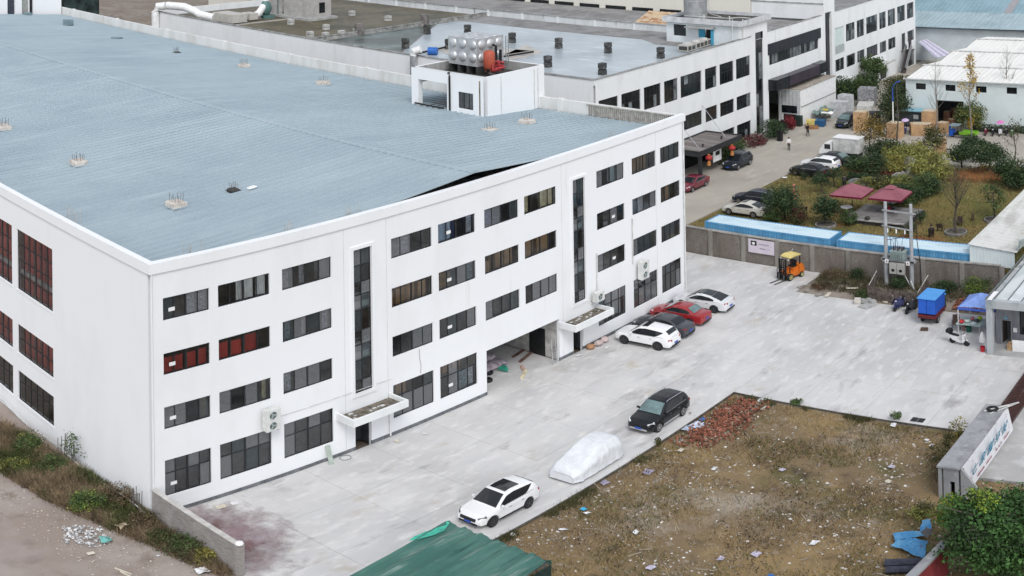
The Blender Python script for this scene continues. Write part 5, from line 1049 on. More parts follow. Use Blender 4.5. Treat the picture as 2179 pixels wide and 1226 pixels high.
# ------------------------------------------------------------------ things by the boundary wall
def text_mesh(s, size, font=None):
    c = bpy.data.curves.new('lettering', 'FONT'); c.body = s; c.size = size; c.extrude = .006; c.resolution_u = 3
    o = bpy.data.objects.new('lettering', c); C.objects.link(o)
    me = bpy.data.meshes.new_from_object(o.evaluated_get(bpy.context.evaluated_depsgraph_get())); bpy.data.objects.remove(o); return me
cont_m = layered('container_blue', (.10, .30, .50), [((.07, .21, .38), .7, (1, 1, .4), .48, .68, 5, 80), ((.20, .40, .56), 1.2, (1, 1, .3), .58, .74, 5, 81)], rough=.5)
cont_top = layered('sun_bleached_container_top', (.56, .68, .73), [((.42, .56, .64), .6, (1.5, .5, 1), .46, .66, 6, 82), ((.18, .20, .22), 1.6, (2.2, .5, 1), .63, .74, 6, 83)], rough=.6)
def container(label, x0, y0, L, z0):
    t = thing('shipping_container', label, 'container', (x0, y0, z0), 0, 'blue containers behind the boundary wall'); Wd, H = 2.44, 2.6
    def corr(n, put, flip=False):
        mb = MB(); st = L/n if n > 20 else Wd/n
        for k in range(n):
            a = k*st; P = [(0, 0), (.32, 0), (.45, .05), (.87, .05), (1, 0)]
            for (p, d), (q, e) in zip(P, P[1:]):
                Q = [put(a+p*st, d, .16), put(a+q*st, e, .16), put(a+q*st, e, H-.13), put(a+p*st, d, H-.13)]; mb.quad(*(Q[::-1] if flip else Q))
        return mb
    corr(44, lambda u, d, z: (.02+d, -u, z), True).build('side_panel', cont_m, t, world=False)
    corr(44, lambda u, d, z: (Wd-.02-d, -u, z)).build('side_panel', cont_m, t, world=False)
    corr(9, lambda u, d, z: (u, -L+.02+d, z)).build('end_panel', cont_m, t, world=False); corr(9, lambda u, d, z: (u, -.02-d, z), True).build('end_panel', cont_m, t, world=False)
    mb = MB(); n = 40
    for k in range(n):
        a = L*k/n; st = L/n
        for (p, d), (q, e) in (((0, 0), (.4, 0)), ((.4, 0), (.5, .03)), ((.5, .03), (.9, .03)), ((.9, .03), (1, 0))): mb.quad((.1, -(a+q*st), H-.04+e), (.1, -(a+p*st), H-.04+d), (Wd-.1, -(a+p*st), H-.04+d), (Wd-.1, -(a+q*st), H-.04+e))
    mb.build('roof_panel', cont_top, t, world=False)
    for nm, a, b in (('top_rail', (.05, 0, H-.06), (.05, -L, H-.06)), ('top_rail', (Wd-.05, 0, H-.06), (Wd-.05, -L, H-.06)), ('top_rail', (.1, -.05, H-.06), (Wd-.1, -.05, H-.06)), ('top_rail', (.1, -L+.05, H-.06), (Wd-.1, -L+.05, H-.06)), ('bottom_rail', (.05, 0, .08), (.05, -L, .08)), ('bottom_rail', (Wd-.05, 0, .08), (Wd-.05, -L, .08))):
        mb = MB(); mb.bar(a, b, .10, .14); mb.build(nm, cont_m, t, world=False)
    for a in (.05, Wd-.05):
        for b in (-.05, -L+.05): mb = MB(); mb.box(a-.07, a+.07, b-.07, b+.07, 0, H+.015); mb.build('corner_post', cont_m, t, world=False)
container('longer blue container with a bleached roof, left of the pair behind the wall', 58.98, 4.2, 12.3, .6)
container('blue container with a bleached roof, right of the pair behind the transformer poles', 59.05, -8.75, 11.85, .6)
# banner on the wall
t = thing('banner', 'pale lilac banner with a black square emblem hung on the brick wall', 'banner', (58.47, -1.77, 1.73))
mb = MB(); mb.box(0, .02, -1.28, 1.28, -.66, .66); mb.build('board', mat('pale_lilac_vinyl', (.62, .55, .62), .6, .05, 1), t, world=False)
mb = MB(); mb.box(-.006, -.001, .45, 1.03, .05, .50); mb.build('emblem', black_m, t, world=False)
mb = MB(); mb.v += [(-.010, .76+.15*math.cos(a*.5236)*(1+.3*math.sin(3*a*.5236)), .24+.14*math.sin(a*.5236)) for a in range(12)]; mb.f.append(tuple(range(12))); mb.m.append(0); mb.build('emblem_mark', white_p, t, world=False)
mb = MB()
yy = .28
for k in range(11): w_ = .07; mb.box(-.006, -.001, yy-w_, yy, .17-k*.004+(0 if k % 3 else .03), .30); yy -= .095
mb.box(-.006, -.001, -.97, -.95, .05, .24); mb.build('lettering', mat('pale_grey_print', (.36, .34, .40), .6), t, world=False, kind='stuff')
mb = MB(); yy = .16
for k in range(9): mb.box(-.006, -.001, yy-.045, yy, -.22, -.14); yy -= .062
mb.build('lettering', mat('dark_print', (.06, .05, .08), .6), t, world=False, kind='stuff')
mb = MB(); mb.box(-.006, -.001, -.85, -.45, -.21, -.17); mb.build('lettering', MATS['pale_grey_print'], t, world=False)
# pole-mounted transformer
pole_m = layered('pole_concrete', (.38, .39, .40), [((.27, .28, .29), 1.4, (1, 1, .4), .46, .66, 5, 84)], rough=.9)
t = thing('transformer_station', 'two concrete poles carrying a grey green transformer and twin meter boxes by the wall', 'transformer', (57.55, -15.0, 0))
for yy in (1.15, -1.08): mb = MB(); mb.tube([(0, yy, -.2), (0, yy, 7.75)], [.19, .14], 10); mb.build('pole', pole_m, t, smooth=40, world=False)
mb = MB(); mb.bar((-.17, 1.35, 7.05), (-.17, -1.6, 6.95), .09, .12); mb.build('crossarm', steel, t, world=False)
mb = MB(); mb.bar((-.17, 1.4, 5.65), (-.17, -1.25, 5.45), .09, .10); mb.build('crossarm', steel, t, world=False)
for s in (-.20, .20): mb = MB(); mb.bar((s, 1.5, 2.62), (s, -1.45, 2.55), .08, .16); mb.build('platform_beam', mat('grey_platform_steel', (.33, .34, .35), .6, .15, 3), t, world=False)
for yy in (1.25, -1.2): mb = MB(); mb.box(-.24, .24, yy-.16, yy+.16, 2.40, 2.70); mb.build('clamp', pole_m, t, world=False)
tg = mat('transformer_grey_green', (.27, .33, .32), .5, .12, 2)
mb = MB(); mb.box(-.42, .42, -.62, .62, 2.72, 3.42); mb.box(-.46, .46, -.66, .66, 3.421, 3.50); mb.build('transformer_tank', tg, t, world=False)
for k in range(7): mb = MB(); mb.box(-.56, -.421, -.5+k*.16, -.46+k*.16, 2.8, 3.35); mb.build('cooling_fin', tg, t, world=False)
for k in range(3):
    for dx, hh in ((-.2, .45), (.2, .3)):
        mb = MB(); y_ = .38-k*.36; mb.tube([(dx, y_, 3.5), (dx*1.1, y_, 3.5+hh)], .05, 7); [mb.tube([(dx, y_, 3.55+q*.09), (dx, y_, 3.585+q*.09)], .085, 8) for q in range(3)]; mb.build('bushing', mat('brown_porcelain', (.07, .045, .04), .3), t, world=False)
    mb = MB(); mb.tube([(-.17, .9-.75*k, 5.42), (-.17, .9-.75*k, 5.08)], .06, 8); mb.build('fuse_insulator', white_p, t, world=False)
    mb = MB(); mb.tube([(-.17, .9-.75*k, 5.05), (-.3, .75-.6*k, 4.7), (-.2, .38-.36*k, 4.2), (-.2, .38-.36*k, 3.95)], .018, 5); mb.build('jumper_wire', mat('blue_grey_wire', (.10, .15, .22), .6), t, world=False)
    mb = MB(); mb.tube([(-.05, .7-.75*k, 5.42), (-.05, .7-.75*k, 5.15)], .045, 7); mb.build('arrester', black_m, t, world=False)
mb = MB(); mb.bar((-.05, 1.0, 4.35), (-.05, -.1, 4.65), .06); mb.bar((-.05, .7, 4.4), (-.05, .7, 3.5), .05); mb.bar((-.05, .3, 4.5), (-.05, .3, 3.5), .05); mb.build('busbar_frame', mat('blue_grey_wire', (.10, .15, .22)), t, world=False)
for yy in (.36, -.30): 
    mb = MB(); mb.box(-.52, -.22, yy-.31, yy+.31, 1.46, 2.42); bxo = mb.build('meter_box', mat('grey_meter_box', (.40, .395, .37), .5, .08, 2), t, world=False)
    mb = MB(); mb.v += [(-.524, yy+.15*math.cos(a*.5236), 1.78+.14*math.sin(a*.5236)) for a in range(12)]; mb.f.append(tuple(range(12))); mb.m.append(0); mb.build('meter_glass', black_m, bxo, world=False)
for yy in (.98, -.86): mb = MB(); mb.box(-.30, -.285, yy-.16, yy+.16, 2.28, 2.64); q = mb.build('warning_plate', white_p, t, world=False); mb = MB(); mb.box(-.304, -.301, yy-.05, yy+.05, 2.36, 2.52); mb.build('warning_mark', mat('dark_print', (.06, .05, .08)) if yy > 0 else mat('faded_red_print', (.4, .15, .15)), q, world=False)
mb = MB(); mb.tube([(-.1, -1.55, 6.9), (-.05, -1.6, 4.5), (.2, -1.75, 2.4), (.3, -1.8, .2)], .035, 6); mb.build('down_cable', black_m, t, world=False)
mb = MB(); mb.bar((-.1, -.4, 1.5), (-.3, -1.0, .5), .05); mb.bar((-.35, -1.1, .9), (-.5, -1.5, .05), .09); mb.build('stay', dirty_white, t, world=False)
# wooden enclosure: slat by slat
t = thing('picket_enclosure', 'weathered wooden picket enclosure round the foot of the transformer poles', 'fence', (53.9, -15.8, 0))
wd = mat('weathered_picket', (.13, .105, .09), .95, .35, 2.5, isl=.2); sm = MB(); sm.box(-.02, .02, -.052, .052, .0, 1.25); slat = sm.mesh('slat', wd)
def run(a, b, n, h=1.0):
    for k in range(n):
        f = (k+.5)/n; o = link('slat', slat, t, world=False); o.location = (a[0]+(b[0]-a[0])*f-53.9, a[1]+(b[1]-a[1])*f+15.8, .03); o.rotation_euler = (rnd.uniform(-.03, .03), rnd.uniform(-.03, .03), math.atan2(b[1]-a[1], b[0]-a[0])-math.pi/2); o.scale = (1, 1, h*rnd.uniform(.88, 1.1))
run((54.0, -13.75), (53.75, -17.9), 36); run((54.0, -13.7), (57.3, -13.1), 22, 1.0); run((53.75, -17.95), (57.5, -17.5), 26, 1.0)
for a, b in (((54.0, -13.75, 1.25), (57.3, -13.1, 1.45)), ((53.75, -17.95, 1.2), (57.5, -17.5, 1.5))): mb = MB(); mb.bar((a[0]-53.9, a[1]+15.8, a[2]), (b[0]-53.9, b[1]+15.8, b[2]), .07, .05); mb.build('rail', mat('pale_rail_timber', (.42, .40, .36), .9, .2, 3), t, world=False)
for (x, y) in ((54.0, -13.75), (53.75, -17.95), (57.4, -17.4)): mb = MB(); mb.bar((x-53.9, y+15.8, 0), (x-53.9, y+15.8, 1.5), .08); mb.build('post', wd, t, world=False)
# slabs, blocks, boards lying by the dirt patch
cream_b = mat('cream_foam_board', (.62, .57, .47), .8, .1, 3)
def lying(name, label, cat, uv, w_, l_, h_, rz_, m, z=0, tilt=0, group=None):
    x, y = G(*uv); mb = MB(); mb.loft([[(-w_/2, -l_/2, 0), (w_/2, -l_/2, 0), (w_/2, l_/2, 0), (-w_/2, l_/2, 0)], [(-w_/2*.97, -l_/2*.98, h_), (w_/2*.98, -l_/2*.96, h_), (w_/2*.95, l_/2*.97, h_), (-w_/2*.98, l_/2*.98, h_)]])
    o = mb.build(name, m); o.location = (x, y, z); o.rotation_euler = (0, tilt, R(rz_)); return tag(o, label, cat, group)
lying('stone_block', 'squat pale stone block at the yard edge in front of the enclosure', 'block', (1825, 646), .55, .5, .45, 20, stubm)
lying('stone_slab', 'grey broken slab heaped with rubble at the yard edge left of the scooters', 'slab', (1847, 652), .9, 1.4, .14, 70, concrete)
for k, (u, v) in enumerate(((1838, 646), (1848, 645), (1857, 648))): lying('rubble_lump', 'lump of grey rubble on the broken slab, '+('left one', 'middle one', 'right one')[k], 'rubble', (u, v), .4, .45, .3, 30*k, concrete, .10)
lying('foam_board', 'cream board tilted on the dirt mound in front of the brick wall', 'board', (1813, 622), .45, 1.0, .08, 25, cream_b, .35, .3)
lying('foam_board', 'cream board lying left of the navy scooter', 'board', (1890, 643), .4, .8, .10, 60, cream_b, .05)
lying('foam_board', 'pale yellow board lying behind the blue tricycle', 'board', (2000, 618), .45, 1.2, .06, 40, mat('pale_yellow_board', (.55, .50, .30), .8), .2, .1)
for k, (u, v, l_, a) in enumerate(((1715, 610, 1.6, 60), (1728, 617, 1.9, 78), (1752, 626, 1.7, 70), (1762, 630, .9, 95), (1740, 612, 1.3, 50))): lying('plank', 'weathered plank in the heap at the corner of the dirt patch, '+('leftmost', 'second', 'long middle one', 'short pale end piece', 'rearmost')[k], 'plank', (u, v), .3, l_, .08, a, MATS['weathered_board'] if k != 3 else cream_b, .06+.05*(k % 2), .05, 'planks heaped at the dirt patch')
lying('timber_block', 'dark timber wheel chock behind the blue tricycle', 'chock', (1967, 703), .35, .55, .2, 15, mat('dark_timber', (.10, .065, .045), .9, .3, 4))
# canopy tent and stall
t = thing('canopy_tent', 'pop-up canopy tent with a faded blue top beside the grey gatehouse', 'tent', (51.3, -24.0, 0))
ct, cv = mat('faded_blue_canvas', (.21, .32, .66), .7, .12, 2), mat('deep_blue_valance', (.06, .12, .48), .7, .08, 2)
cs = [(-1.4, 1.4), (-1.4, -1.4), (1.4, -1.4), (1.4, 1.4)]; pk = (0, 0, 2.95)
for k in range(4):
    a, b = cs[k], cs[(k+1) % 4]; mid = ((a[0]+b[0])/2*.9, (a[1]+b[1])/2*.9, 2.12)
    mb = MB(); mb.quad((a[0], a[1], 2.12), (mid[0], mid[1], 2.18), pk); mb.quad((mid[0], mid[1], 2.18), (b[0], b[1], 2.12), pk); mb.build('canopy_panel', ct, t, world=False)
    mb = MB(); mb.quad((a[0]*1.003, a[1]*1.003, 2.12), (a[0]*1.003, a[1]*1.003, 1.9), (b[0]*1.003, b[1]*1.003, 1.9), (b[0]*1.003, b[1]*1.003, 2.12)); mb.build('valance', cv, t, world=False)
    mb = MB(); mb.bar((a[0]*.98, a[1]*.98, 0), (a[0]*.98, a[1]*.98, 2.1), .05); mb.build('leg', white_p, t, world=False)
t = thing('stall_table', 'folding stall table with a pale green top crowded with goods under the canopy tent', 'table', (50.4, -23.4, 0))
mb = MB(); mb.box(-.75, .75, -1.0, .9, .72, .76); mb.build('table_top', mat('pale_green_top', (.42, .52, .49), .5, .12, 2), t, world=False)
for a in (-.65, .65):
    for b in (-.9, .8): mb = MB(); mb.bar((a, b, 0), (a, b, .72), .04); mb.build('leg', steel, t, world=False)
goods = [(-.5, .5, .25, .18, (.50, .04, .04), 'red basin'), (-.1, .2, .3, .1, (.55, .62, .58), 'pale tray'), (.2, -.1, .2, .2, (.35, .12, .14), 'pinkish bundle'), (.4, -.6, .22, .22, (.40, .52, .06), 'lime green bag'), (.0, -.5, .28, .14, (.05, .06, .07), 'dark pot'), (-.45, -.4, .3, .08, (.52, .60, .60), 'pale dish')]
for (a, b, r, h_, c, nm) in goods:
    mb = MB(); mb.ball((0, 0, h_*.5), r, r*.8, h_*.9, 9, 5); o = mb.build('stall_item', mat('goods_'+nm.replace(' ', '_'), c, .5, .15, 4), None, smooth=50); o.location = (50.4+a, -23.4+b, .77+h_*.38); tag(o, nm+' standing on the stall table', 'goods')
def bucket(label, x, y, m, r=.17, h_=.36, lidm=None):
    t = thing('bucket', label, 'bucket', (x, y, 0)); mb = MB(); mb.loft([[(q*math.cos(j*.5236), q*math.sin(j*.5236), zz) for j in range(12)] for q, zz in ((r*.8, 0), (r, h_), (r*.9, h_), (r*.72, .04))], caps=True); mb.build('pail', m, t, smooth=40, world=False)
    mb = MB(); mb.tube([(0, r*math.cos(a*.314), h_+.12*math.sin(a*.314)) for a in range(11)], .008, 4); mb.build('handle', steel, t, world=False); return t
bucket('dark green bin in front of the stall table', *G(2062, 706), mat('dark_green_plastic', (.015, .10, .075), .5), .22, .5)
bucket('pinkish brown pail beside the dark green bin', *G(2052, 703), mat('pinkish_pail', (.25, .15, .13), .6), .17, .4)
bucket('red bucket at the foot of the gatehouse corner post', *G(2091, 748), mat('red_plastic', (.42, .02, .03), .4), .19, .42)
x, y = G(2090, 736); mb = MB(); mb.loft([[(x+q*math.cos(j*.7), y+q*math.sin(j*.7), zz) for j in range(9)] for q, zz in ((.05, .25), (.22, .35), (.20, .7), (.12, 1.05), (.03, 1.2))]); tag(mb.build('white_sack', white_p, smooth=60), 'white plastic sack hanging by the gatehouse corner post', 'sack')
x, y = G(2033, 702); t = thing('padded_chair', 'brown padded office chair standing behind the white scooter', 'chair', (x+.2, y, 0), R(200))
brn = mat('brown_leatherette', (.085, .055, .045), .5, .2, 4)
mb = MB(); mb.loft([[(-.26, -.26, .42), (.26, -.26, .42), (.26, .26, .42), (-.26, .26, .42)], [(-.24, -.24, .52), (.24, -.24, .52), (.24, .24, .52), (-.24, .24, .52)]]); mb.build('seat', brn, t, world=False)
mb = MB(); mb.loft([[(-.30, -.27, .5), (-.22, -.27, .5), (-.22, .27, .5), (-.30, .27, .5)], [(-.40, -.25, 1.1), (-.32, -.25, 1.1), (-.32, .25, 1.1), (-.40, .25, 1.1)]]); mb.build('backrest', brn, t, world=False)
for s in (1, -1): mb = MB(); mb.tube([(.2, s*.3, 0), (.2, s*.3, .66), (-.28, s*.3, .68), (-.3, s*.3, 0)], .022, 6); mb.build('leg', black_m, t, world=False)
# ------------------------------------------------------------------ gatehouse and lean-to on the right
gh = thing('gatehouse', 'grey single-storey gatehouse with a pale ribbed roof and open corner porch', 'building')
gp = layered('stained_grey_stucco', (.40, .42, .43), [((.20, .24, .26), 1.0, (1, 1, .25), .48, .64, 6, 85), ((.55, .55, .54), 1.4, (1, 1, .4), .58, .72, 5, 86)], rough=.95, bump=.4)
gw = layered('grey_granular_render', (.235, .245, .265), [((.17, .175, .19), 1.2, (1, 1, .5), .45, .65, 6, 87)], rough=.95, bump=.5, bscale=25)
mb = MB(); mb.box(46.35, 46.75, -26.35, -25.93, 0, 3.82); mb.build('corner_post', gp, gh)
mb = MB(); mb.box(46.3, 46.75, -34, -25.9, 3.82, 4.42); mb.build('fascia', gp, gh)
mb = MB(); mb.box(46.751, 60.5, -26.35, -25.9, 3.82, 4.30); mb.build('fascia', gp, gh)
mb = MB(); rect_facade(mb, [26.0, 34.0], [0, 3.82], [(26.35, 27.1, .02, 2.05), (27.72, 30.0, .95, 2.95)], lambda u, d, z: (48.4+d, -u, z), .2); mb.build('front_wall', gw, gh)
mb = MB(); mb.box(48.601, 60.3, -26.2, -26.0, 0, 3.82); mb.build('side_wall', gw, gh)
mb = MB(); mb.box(46.75, 48.39, -34, -26.36, 3.7, 3.81); mb.build('porch_ceiling', gw, gh)
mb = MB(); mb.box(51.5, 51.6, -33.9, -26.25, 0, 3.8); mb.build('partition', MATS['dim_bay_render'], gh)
mb = MB(); mb.box(48.35, 48.66, -26.40, -26.35, 0, 2.1); mb.box(48.35, 48.66, -27.15, -27.10, 0, 2.1); mb.box(48.35, 48.66, -27.099, -26.401, 2.05, 2.1); mb.build('door_frame', alu_grey, gh)
window(gh, 27.72, 30.0, .95, 2.95, [.33, .66], [], lambda u, d, z: (48.4+d, -u, z), pane_of=lambda i, j: pane_dark)
mb = MB(); mb.bar((48.7, -26.4, 1.0), (49.4, -26.5, 1.0), .03, 1.95); mb.build('door', mat('dark_brown_door', (.06, .045, .04), .6), gh)
mb = MB(); mb.box(48.30, 48.39, -27.55, -27.28, 1.15, 1.5); mb.build('wall_box', white_p, gh)
mb = MB(); mb.box(48.35, 48.399, -26.85, -26.6, 2.17, 2.30); mb.build('door_plate', mat('sky_blue_plate', (.15, .38, .55), .5), gh)
for k in range(9):
    mb = MB(); y0 = -26.36-k*.98; mb.quad((46.76, y0-.95, 4.30), (60.5, y0-.95, 4.38), (60.5, y0, 4.38), (46.76, y0, 4.30)); mb.quad((46.76, y0-.95, 4.22), (46.76, y0-.95, 4.30), (46.76, y0, 4.30), (46.76, y0, 4.22))
    mb.build('roof_sheet', layered('translucent_roof_sheet', (.46, .51, .50), [((.60, .63, .62), .5, (.5, 1.5, 1), .46, .62, 5, 88)], rough=.5) if k % 3 != 1 else mat('pale_white_roof_sheet', (.66, .69, .69), .6, .1, 1), gh)
    mb = MB(); mb.bar((46.76, y0+.012, 4.33), (60.5, y0+.012, 4.41), .06, .07); mb.build('roof_seam', mat('dark_seam_flashing', (.13, .15, .15), .7), gh)
mb = MB(); mb.bar((46.5, -25.86, 4.45), (60.5, -25.86, 4.5), .10, .10); mb.build('roof_pipe', mat('dark_seam_flashing', (.13, .15, .15)), gh)
mb = MB(); mb.quad((46.45, -25.95, 4.44), (48.2, -25.95, 4.46), (48.2, -26.3, 4.46), (46.45, -26.3, 4.44)); mb.build('cement_patch', white_p, gh)
mb = MB(); mb.tube([(46.85, -26.5, 3.9), (46.83, -26.42, 2.6), (46.9, -26.45, 1.0)], .02, 5); mb.build('cable', black_m, gh)
x, y = 47.3, -27.6; mb = MB(); mb.bar((47.25, -27.5, .5), (47.25, -29.2, .5), .03, .95); tag(mb.build('white_board', white_p), 'large white board leaning by the gatehouse door', 'board')
mb = MB(); mb.box(47.3, 47.9, -27.45, -27.1, .0, .55); tag(mb.build('cardboard_box', carton_m), 'brown cardboard box beside the white board at the gatehouse', 'box')
mb = MB(); mb.box(46.3, 62, -34, -25.9, -.1, .035); structure(mb.build('porch_floor', concrete))
ln = thing('lean_to', 'pale sheet-clad lean-to with a dirty white roof beyond the wall, next to the garden', 'shed')
lr = layered('dirty_white_roof_sheet', (.62, .62, .59), [((.46, .45, .42), .5, (.5, 1.6, 1), .46, .64, 6, 89), ((.30, .22, .15), .5, (1, 1, 1), .64, .74, 6, 90)], rough=.7)
for k in range(30):
    mb = MB(); x0 = 58.7+k*.8; q = [(x0, -20.5, 4.22), (x0+.77, -20.5, 4.22), (x0+.77, -24.6, 3.80), (x0, -24.6, 3.80)]; mb.quad(*q[::-1]); mb.bar((x0+.785, -20.5, 4.23), (x0+.785, -24.6, 3.81), .05, .05); mb.build('roof_sheet', lr, ln)
for k in range(13):
    mb = MB(); y0 = -20.62-k*.29; z1 = 4.18-(k+.5)*.03; mb.box(58.85, 58.89+.02*(k % 2), y0-.284, y0, 2.3, z1); mb.build('cladding_panel', shw, ln)
mb = MB(); mb.box(59.0, 82, -20.72, -20.66, .3, 4.15); mb.build('side_wall', shw, ln)
for k in range(5): mb = MB(); mb.bar((58.9, -24.7-k*.02, 4.15+k*.17), (64, -26.0-k*.2, 4.3+k*.17), .22, .05); mb.build('louvre_slat', mat('pale_green_louvre', (.42, .47, .45), .6), ln)
# ------------------------------------------------------------------ sign wall, accordion gate
sgw = thing('sign_wall', 'thick grey concrete entrance wall with a slanted white sign face and faded lettering', 'wall')
sc = layered('grey_sign_wall_concrete', (.31, .315, .325), [((.22, .22, .23), .9, (1, 1, .5), .46, .66, 6, 91), ((.44, .44, .44), 2.2, (1, 1, 1), .60, .72, 5, 92)], rough=.95, bump=.4)
SX0, SX1, SY0, SY1, SZ = 25.85, 34.3, -29.72, -30.86, 2.15
mb = MB(); rect_facade(mb, [30.0, 30.85], [-.3, SZ-.12], [(30.35, 30.62, -.2, 1.15)], lambda u, d, z: (SX0+d, -u, z), .25)
mb.box(SX0, SX1-.2, SY0-.20, SY0, -.3, SZ-.121); mb.box(SX0+.251, SX1, -30.86, -30.70, -.3, SZ-.121); mb.box(SX1-.2, SX1-.001, -30.69, SY0, -.3, SZ-.121); mb.build('body', sc, sgw)
mb = MB(); mb.box(SX0-.08, SX1+.05, -30.90, SY0+.06, SZ-.12, SZ); mb.build('top_slab', sc, sgw)
mb = MB(); mb.loft([[(SX0+.1, -30.91, SZ-.05), (SX0+.3, -30.91, SZ-.05), (SX0+.3, -30.91, -.1), (SX0+.1, -30.91, -.1)], [(SX0+.1, -32.1, .35), (SX0+.3, -32.1, .35), (SX0+.3, -32.1, -.1), (SX0+.1, -32.1, -.1)]]); mb.build('end_fin', sc, sgw)
mb = MB(); mb.quad((SX0+.31, -31.02, SZ-.14), (SX0+.31, -31.30, .45), (SX1, -31.30, .45), (SX1, -31.02, SZ-.14)); mb.quad((SX1, -31.02, SZ-.14), (SX1, -31.30, .45), (SX1, -30.9, .45), (SX1, -30.9, SZ-.14)); mb.quad((SX0+.31, -31.30, .45), (SX0+.31, -30.9, .45), (SX1, -30.9, .45), (SX1, -31.30, .45)); mb.quad((SX0+.31, -30.9, SZ-.14), (SX0+.31, -31.02, SZ-.14), (SX1, -31.02, SZ-.14), (SX1, -30.9, SZ-.14)); mb.build('sign_face', layered('flaking_white_sign', (.62, .62, .64), [((.38, .38, .40), 1.3, (1, 1, 1), .54, .68, 6, 93)], rough=.8), sgw)
slope = math.atan2(.28, SZ-.59)
def on_sign(me, m, xc, zc, nm='lettering'):
    me.materials.clear(); me.materials.append(m); o = link(nm, me, sgw, world=False); f = (SZ-.14-zc)/(SZ-.59)
    o.location = (xc, -31.02-.28*f-.012, zc); o.rotation_euler = (math.pi/2-slope*0+slope, 0, 0); return o
signblue, signred, ghostw = mat('faded_teal_paint', (.03, .22, .34), .7, .2, 5), mat('faded_red_paint', (.42, .06, .09), .7, .3, 8), mat('pale_letter_ghost', (.74, .74, .76), .8)
for ch, xc in zip('七原圃环投', (27.2, 28.65, 30.0, 31.35, 32.75)):
    on_sign(text_mesh(ch, 1.05), signblue, xc-.5, 1.05)
red_x = [27.6, 27.85, 28.1, 28.35, 28.6, 29.15, 29.4, 29.65, 29.9, 31.0, 31.45, 31.9, 32.5, 32.75, 33.0, 33.25]
for k, xc in enumerate(red_x):                                   # small red characters, worn past reading: strokes only
    q = MB()
    for s in range(4):
        if rnd.random() < .85: a = rnd.uniform(0, .14); q.box(a, a+.03, rnd.uniform(0, .08), rnd.uniform(.12, .24), 0, .006)
        b = rnd.uniform(.02, .2); q.box(0, rnd.uniform(.10, .2), b, b+.03, .001, .007)
    on_sign(q.mesh('lettering', signred), signred, xc, .62)
mb = MB(); mb.loft([[(33.55+q*math.cos(j*.5236), -30.3+q*math.sin(j*.5236), zz) for j in range(12)] for q, zz in ((.34, SZ+.005), (.38, SZ+.08), (.34, SZ+.16), (.20, SZ+.16), (.18, SZ+.08), (.20, SZ+.01))], caps=False); tag(mb.build('old_tyre', rubber, smooth=40), 'old grey tyre lying on top of the entrance sign wall', 'tyre')
mb = MB(); mb.bar((33.2, -29.9, SZ+.06), (34.9, -31.5, SZ+.06), .09, .06); mb.bar((33.0, -30.3, SZ+.03), (34.7, -31.5, SZ+.12), .05, .05); tag(mb.build('gate_rail', dirty_white), 'white rail projecting from the sign wall over the gate', 'rail')
gt = thing('accordion_gate', 'dark brown folding accordion gate across the factory entrance', 'gate', (34.8, -30.45, 0))
gm = mat('dark_brown_gate', (.075, .035, .03), .6, .2, 3)
for k in range(46):
    mb = MB(); xx = k*.235; mb.bar((xx, .34, .04), (xx, .34, 1.36), .045); mb.bar((xx, -.34, .04), (xx, -.34, 1.36), .045); mb.bar((xx, -.36, 1.38), (xx, .36, 1.38), .07, .05); mb.build('frame', gm, gt, world=False)
for s in (.33, -.33):
    mb = MB()
    for k in range(45): xx = k*.235; mb.bar((xx, s, .12), (xx+.235, s, 1.28), .03); mb.bar((xx, s, 1.28), (xx+.235, s, .12), .03)
    mb.build('lattice', gm, gt, kind='stuff', world=False)
# ------------------------------------------------------------------ green tarpaulin shelter, near brick wall, red wall
sh_ = thing('tarpaulin_shelter', 'shelter roofed with a ribbed dark green tarpaulin in the near foreground', 'shelter')
tarp = layered('dark_green_tarpaulin', (.052, .140, .115), [((.085, .185, .155), .5, (.5, 2, 1), .44, .62, 8, 94), ((.25, .31, .285), .9, (.3, 2.8, 1), .55, .72, 8, 95), ((.02, .05, .042), .7, (.3, 2.2, 1), .60, .74, 6, 65)], rough=.55, bump=.15)
mb = MB(); x0t, x1t, y0t, y1t = -6.0, 8.2, -12.62, -18.66; nx_, ny_ = 50, 168
def tz(x, y):
    f = (y0t-y)/(y0t-y1t); ribs_ = .13*abs(math.cos(f*6*math.pi))**44
    return 2.52+ribs_+.05*math.sin(f*math.pi)-.05*(1-abs(math.cos(f*6*math.pi)))+.04*mnoise.noise(Vector((x*.7, y*1.4, 2)))+.015*mnoise.noise(Vector((x*3, y*3, 5)))-.25*max(0, (x-7.9)/.3)*.4
for j in range(ny_+1):
    for i in range(nx_+1): x = x0t+(x1t-x0t)*i/nx_+(.10*math.sin(j/ny_*6*math.pi*2) if i == nx_ else 0); y = y0t+(y1t-y0t)*j/ny_; mb.v.append((x, y-.12*(8.2-x), tz(x, y)))
for j in range(ny_):
    for i in range(nx_): n = j*(nx_+1)+i; mb.f.append((n, n+nx_+1, n+nx_+2, n+1)); mb.m.append(0)
mb.build('tarpaulin', tarp, sh_, smooth=60)
mb = MB(); 
for j in range(24):
    a, b = y0t+(y1t-y0t)*j/24, y0t+(y1t-y0t)*(j+1)/24; mb.quad((8.22, a, tz(8.2, a)-.03), (8.22, b, tz(8.2, b)-.03), (8.25+.03*math.sin(j), b, tz(8.2, b)-.32), (8.25+.03*math.sin(j-1), a, tz(8.2, a)-.32))
mb.build('tarpaulin_skirt', tarp, sh_)
for yy in (-13.9, -15.9, -18.5):
    for xx in (-5.5, .5, 5.6, 8.0): mb = MB(); mb.bar((xx, yy, -.1), (xx, yy, 2.45), .06); mb.build('post', steel, sh_)
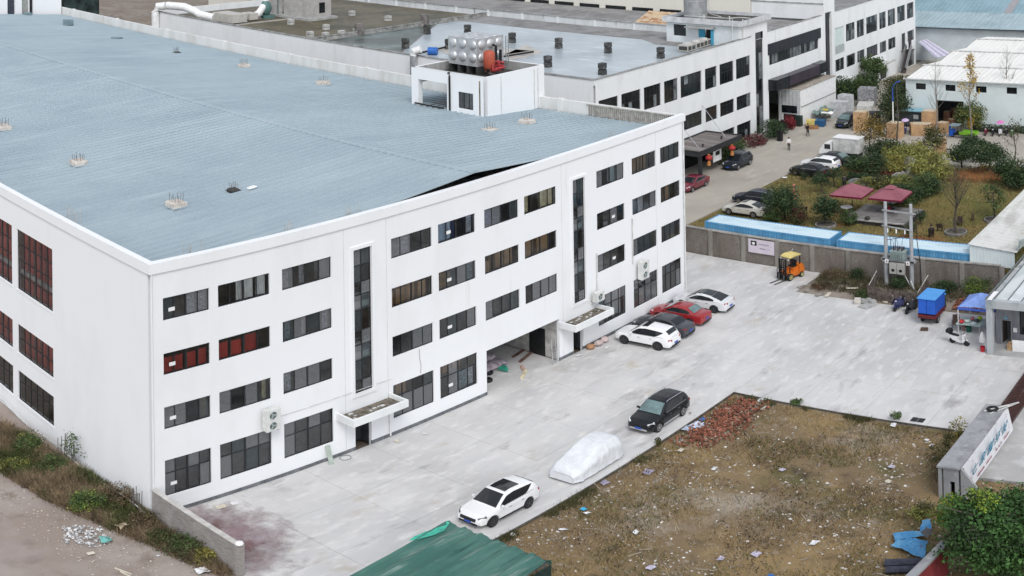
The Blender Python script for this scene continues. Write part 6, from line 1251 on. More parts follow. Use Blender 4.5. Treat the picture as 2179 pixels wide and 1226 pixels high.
mb = MB(); mb.bar((8.05, -18.62, 2.42), (-6, -18.62, 2.42), .05); mb.bar((8.05, -18.62, 1.4), (-6, -18.62, 1.4), .05); mb.bar((8.05, -18.62, 2.42), (5.6, -18.62, 1.4), .04); mb.build('rail', steel, sh_)
mb = MB(); mb.quad((8.1, -18.75, 2.35), (8.1, -18.72, .3), (5.2, -18.72, .3), (5.2, -18.75, 2.35)); mb.build('side_shade', mat('black_green_shade', (.02, .04, .035), .8, .3, 3), sh_)  # dark sheet standing in for the shade below the open side
mb = MB(); xs = [(8.0, -12.72), (7.7, -12.95), (7.2, -13.0), (6.6, -12.95), (5.9, -12.85), (5.4, -12.80)]
for (a, b), (c, d), w0, w1 in zip(xs, xs[1:], (.12, .05, .22, .26, .18), (.05, .22, .26, .18, .02)): mb.quad((a, b-w0, tz(a, b)+.10), (c, d-w1, tz(c, d)+.10), (c, d+w1, tz(c, d)+.09), (a, b+w0, tz(a, b)+.12))
tag(mb.build('torn_sheet', mat('bright_green_film', (.06, .42, .30), .4, .2, 3)), 'torn bright green plastic strip on the corner of the green tarpaulin', 'sheet')
nb = thing('brick_wall', 'low grey brick wall running forward from the near corner of the factory', 'wall')
nbm = layered('grey_brick_face', (.315, .295, .275), [((.24, .22, .205), 5, (.5, .5, 2.4), .45, .6, 3, 96), ((.40, .38, .355), .7, (1, 1, .6), .5, .7, 6, 97)], rough=.95, bump=.5, bscale=16)
BWH, BWL = .085, .26
bmk = []
for k in range(3):
    q = MB(); q.box(-.115-.003*k, .0, -BWL/2+.006, BWL/2-.006, -BWH/2+.006, BWH/2-.006); bmk.append(q.mesh('brick', nbm))
mb = MB(); mb.box(-.105, .115, -7.30, -.12, -.4, 2.0); mb.build('mortar_core', mat('pale_mortar', (.36, .34, .32), .95, .15, 3), nb)
cnt = 0; bulk = MB()
for r in range(26):
    for c in range(28):
        y = -.25-c*BWL-(BWL/2 if r % 2 else 0); z = -.20+BWH/2+r*BWH
        if y < -7.2 or z > 1.98: continue
        if cnt < 300 and c >= 14: o = link('brick', bmk[(r*7+c*3) % 3], nb, world=False); o.location = (-.0, y, z); cnt += 1
        else: d = .115+.003*((r*7+c*3) % 3); bulk.box(-d, -.0, y-BWL/2+.006, y+BWL/2-.006, z-BWH/2+.006, z+BWH/2-.006)
bulk.build('brickwork', nbm, nb, kind='stuff')
mb = MB(); mb.box(-.15, .15, -7.32, -.12, 2.0, 2.06); mb.build('coping', mat('pale_cement_coping', (.52, .50, .47), .9, .15, 2), nb)
mb = MB(); mb.box(-.20, .20, -7.50, -7.305, -.3, 2.10); mb.build('end_pier', nbm, nb)
mb = MB(); mb.loft([[(.0+q*math.cos(j*.8), -7.38+q*math.sin(j*.8), zz) for j in range(8)] for q, zz in ((.22, 2.10), (.18, 2.2), (.05, 2.26))]); tag(mb.build('cement_lump', white_p), 'white lump of cement on the end of the near brick wall', 'lump')
rw = thing('red_wall', 'wall painted faded red with a grey stone coping under the tree', 'wall', (0, 0, 0))
a, b = (18.4, -32.75), (13.2, -32.3)
mb = MB(); mb.bar((a[0], a[1], .85), (b[0], b[1], .85), .22, 2.1); mb.build('face', layered('faded_red_wall', (.25, .045, .05), [((.15, .03, .035), .8, (1, 1, .3), .46, .66, 5, 98), ((.34, .12, .11), 1.5, (1, 1, .3), .6, .72, 5, 99)], rough=.9), rw)
mb = MB(); mb.bar((a[0], a[1], 1.97), (b[0], b[1], 1.97), .42, .14); mb.build('coping', sc, rw)
# blue sheets and rolls by the tree
bsm = layered('sun_faded_blue_sheet', (.06, .23, .45), [((.14, .34, .54), 1.4, (1, 1, 1), .46, .64, 5, 100), ((.10, .12, .16), 2.0, (1, 1, 1), .62, .72, 5, 101)], rough=.5)
def crumple(name, label, cat, P, z, m, h_=.25, seed=0, group=None):
    mb = MB(); n = 14
    for j in range(n+1):
        for i in range(n+1):
            u, v = i/n, j/n; x = (1-u)*(1-v)*P[0][0]+u*(1-v)*P[1][0]+u*v*P[2][0]+(1-u)*v*P[3][0]; y = (1-u)*(1-v)*P[0][1]+u*(1-v)*P[1][1]+u*v*P[2][1]+(1-u)*v*P[3][1]
            mb.v.append((x+.12*mnoise.noise(Vector((y*2, x, seed))), y+.12*mnoise.noise(Vector((x*2, y, seed+5))), z+h_*(.5+.9*mnoise.noise(Vector((x*1.3+seed, y*1.3, seed)))+.35*mnoise.noise(Vector((x*4+seed, y*4, seed))))))
    for j in range(n):
        for i in range(n): q = j*(n+1)+i; mb.f.append((q, q+1, q+n+2, q+n+1)); mb.m.append(0)
    return tag(mb.build(name, m), label, cat, group)
crumple('blue_sheet', 'larger faded blue sheet crumpled over rubbish beside the red wall', 'sheet', [G(1898, 1172), G(1965, 1195), G(1975, 1160), G(1905, 1150)], .15, bsm, .22, 1)
crumple('blue_sheet', 'long blue panel lying above the crumpled sheet near the tree', 'sheet', [G(1900, 1158), G(1972, 1150), G(1968, 1138), G(1902, 1145)], .25, bsm, .12, 4)
crumple('blue_sheet', 'small blue sheet standing at the edge of the tree crown', 'sheet', [G(1958, 1142), G(1983, 1138), G(1980, 1120), G(1962, 1120)], .2, bsm, .3, 8)
for k, (u, v) in enumerate(((1905, 1200), (1908, 1215))):
    x, y = G(u, v); mb = MB(); mb.tube([(x-.3, y+.4, .15), (x+.5, y-1.6, .2)], .22, 9); tag(mb.build('dark_roll', mat('blue_grey_roll', (.045, .05, .075), .8, .3, 3), smooth=40), 'dark rolled sheet at the foot of the blue sheets, '+('upper one', 'lower one')[k], 'roll')
crumple('grey_board', 'dark grey board leaning on the blue sheets by the red wall', 'board', [G(1958, 1160), G(1975, 1172), G(1985, 1158), G(1972, 1150)], .85, mat('dark_grey_board', (.10, .10, .10), .8), .1, 3)
# ------------------------------------------------------------------ bay and doorway clutter
def sack(label, x, y, z, l_, w_, h_, rz_, m, grp):
    mb = MB(); mb.loft([[(l_*(-.5+i/7)*1.0, w_*.5*math.cos(j*.628)*(math.sin(math.pi*(i+.6)/8.2)**.35), h_*.5*math.sin(j*.628)*(math.sin(math.pi*(i+.6)/8.2)**.5)) for j in range(10)] for i in range(8)]); o = mb.build('sack', m, smooth=60); o.location = (x, y, z); o.rotation_euler = (rnd.uniform(-.2, .2), rnd.uniform(-.25, .25), rz_); return tag(o, label, 'sack', grp)
lil = layered('lilac_woven_sack', (.44, .38, .42), [((.26, .20, .24), 2.5, (1, 1, 1), .46, .62, 4, 102)], rough=.7)
for k, (x, y, z, l_, w_, h_, a) in enumerate(((26.6, 3.1, .28, 2.2, 1.3, .55, .5), (27.6, 2.9, .30, 2.2, 1.2, .6, -.3), (28.7, 2.8, .25, 2.0, 1.1, .5, .2), (26.2, 3.6, .85, 2.0, 1.2, .6, .9), (27.2, 3.5, .85, 1.9, 1.1, .5, .1), (28.2, 3.4, .72, 1.9, 1.1, .5, -.5), (26.3, 4.0, 1.35, 1.8, 1.1, .5, .3), (29.4, 3.0, .22, 1.4, .9, .4, -.8))):
    sack('lilac woven sack in the open bay, '+('bottom left one', 'bottom middle one', 'bottom right one', 'left one of the second layer', 'middle one of the second layer', 'right one of the second layer', 'topmost one', 'small one rolled out at the right')[k], x, y, z, l_, w_, h_, a, lil, 'lilac sacks heaped in the open bay')
crumple('green_sheet', 'bright green plastic sheet on the floor of the open bay', 'sheet', [G(1058, 790), G(1082, 795), G(1080, 783), G(1062, 778)], .05, mat('bright_green_film', (.06, .42, .30)), .2, 5)
for k, (u, v) in enumerate(((1039, 796), (1038, 812))):
    x, y = G(u, v); mb = MB(); mb.loft([[(x+q*math.cos(j*.5236), y+q*math.sin(j*.5236), zz) for j in range(12)] for q, zz in ((.26, 0), (.34, .08), (.34, .2), (.26, .27), (.17, .25), (.17, .02))]); tag(mb.build('old_tyre', rubber, smooth=40), 'black tyre on the floor just inside the open bay, '+('further one', 'nearer one')[k], 'tyre')
for k, (u, v, l_, a, m, d) in enumerate(((1115, 797, 1.6, -60, yellow_board, 'yellow plank lying across the mouth of the open bay'), (1112, 784, .9, -40, mat('pinkish_scrap', (.45, .30, .25), .9), 'pinkish scrap board behind the yellow plank'), (1120, 760, 2.2, -75, mat('reddish_timber', (.17, .10, .08), .9, .3, 3), 'reddish timber on the bay floor, nearer one'), (1105, 752, 1.8, -80, mat('reddish_timber', (.17, .10, .08)), 'reddish timber on the bay floor, further one'))): lying('plank', d, 'plank', (u, v), .22, l_, .08, a, m, .0)
t = thing('ladder', 'pale metal ladder leaning on the white pillar of the open bay', 'ladder', (32.1, .05, 0))
for s in (-.22, .22): mb = MB(); mb.bar((s-.25, -.15, 0), (s, .05+.12, 1.95), .05); mb.build('rail', steel, t, world=False)
for k in range(6): f = (k+.7)/6.5; mb = MB(); mb.bar((-.22-.25*(1-f), -.15+.32*f, 1.95*f), (.22-.25*(1-f), -.15+.32*f, 1.95*f), .03); mb.build('rung', steel, t, world=False)
for k, (x, y, z, sx, m, d) in enumerate(((35.5, -.45, .0, .6, mat('orange_brown_sack', (.40, .22, .12), .9), 'orange brown bag outside the right-hand door'), (36.4, -.5, 0, .9, mat('pale_pink_sack', (.55, .44, .42), .9), 'pale pink bag heap by the factory wall'), (37.2, -.45, 0, .6, mat('pale_pink_sack', (.55, .44, .42)), 'smaller pale bag at the right end of the bag heap'))): sack(d, x, y, .22, sx, .6, .45, .2*k, m, None)
mb = MB(); mb.bar((11.35, -.55, .0), (11.5, -.08, 1.15), .28, .04); tag(mb.build('leaning_board', mat('pale_green_board', (.36, .42, .37), .7)), 'pale green board leaning against the wall left of the door', 'board')
x, y = G(735, 975); mb = MB(); mb.tube([(x+.35*math.cos(a*.35), y+.3*math.sin(a*.35), .03) for a in range(19)], .02, 5); tag(mb.build('wire_coil', mat('grey_green_wire', (.15, .19, .17), .6)), 'coil of grey wire on the ground by the leaning board', 'wire')
# cartons behind the upper windows
def cartons(c, r, spec):
    x0, x1 = COLS[c]; z0, z1 = ROWS[r]
    for k, (f0, f1, h0, h1, d) in enumerate(spec):
        a, b = x0+(x1-x0)*f0, x0+(x1-x0)*f1; mb = MB(); mb.box(a, b, .42+d, 1.1+d, z0+(z1-z0)*h0, z0+(z1-z0)*h1); o = tag(mb.build('carton', carton_m), ('first', 'second', 'third', 'fourth')[k]+' brown carton from the left in the %s window of the %s row' % (('first', 'second', 'third', 'fourth', 'fifth', 'sixth', 'seventh', 'eighth', 'second-last', 'last')[c], ('ground', 'second', 'third', 'top')[r]), 'carton', 'cartons stacked behind the factory windows')
for c, r, spec in ((3, 2, ((.03, .2, -1.5, .62, .2), (.24, .48, -1.5, .70, .1), (.55, .75, -1.5, .85, .3), (.77, .96, -1.5, .72, .05))), (4, 2, ((.20, .46, -1.5, .72, .1), (.05, .18, -1.5, .5, .3))), (5, 2, ((.05, .30, -1.5, .5, .1), (.50, .72, -1.5, .95, .2), (.74, .96, -1.5, .95, .1))), (6, 2, ((.03, .2, -1.5, .7, .2), (.24, .46, -1.5, .8, .2), (.54, .74, -1.5, .8, .1), (.76, .94, -1.5, .9, .2))), (8, 3, ((.35, .6, -1.5, .7, .3), (.62, .8, -1.5, .8, .1))), (9, 2, ((.55, .8, -1.5, .7, .2),)), (3, 0, ((.25, .5, .5, .95, .3),)), (4, 0, ((.05, .22, .62, .95, .3), (.25, .45, .6, .95, .2), (.55, .75, .6, .95, .3))), (8, 0, ((.05, .3, -.4, .25, .1), (.4, .7, -.4, .30, .3)))): cartons(c, r, spec)
mb = MB(); mb.bar((41.8, .6, 2.3), (44.6, .9, 3.1), .07); mb.bar((41.8, 1.0, 3.2), (44.6, .7, 2.2), .07); mb.bar((41.9, .7, 1.3), (44.6, .7, 1.35), .1); tag(mb.build('rack_frame', mat('pale_blue_steel', (.3, .35, .42), .6)), 'pale steel rack frame behind the ground-floor window', 'rack')
# ------------------------------------------------------------------ vegetation
NR = np.random.default_rng(11)
def leafmat(nm, c, var=.35, trans=0.0):
    return mat('leaves_'+nm, c, .75, .30, .9, isl=var, spec=.25)
L_dark, L_mid, L_yel, L_bam = leafmat('dark_green', (.040, .068, .030)), leafmat('mid_green', (.075, .115, .040)), leafmat('yellow_green', (.24, .215, .055)), leafmat('bamboo_green', (.23, .235, .065))
L_red, L_gold, L_olive, L_brown = leafmat('dark_red', (.10, .028, .030)), leafmat('ginkgo_gold', (.42, .27, .03)), leafmat('olive', (.085, .085, .035)), leafmat('dry_brown', (.13, .095, .055))
L_fresh, L_lush, L_straw, L_redbush = leafmat('fresh_green', (.21, .29, .04)), leafmat('lush_green', (.052, .118, .032)), leafmat('straw', (.26, .215, .13)), leafmat('bright_red', (.22, .03, .04))
bark = mat('grey_brown_bark', (.10, .085, .07), .95, .3, 4, bump=.5); bark_l = mat('pale_grey_bark', (.22, .20, .18), .9, .25, 5)
def quads_mesh(name, ctr, size, m, flat=.0, blade=False):
    """one small quad (leaf) per centre, random direction and size"""
    n = len(ctr); a = NR.normal(size=(n, 3)); 
    if flat: a[:, 2] *= (1-flat)
    a /= np.linalg.norm(a, axis=1)[:, None]+1e-9
    b = np.cross(a, NR.normal(size=(n, 3))); b /= np.linalg.norm(b, axis=1)[:, None]+1e-9
    s = (size*NR.uniform(.6, 1.35, n))[:, None]
    V = np.stack([ctr-a*s*.5, ctr+b*s*.28, ctr+a*s*.5, ctr-b*s*.28], 1).reshape(-1, 3)
    return raw_mesh(name, V, 4, m)
def blades_mesh(name, base, h, w_, lean, m):
    """grass blades: one upright quad tapering to a tip, leaning"""
    n = len(base); az = NR.uniform(0, 2*math.pi, n); hh = h*NR.uniform(.45, 1.25, n); le = lean*hh*NR.uniform(.2, 1.2, n); dz = NR.uniform(0, 2*math.pi, n)
    d = np.stack([np.cos(az), np.sin(az), np.zeros(n)], 1)*(w_*NR.uniform(.6, 1.3, n))[:, None]*.5
    t = base+np.stack([np.cos(dz)*le, np.sin(dz)*le, hh], 1)
    V = np.stack([base-d, base+d, t+d*.25, t-d*.25], 1).reshape(-1, 3)
    return raw_mesh(name, V, 4, m)
def raw_mesh(name, V, k, m):
    n = len(V)//k; me = bpy.data.meshes.new(name); me.vertices.add(len(V)); me.vertices.foreach_set('co', V.astype(np.float32).ravel())
    me.loops.add(n*k); me.loops.foreach_set('vertex_index', np.arange(n*k, dtype=np.int32)); me.polygons.add(n); me.polygons.foreach_set('loop_start', np.arange(0, n*k, k, dtype=np.int32))
    me.materials.append(m); me.update(calc_edges=True); me.validate(); return me
def clumped(n, rx, ry, rz, k, tight=.33, shell=.55, cz=0.0):
    c = NR.normal(size=(k, 3)); c /= np.linalg.norm(c, axis=1)[:, None]; c *= NR.uniform(shell, 1.0, k)[:, None]**.7
    w_ = NR.uniform(.5, 1.3, k); idx = NR.choice(k, n, p=w_/w_.sum()); o = NR.normal(size=(n, 3))*tight*NR.uniform(.6, 1.2, k)[idx][:, None]
    p = (c[idx]*.78+o)
    r = np.linalg.norm(p, axis=1); f = np.where(r > 1.12, 1.12/np.maximum(r, 1e-6), 1); p *= f[:, None]
    return p*np.array([rx, ry, rz])+np.array([0, 0, cz])
def tree(name, label, xy, H, rx, rz, cz, n, size, m, k=22, trunk=.12, limbs=7, cat='tree', group=None, z0=0.0, bk=None, tight=.30, m2=None, ry=None, lean=(0, 0), shell=.5):
    t = thing(name, label, cat, (xy[0], xy[1], z0), 0, group); bk = bk or bark; ry = ry or rx
    if trunk:
        mb = MB(); tx = [(lean[0]*f+.12*trunk*8*math.sin(f*5+xy[0]), lean[1]*f+.10*trunk*8*math.cos(f*4+xy[1]), f*H*.92) for f in (0, .2, .4, .6, .8, 1)]; mb.tube(tx, [trunk*1.25, trunk, trunk*.85, trunk*.65, trunk*.4, trunk*.15], 7)
        for j in range(limbs):
            f = rnd.uniform(.35, .8); a = rnd.uniform(0, 6.28); i = int(f*5); b0 = Vector(tx[i]).lerp(Vector(tx[min(5, i+1)]), f*5-i); ln = rx*rnd.uniform(.55, .95)
            mb.tube([b0, b0+Vector((math.cos(a)*ln*.5, math.sin(a)*ln*.5, ln*.30)), b0+Vector((math.cos(a)*ln, math.sin(a)*ln, ln*.55))], [trunk*.45, trunk*.28, trunk*.08], 5)
        mb.build('trunk', bk, t, smooth=60, world=False)
    if n:
        link('crown', quads_mesh('crown', clumped(n, rx, ry, rz, k, tight, shell, cz), size, m), t, world=False)
        if m2: link('crown', quads_mesh('crown', clumped(int(n*.3), rx*1.02, ry*1.02, rz*1.02, k//2+2, tight*.8, .7, cz), size*.9, m2), t, world=False)
    return t
def bare(name, label, xy, H, trunk, nbr, spread, m=bark_l, group=None, up=1.2, z0=0, f0=.3, cat='tree', leaves=None):
    t = thing(name, label, cat, (xy[0], xy[1], z0), 0, group); mb = MB(); tips = []
    tx = [(.10*math.sin(i*1.3+xy[0]), .10*math.cos(i*1.7+xy[1]), H*i/6) for i in range(7)]; mb.tube(tx, [trunk*(1-.92*i/6) for i in range(7)], 6)
    for j in range(nbr):
        f = f0+(.97-f0)*(j+rnd.random())/nbr; a = rnd.uniform(0, 6.28); i = min(5, int(f*6)); b0 = Vector(tx[i]).lerp(Vector(tx[i+1]), f*6-i); ln = spread*(1.15-f)*rnd.uniform(.7, 1.2)
        e = b0+Vector((math.cos(a)*ln, math.sin(a)*ln, ln*up)); md = b0.lerp(e, .5)+Vector((math.cos(a)*ln*.12, math.sin(a)*ln*.12, -.05*ln)); r = trunk*.30*(1-f*.6)
        mb.tube([b0, md, e], [r, r*.65, r*.25], 4); tips += [e, md]
        for q in range(2):
            a2 = a+rnd.uniform(-.9, .9); s = b0.lerp(e, rnd.uniform(.35, .8)); e2 = s+Vector((math.cos(a2)*ln*.4, math.sin(a2)*ln*.4, ln*.4*up)); mb.tube([s, e2], [r*.45, r*.15], 3); tips.append(e2)
    mb.build('trunk', m, t, world=False)
    if leaves:
        n, sz, lm, z_lo, z_hi = leaves; T_ = np.array([tuple(q) for q in tips if z_lo <= q.z <= z_hi] or [(0, 0, z_lo)]); p = T_[NR.integers(0, len(T_), n)]+NR.normal(size=(n, 3))*.16
        link('crown', quads_mesh('crown', p, sz, lm), t, world=False)
    return t
def planter(x, y, r, lab, z0):
    mb = MB(); N = 16; mb.loft([[(x+q*math.cos(2*math.pi*j/N), y+q*math.sin(2*math.pi*j/N), z0+zz) for j in range(N)] for q, zz in ((r, -.1), (r, .22), (r-.14, .24), (r-.14, .1))], caps=False); tag(mb.build('planter_ring', mat('grey_stone_ring', (.23, .22, .21), .9, .25, 3)), lab, 'planter ring')
    mb = MB(); mb.v += [(x+(r-.13)*math.cos(2*math.pi*j/N), y+(r-.13)*math.sin(2*math.pi*j/N), z0+.12) for j in range(N)]; mb.f.append(tuple(range(N))); mb.m.append(0); structure(mb.build('planter_soil', kerb_dirt))
LZ = lawnz
def gp_(u, v): x, y = G(u, v); return x, y
# foreground tree at the lower right
tree('broadleaf_tree', 'large dense dark green tree filling the lower right corner', (18.6, -35.6), 5.2, 3.1, 2.55, 2.9, 24000, .21, L_lush, 75, .2, 12, ry=3.35, tight=.15, m2=L_dark, shell=.5)
t = tree('sapling', 'bright yellow green sprays rising in front of the dark tree beside the sign wall', (20.9, -32.2), 3.4, 1.0, 1.0, 2.2, 1300, .17, L_fresh, 14, .05, 4, tight=.26)
for k, (x, y, z) in enumerate(((19.2, -34.0, 4.6), (18.2, -34.8, 5.0))): tree('sapling', ['yellow green young shoots poking out at the top of the dark tree', 'small yellow green shoots in the middle of the dark tree crown'][k], (x, y), .9, .7, .45, .4, 260, .15, L_fresh, 6, .02, 2, tight=.3, z0=z-.4)
# garden: trees and shrubs
gt_ = 'garden trees and shrubs'
def G0(u, v): x, y = G(u, v); return (x, y), LZ(x, y)
for (uv, nm, lab, H, rx, rz, cz, n, sz, m, k, tr, m2) in (
    ((1668, 468), 'broadleaf_tree', 'dense dark green bushy tree beside the champagne car', 4.0, 2.0, 1.75, 2.0, 3200, .22, L_dark, 24, .10, L_mid),
    ((1640, 470), 'shrub', 'green shrub at the foot of the bushy tree by the containers', 1.6, 1.1, .8, .8, 900, .2, L_mid, 10, .05, None),
    ((1702, 476), 'shrub', 'reddish brown shrub right of the bushy tree', 2.2, 1.2, 1.0, 1.1, 1000, .2, L_olive, 12, .05, L_red),
    ((1757, 478), 'pine_tree', 'dark layered pine in a stone ring in front of the maroon parasols', 3.7, 1.45, 1.3, 2.0, 2600, .2, L_dark, 18, .12, None),
    ((1807, 478), 'shrub', 'round green shrub at the left end of the stone platform', 1.7, 1.0, .75, .85, 1000, .18, L_mid, 10, .05, L_dark),
    ((1957, 478), 'topiary', 'small round topiary on a short stem right of the platform', 1.5, .72, .55, .95, 600, .14, L_dark, 8, .06, None),
    ((1936, 505), 'topiary', 'small round topiary between the transformer poles', 1.5, .75, .6, .9, 600, .14, L_dark, 8, .06, None),
    ((1713, 382), 'topiary', 'small clipped shrub at the side of the black saloon', 1.1, .6, .5, .55, 450, .14, L_dark, 7, .04, None),
    ((1745, 386), 'topiary', 'clipped shrub behind the rear wheel of the black saloon', 1.3, .8, .55, .7, 550, .14, L_dark, 8, .04, None),
    ((1748, 411), 'cloud_tree', 'flat-topped clipped tree on the lawn left of the parasols', 2.0, 1.35, .65, 1.45, 1200, .16, L_dark, 9, .09, None),
    ((1775, 398), 'cloud_tree', 'flat-topped clipped tree behind the first one at the white estate', 2.1, 1.3, .6, 1.6, 1100, .16, L_dark, 9, .09, L_olive),
    ((1792, 402), 'shrub', 'small yellowish shrub by the flat-topped trees', 1.0, .7, .45, .5, 350, .16, L_bam, 6, .03, None),
    ((1600, 428), 'shrub', 'little dark shrub at the lawn corner by the blue estate', .9, .6, .45, .45, 320, .15, L_mid, 6, .03, None),
    ((1690, 372), 'shrub', 'small dark shrub at the lawn corner in front of the black saloon', 1.0, .6, .45, .5, 320, .15, L_olive, 6, .03, None),
    ((1850, 372), 'shrub', 'dark green shrub mass beside the white truck, lower one', 2.6, 2.2, 1.2, 1.3, 2200, .24, L_dark, 18, .06, L_mid),
    ((1822, 362), 'shrub', 'dark shrub tucked behind the slate saloon', 1.8, 1.6, .9, .9, 1200, .22, L_dark, 12, .05, None),
    ((1890, 338), 'shrub', 'dark green shrub mass behind the bare trees at the road corner', 2.4, 2.6, 1.1, 1.2, 2400, .25, L_dark, 20, .06, L_olive),
    ((1852, 330), 'autumn_tree', 'thin yellow orange autumn tree beside the white truck', 5.2, 2.2, 1.8, 3.3, 1500, .24, leafmat('amber', (.20, .135, .03)), 18, .08, L_olive),
    ((1985, 340), 'broadleaf_tree', 'loose green tree standing in front of the carton stacks', 4.6, 1.7, 1.5, 2.8, 1300, .24, L_olive, 18, .08, L_mid),
    ((2047, 362), 'round_tree', 'dark round-crowned tree on red soil, left of the pair', 2.9, 1.75, 1.0, 1.85, 2600, .22, L_dark, 20, .10, L_mid),
    ((2105, 374), 'round_tree', 'wider dark round-crowned tree on red soil, right of the pair', 3.2, 2.3, 1.2, 2.0, 3600, .22, L_dark, 26, .12, L_mid),
    ((2072, 345), 'round_tree', 'dark tree standing behind the round-crowned pair', 3.3, 1.6, 1.2, 2.1, 2400, .24, L_dark, 20, .10, None),
    ((2168, 408), 'broadleaf_tree', 'tall dark shrub tree at the right picture edge by the lean-to', 3.9, 2.3, 1.7, 2.0, 2800, .24, L_dark, 20, .10, L_mid),
    ((2140, 400), 'broadleaf_tree', 'dark evergreen beside the tall shrub at the right edge', 3.2, 1.5, 1.4, 1.7, 1500, .24, L_dark, 14, .08, None),
    ((1925, 440), 'shrub', 'big dark green shrub behind the right-hand parasol', 2.2, 2.3, 1.0, 1.0, 3000, .22, L_dark, 26, .06, L_mid),
    ((1975, 430), 'shrub', 'dark green shrub beside the bare tree, joined to the bamboo', 2.2, 1.7, 1.2, 1.2, 2000, .22, L_mid, 18, .05, L_dark),
    ((1985, 400), 'bamboo_clump', 'yellow green bamboo clump right of the grey rocks', 2.9, 2.6, 1.5, 1.6, 3400, .26, L_bam, 30, .04, L_yel),
    ((1940, 352), 'bamboo_clump', 'yellow green bamboo clump behind the grey rocks', 2.9, 3.2, 1.4, 1.5, 3600, .26, L_bam, 32, .04, L_yel),
    ((1905, 365), 'bamboo_clump', 'olive yellow bamboo on the mound left of the rocks', 1.8, 2.2, .9, .9, 1800, .24, L_yel, 24, .04, L_bam),
    ((1880, 405), 'shrub', 'grey green low shrub behind the left-hand parasol', 1.2, 1.7, .65, .6, 1200, .2, L_olive, 16, .03, L_bam),
    ((1845, 408), 'shrub', 'pale mixed shrub between the parasol top and the hedge', 1.2, 1.5, .65, .6, 1000, .2, L_bam, 14, .03, L_olive),
    ((1915, 412), 'shrub', 'light green low shrub left of the big dark shrub', 1.3, 1.4, .7, .7, 1000, .2, L_bam, 14, .03, L_mid)):
    p, z = G0(*uv); tree(nm, lab, p, H, rx, rz, cz, n, sz, m, k, tr, 5, 'tree' if 'tree' in nm else 'shrub', gt_, z, m2=m2, tight=.26)
p, z = G0(1852, 392); mb = thing('hedge', 'long dark clipped hedge above the parasols', 'hedge', (p[0], p[1], z)); 
pts = NR.uniform(-1, 1, (4200, 3))*np.array([.8, 3.4, .42])+np.array([0, -.6, .5]); link('foliage', quads_mesh('foliage', pts, .2, L_dark), mb, world=False)
p, z = G0(1850, 385); hb = thing('hedge', 'dark red low hedge strip behind the green hedge', 'hedge', (p[0]+2.2, p[1], z)); pts = NR.uniform(-1, 1, (2200, 3))*np.array([.7, 3.6, .22])+np.array([0, -.8, .25]); link('foliage', quads_mesh('foliage', pts, .2, leafmat('rust_red', (.15, .055, .035))), hb, world=False)
p, z = G0(2115, 470); tree('pine_tree', 'open thin pine in a stone ring near the lean-to', p, 4.4, 1.5, 1.6, 2.6, 800, .2, L_mid, 16, .09, 9, z0=z, tight=.16, group=gt_); planter(p[0], p[1], 1.0, 'stone ring round the thin pine near the lean-to', z)
p, z = G0(2034, 496); bare('bare_tree', 'leafless tree with many upright twigs in a stone ring', p, 6.3, .16, 46, 2.1, bark, gt_, 1.5, z, .38, leaves=(260, .16, L_olive, 2, 7)); planter(p[0], p[1], 1.1, 'stone ring round the leafless tree', z)
p, z = G0(1757, 480); planter(p[0], p[1], 1.05, 'stone ring round the dark layered pine', z)
bare('bare_tree', 'bare twiggy tree behind the dark shrubs at the road corner', G(1886, 330), 5.6, .09, 22, 2.0, bark, gt_, .9, 0, .25, leaves=(200, .18, L_olive, 1, 6))
bare('bare_tree', 'small bare tree at the far right beside the motorcycles', G(2160, 345), 5.2, .10, 18, 1.8, bark, gt_, .9, 0, .3, leaves=(240, .2, L_olive, 1, 6))
pg = 'tall thin trees in front of the white shed'
bare('poplar_tree', 'tall thin leafless tree left of the shed doorway', G(1994, 312), 11.6, .13, 34, 1.9, bark_l, pg, 1.7, 0, .35)
bare('poplar_tree', 'tall thin tree with golden leaves right of the shed doorway', G(2066, 308), 11.8, .13, 40, 1.5, bark_l, pg, 1.6, 0, .42, leaves=(700, .25, L_gold, 4, 12))
bare('poplar_tree', 'tall thin leafless tree at the right of the shed wall', G(2145, 268), 11.0, .14, 30, 2.0, bark_l, pg, 1.6, 0, .3)
mb = MB(); x, y = G(1908, 300); mb.tube([(x, y, 0), (x-.1, y-.3, 3), (x-.25, y-.2, 7.5)], [.12, .09, .04], 6); tag(mb.build('bare_tree', bark), 'slender bare trunk rising between the cartons and the street lamp', 'tree')
tree('round_bush', 'round green and yellow bush at the right jamb of the shed doorway', G(2066, 280), 4.0, 2.0, 1.9, 2.2, 2600, .24, L_mid, 20, .1, 6, m2=L_yel)
tree('golden_shrub', 'small bright golden yellow shrub in front of the round bush', G(2066, 284), 2.4, .5, .9, 1.3, 420, .24, L_gold, 8, .04, 3)
tree('evergreen_tree', 'tall dark evergreen mass left of the white shed', G(1905, 268), 5.6, 2.2, 2.6, 2.8, 3800, .28, L_dark, 30, .14, 8, m2=L_olive)
tree('evergreen_tree', 'dark evergreen behind the street lamp, beside the shed corner', (118.5, 9.0), 5.4, 2.0, 2.4, 2.8, 2800, .3, L_dark, 24, .14, 8)
tree('broadleaf_tree', 'dark green tree against the far wing between the two small canopies', G(1840, 212), 4.5, 2.0, 1.9, 2.4, 2200, .3, L_mid, 18, .1, 6, m2=L_dark)
tree('broadleaf_tree', 'dark green tree at the foot of the second stair tower', (124.8, 20.4), 4.4, 1.6, 2.0, 2.2, 2200, .3, L_dark, 16, .1, 6, m2=L_mid)
tree('broadleaf_tree', 'dark tree under the first small canopy of the far wing', (130.5, 19.5), 3.6, 2.4, 1.6, 1.8, 2600, .3, L_dark, 18, .1, 6)
tree('shrub', 'olive shrub mass between the stored goods and evergreen', (131, 13.5), 3.6, 3.2, 1.7, 1.7, 2600, .3, L_olive, 20, .06, 5, 'shrub', m2=L_dark)
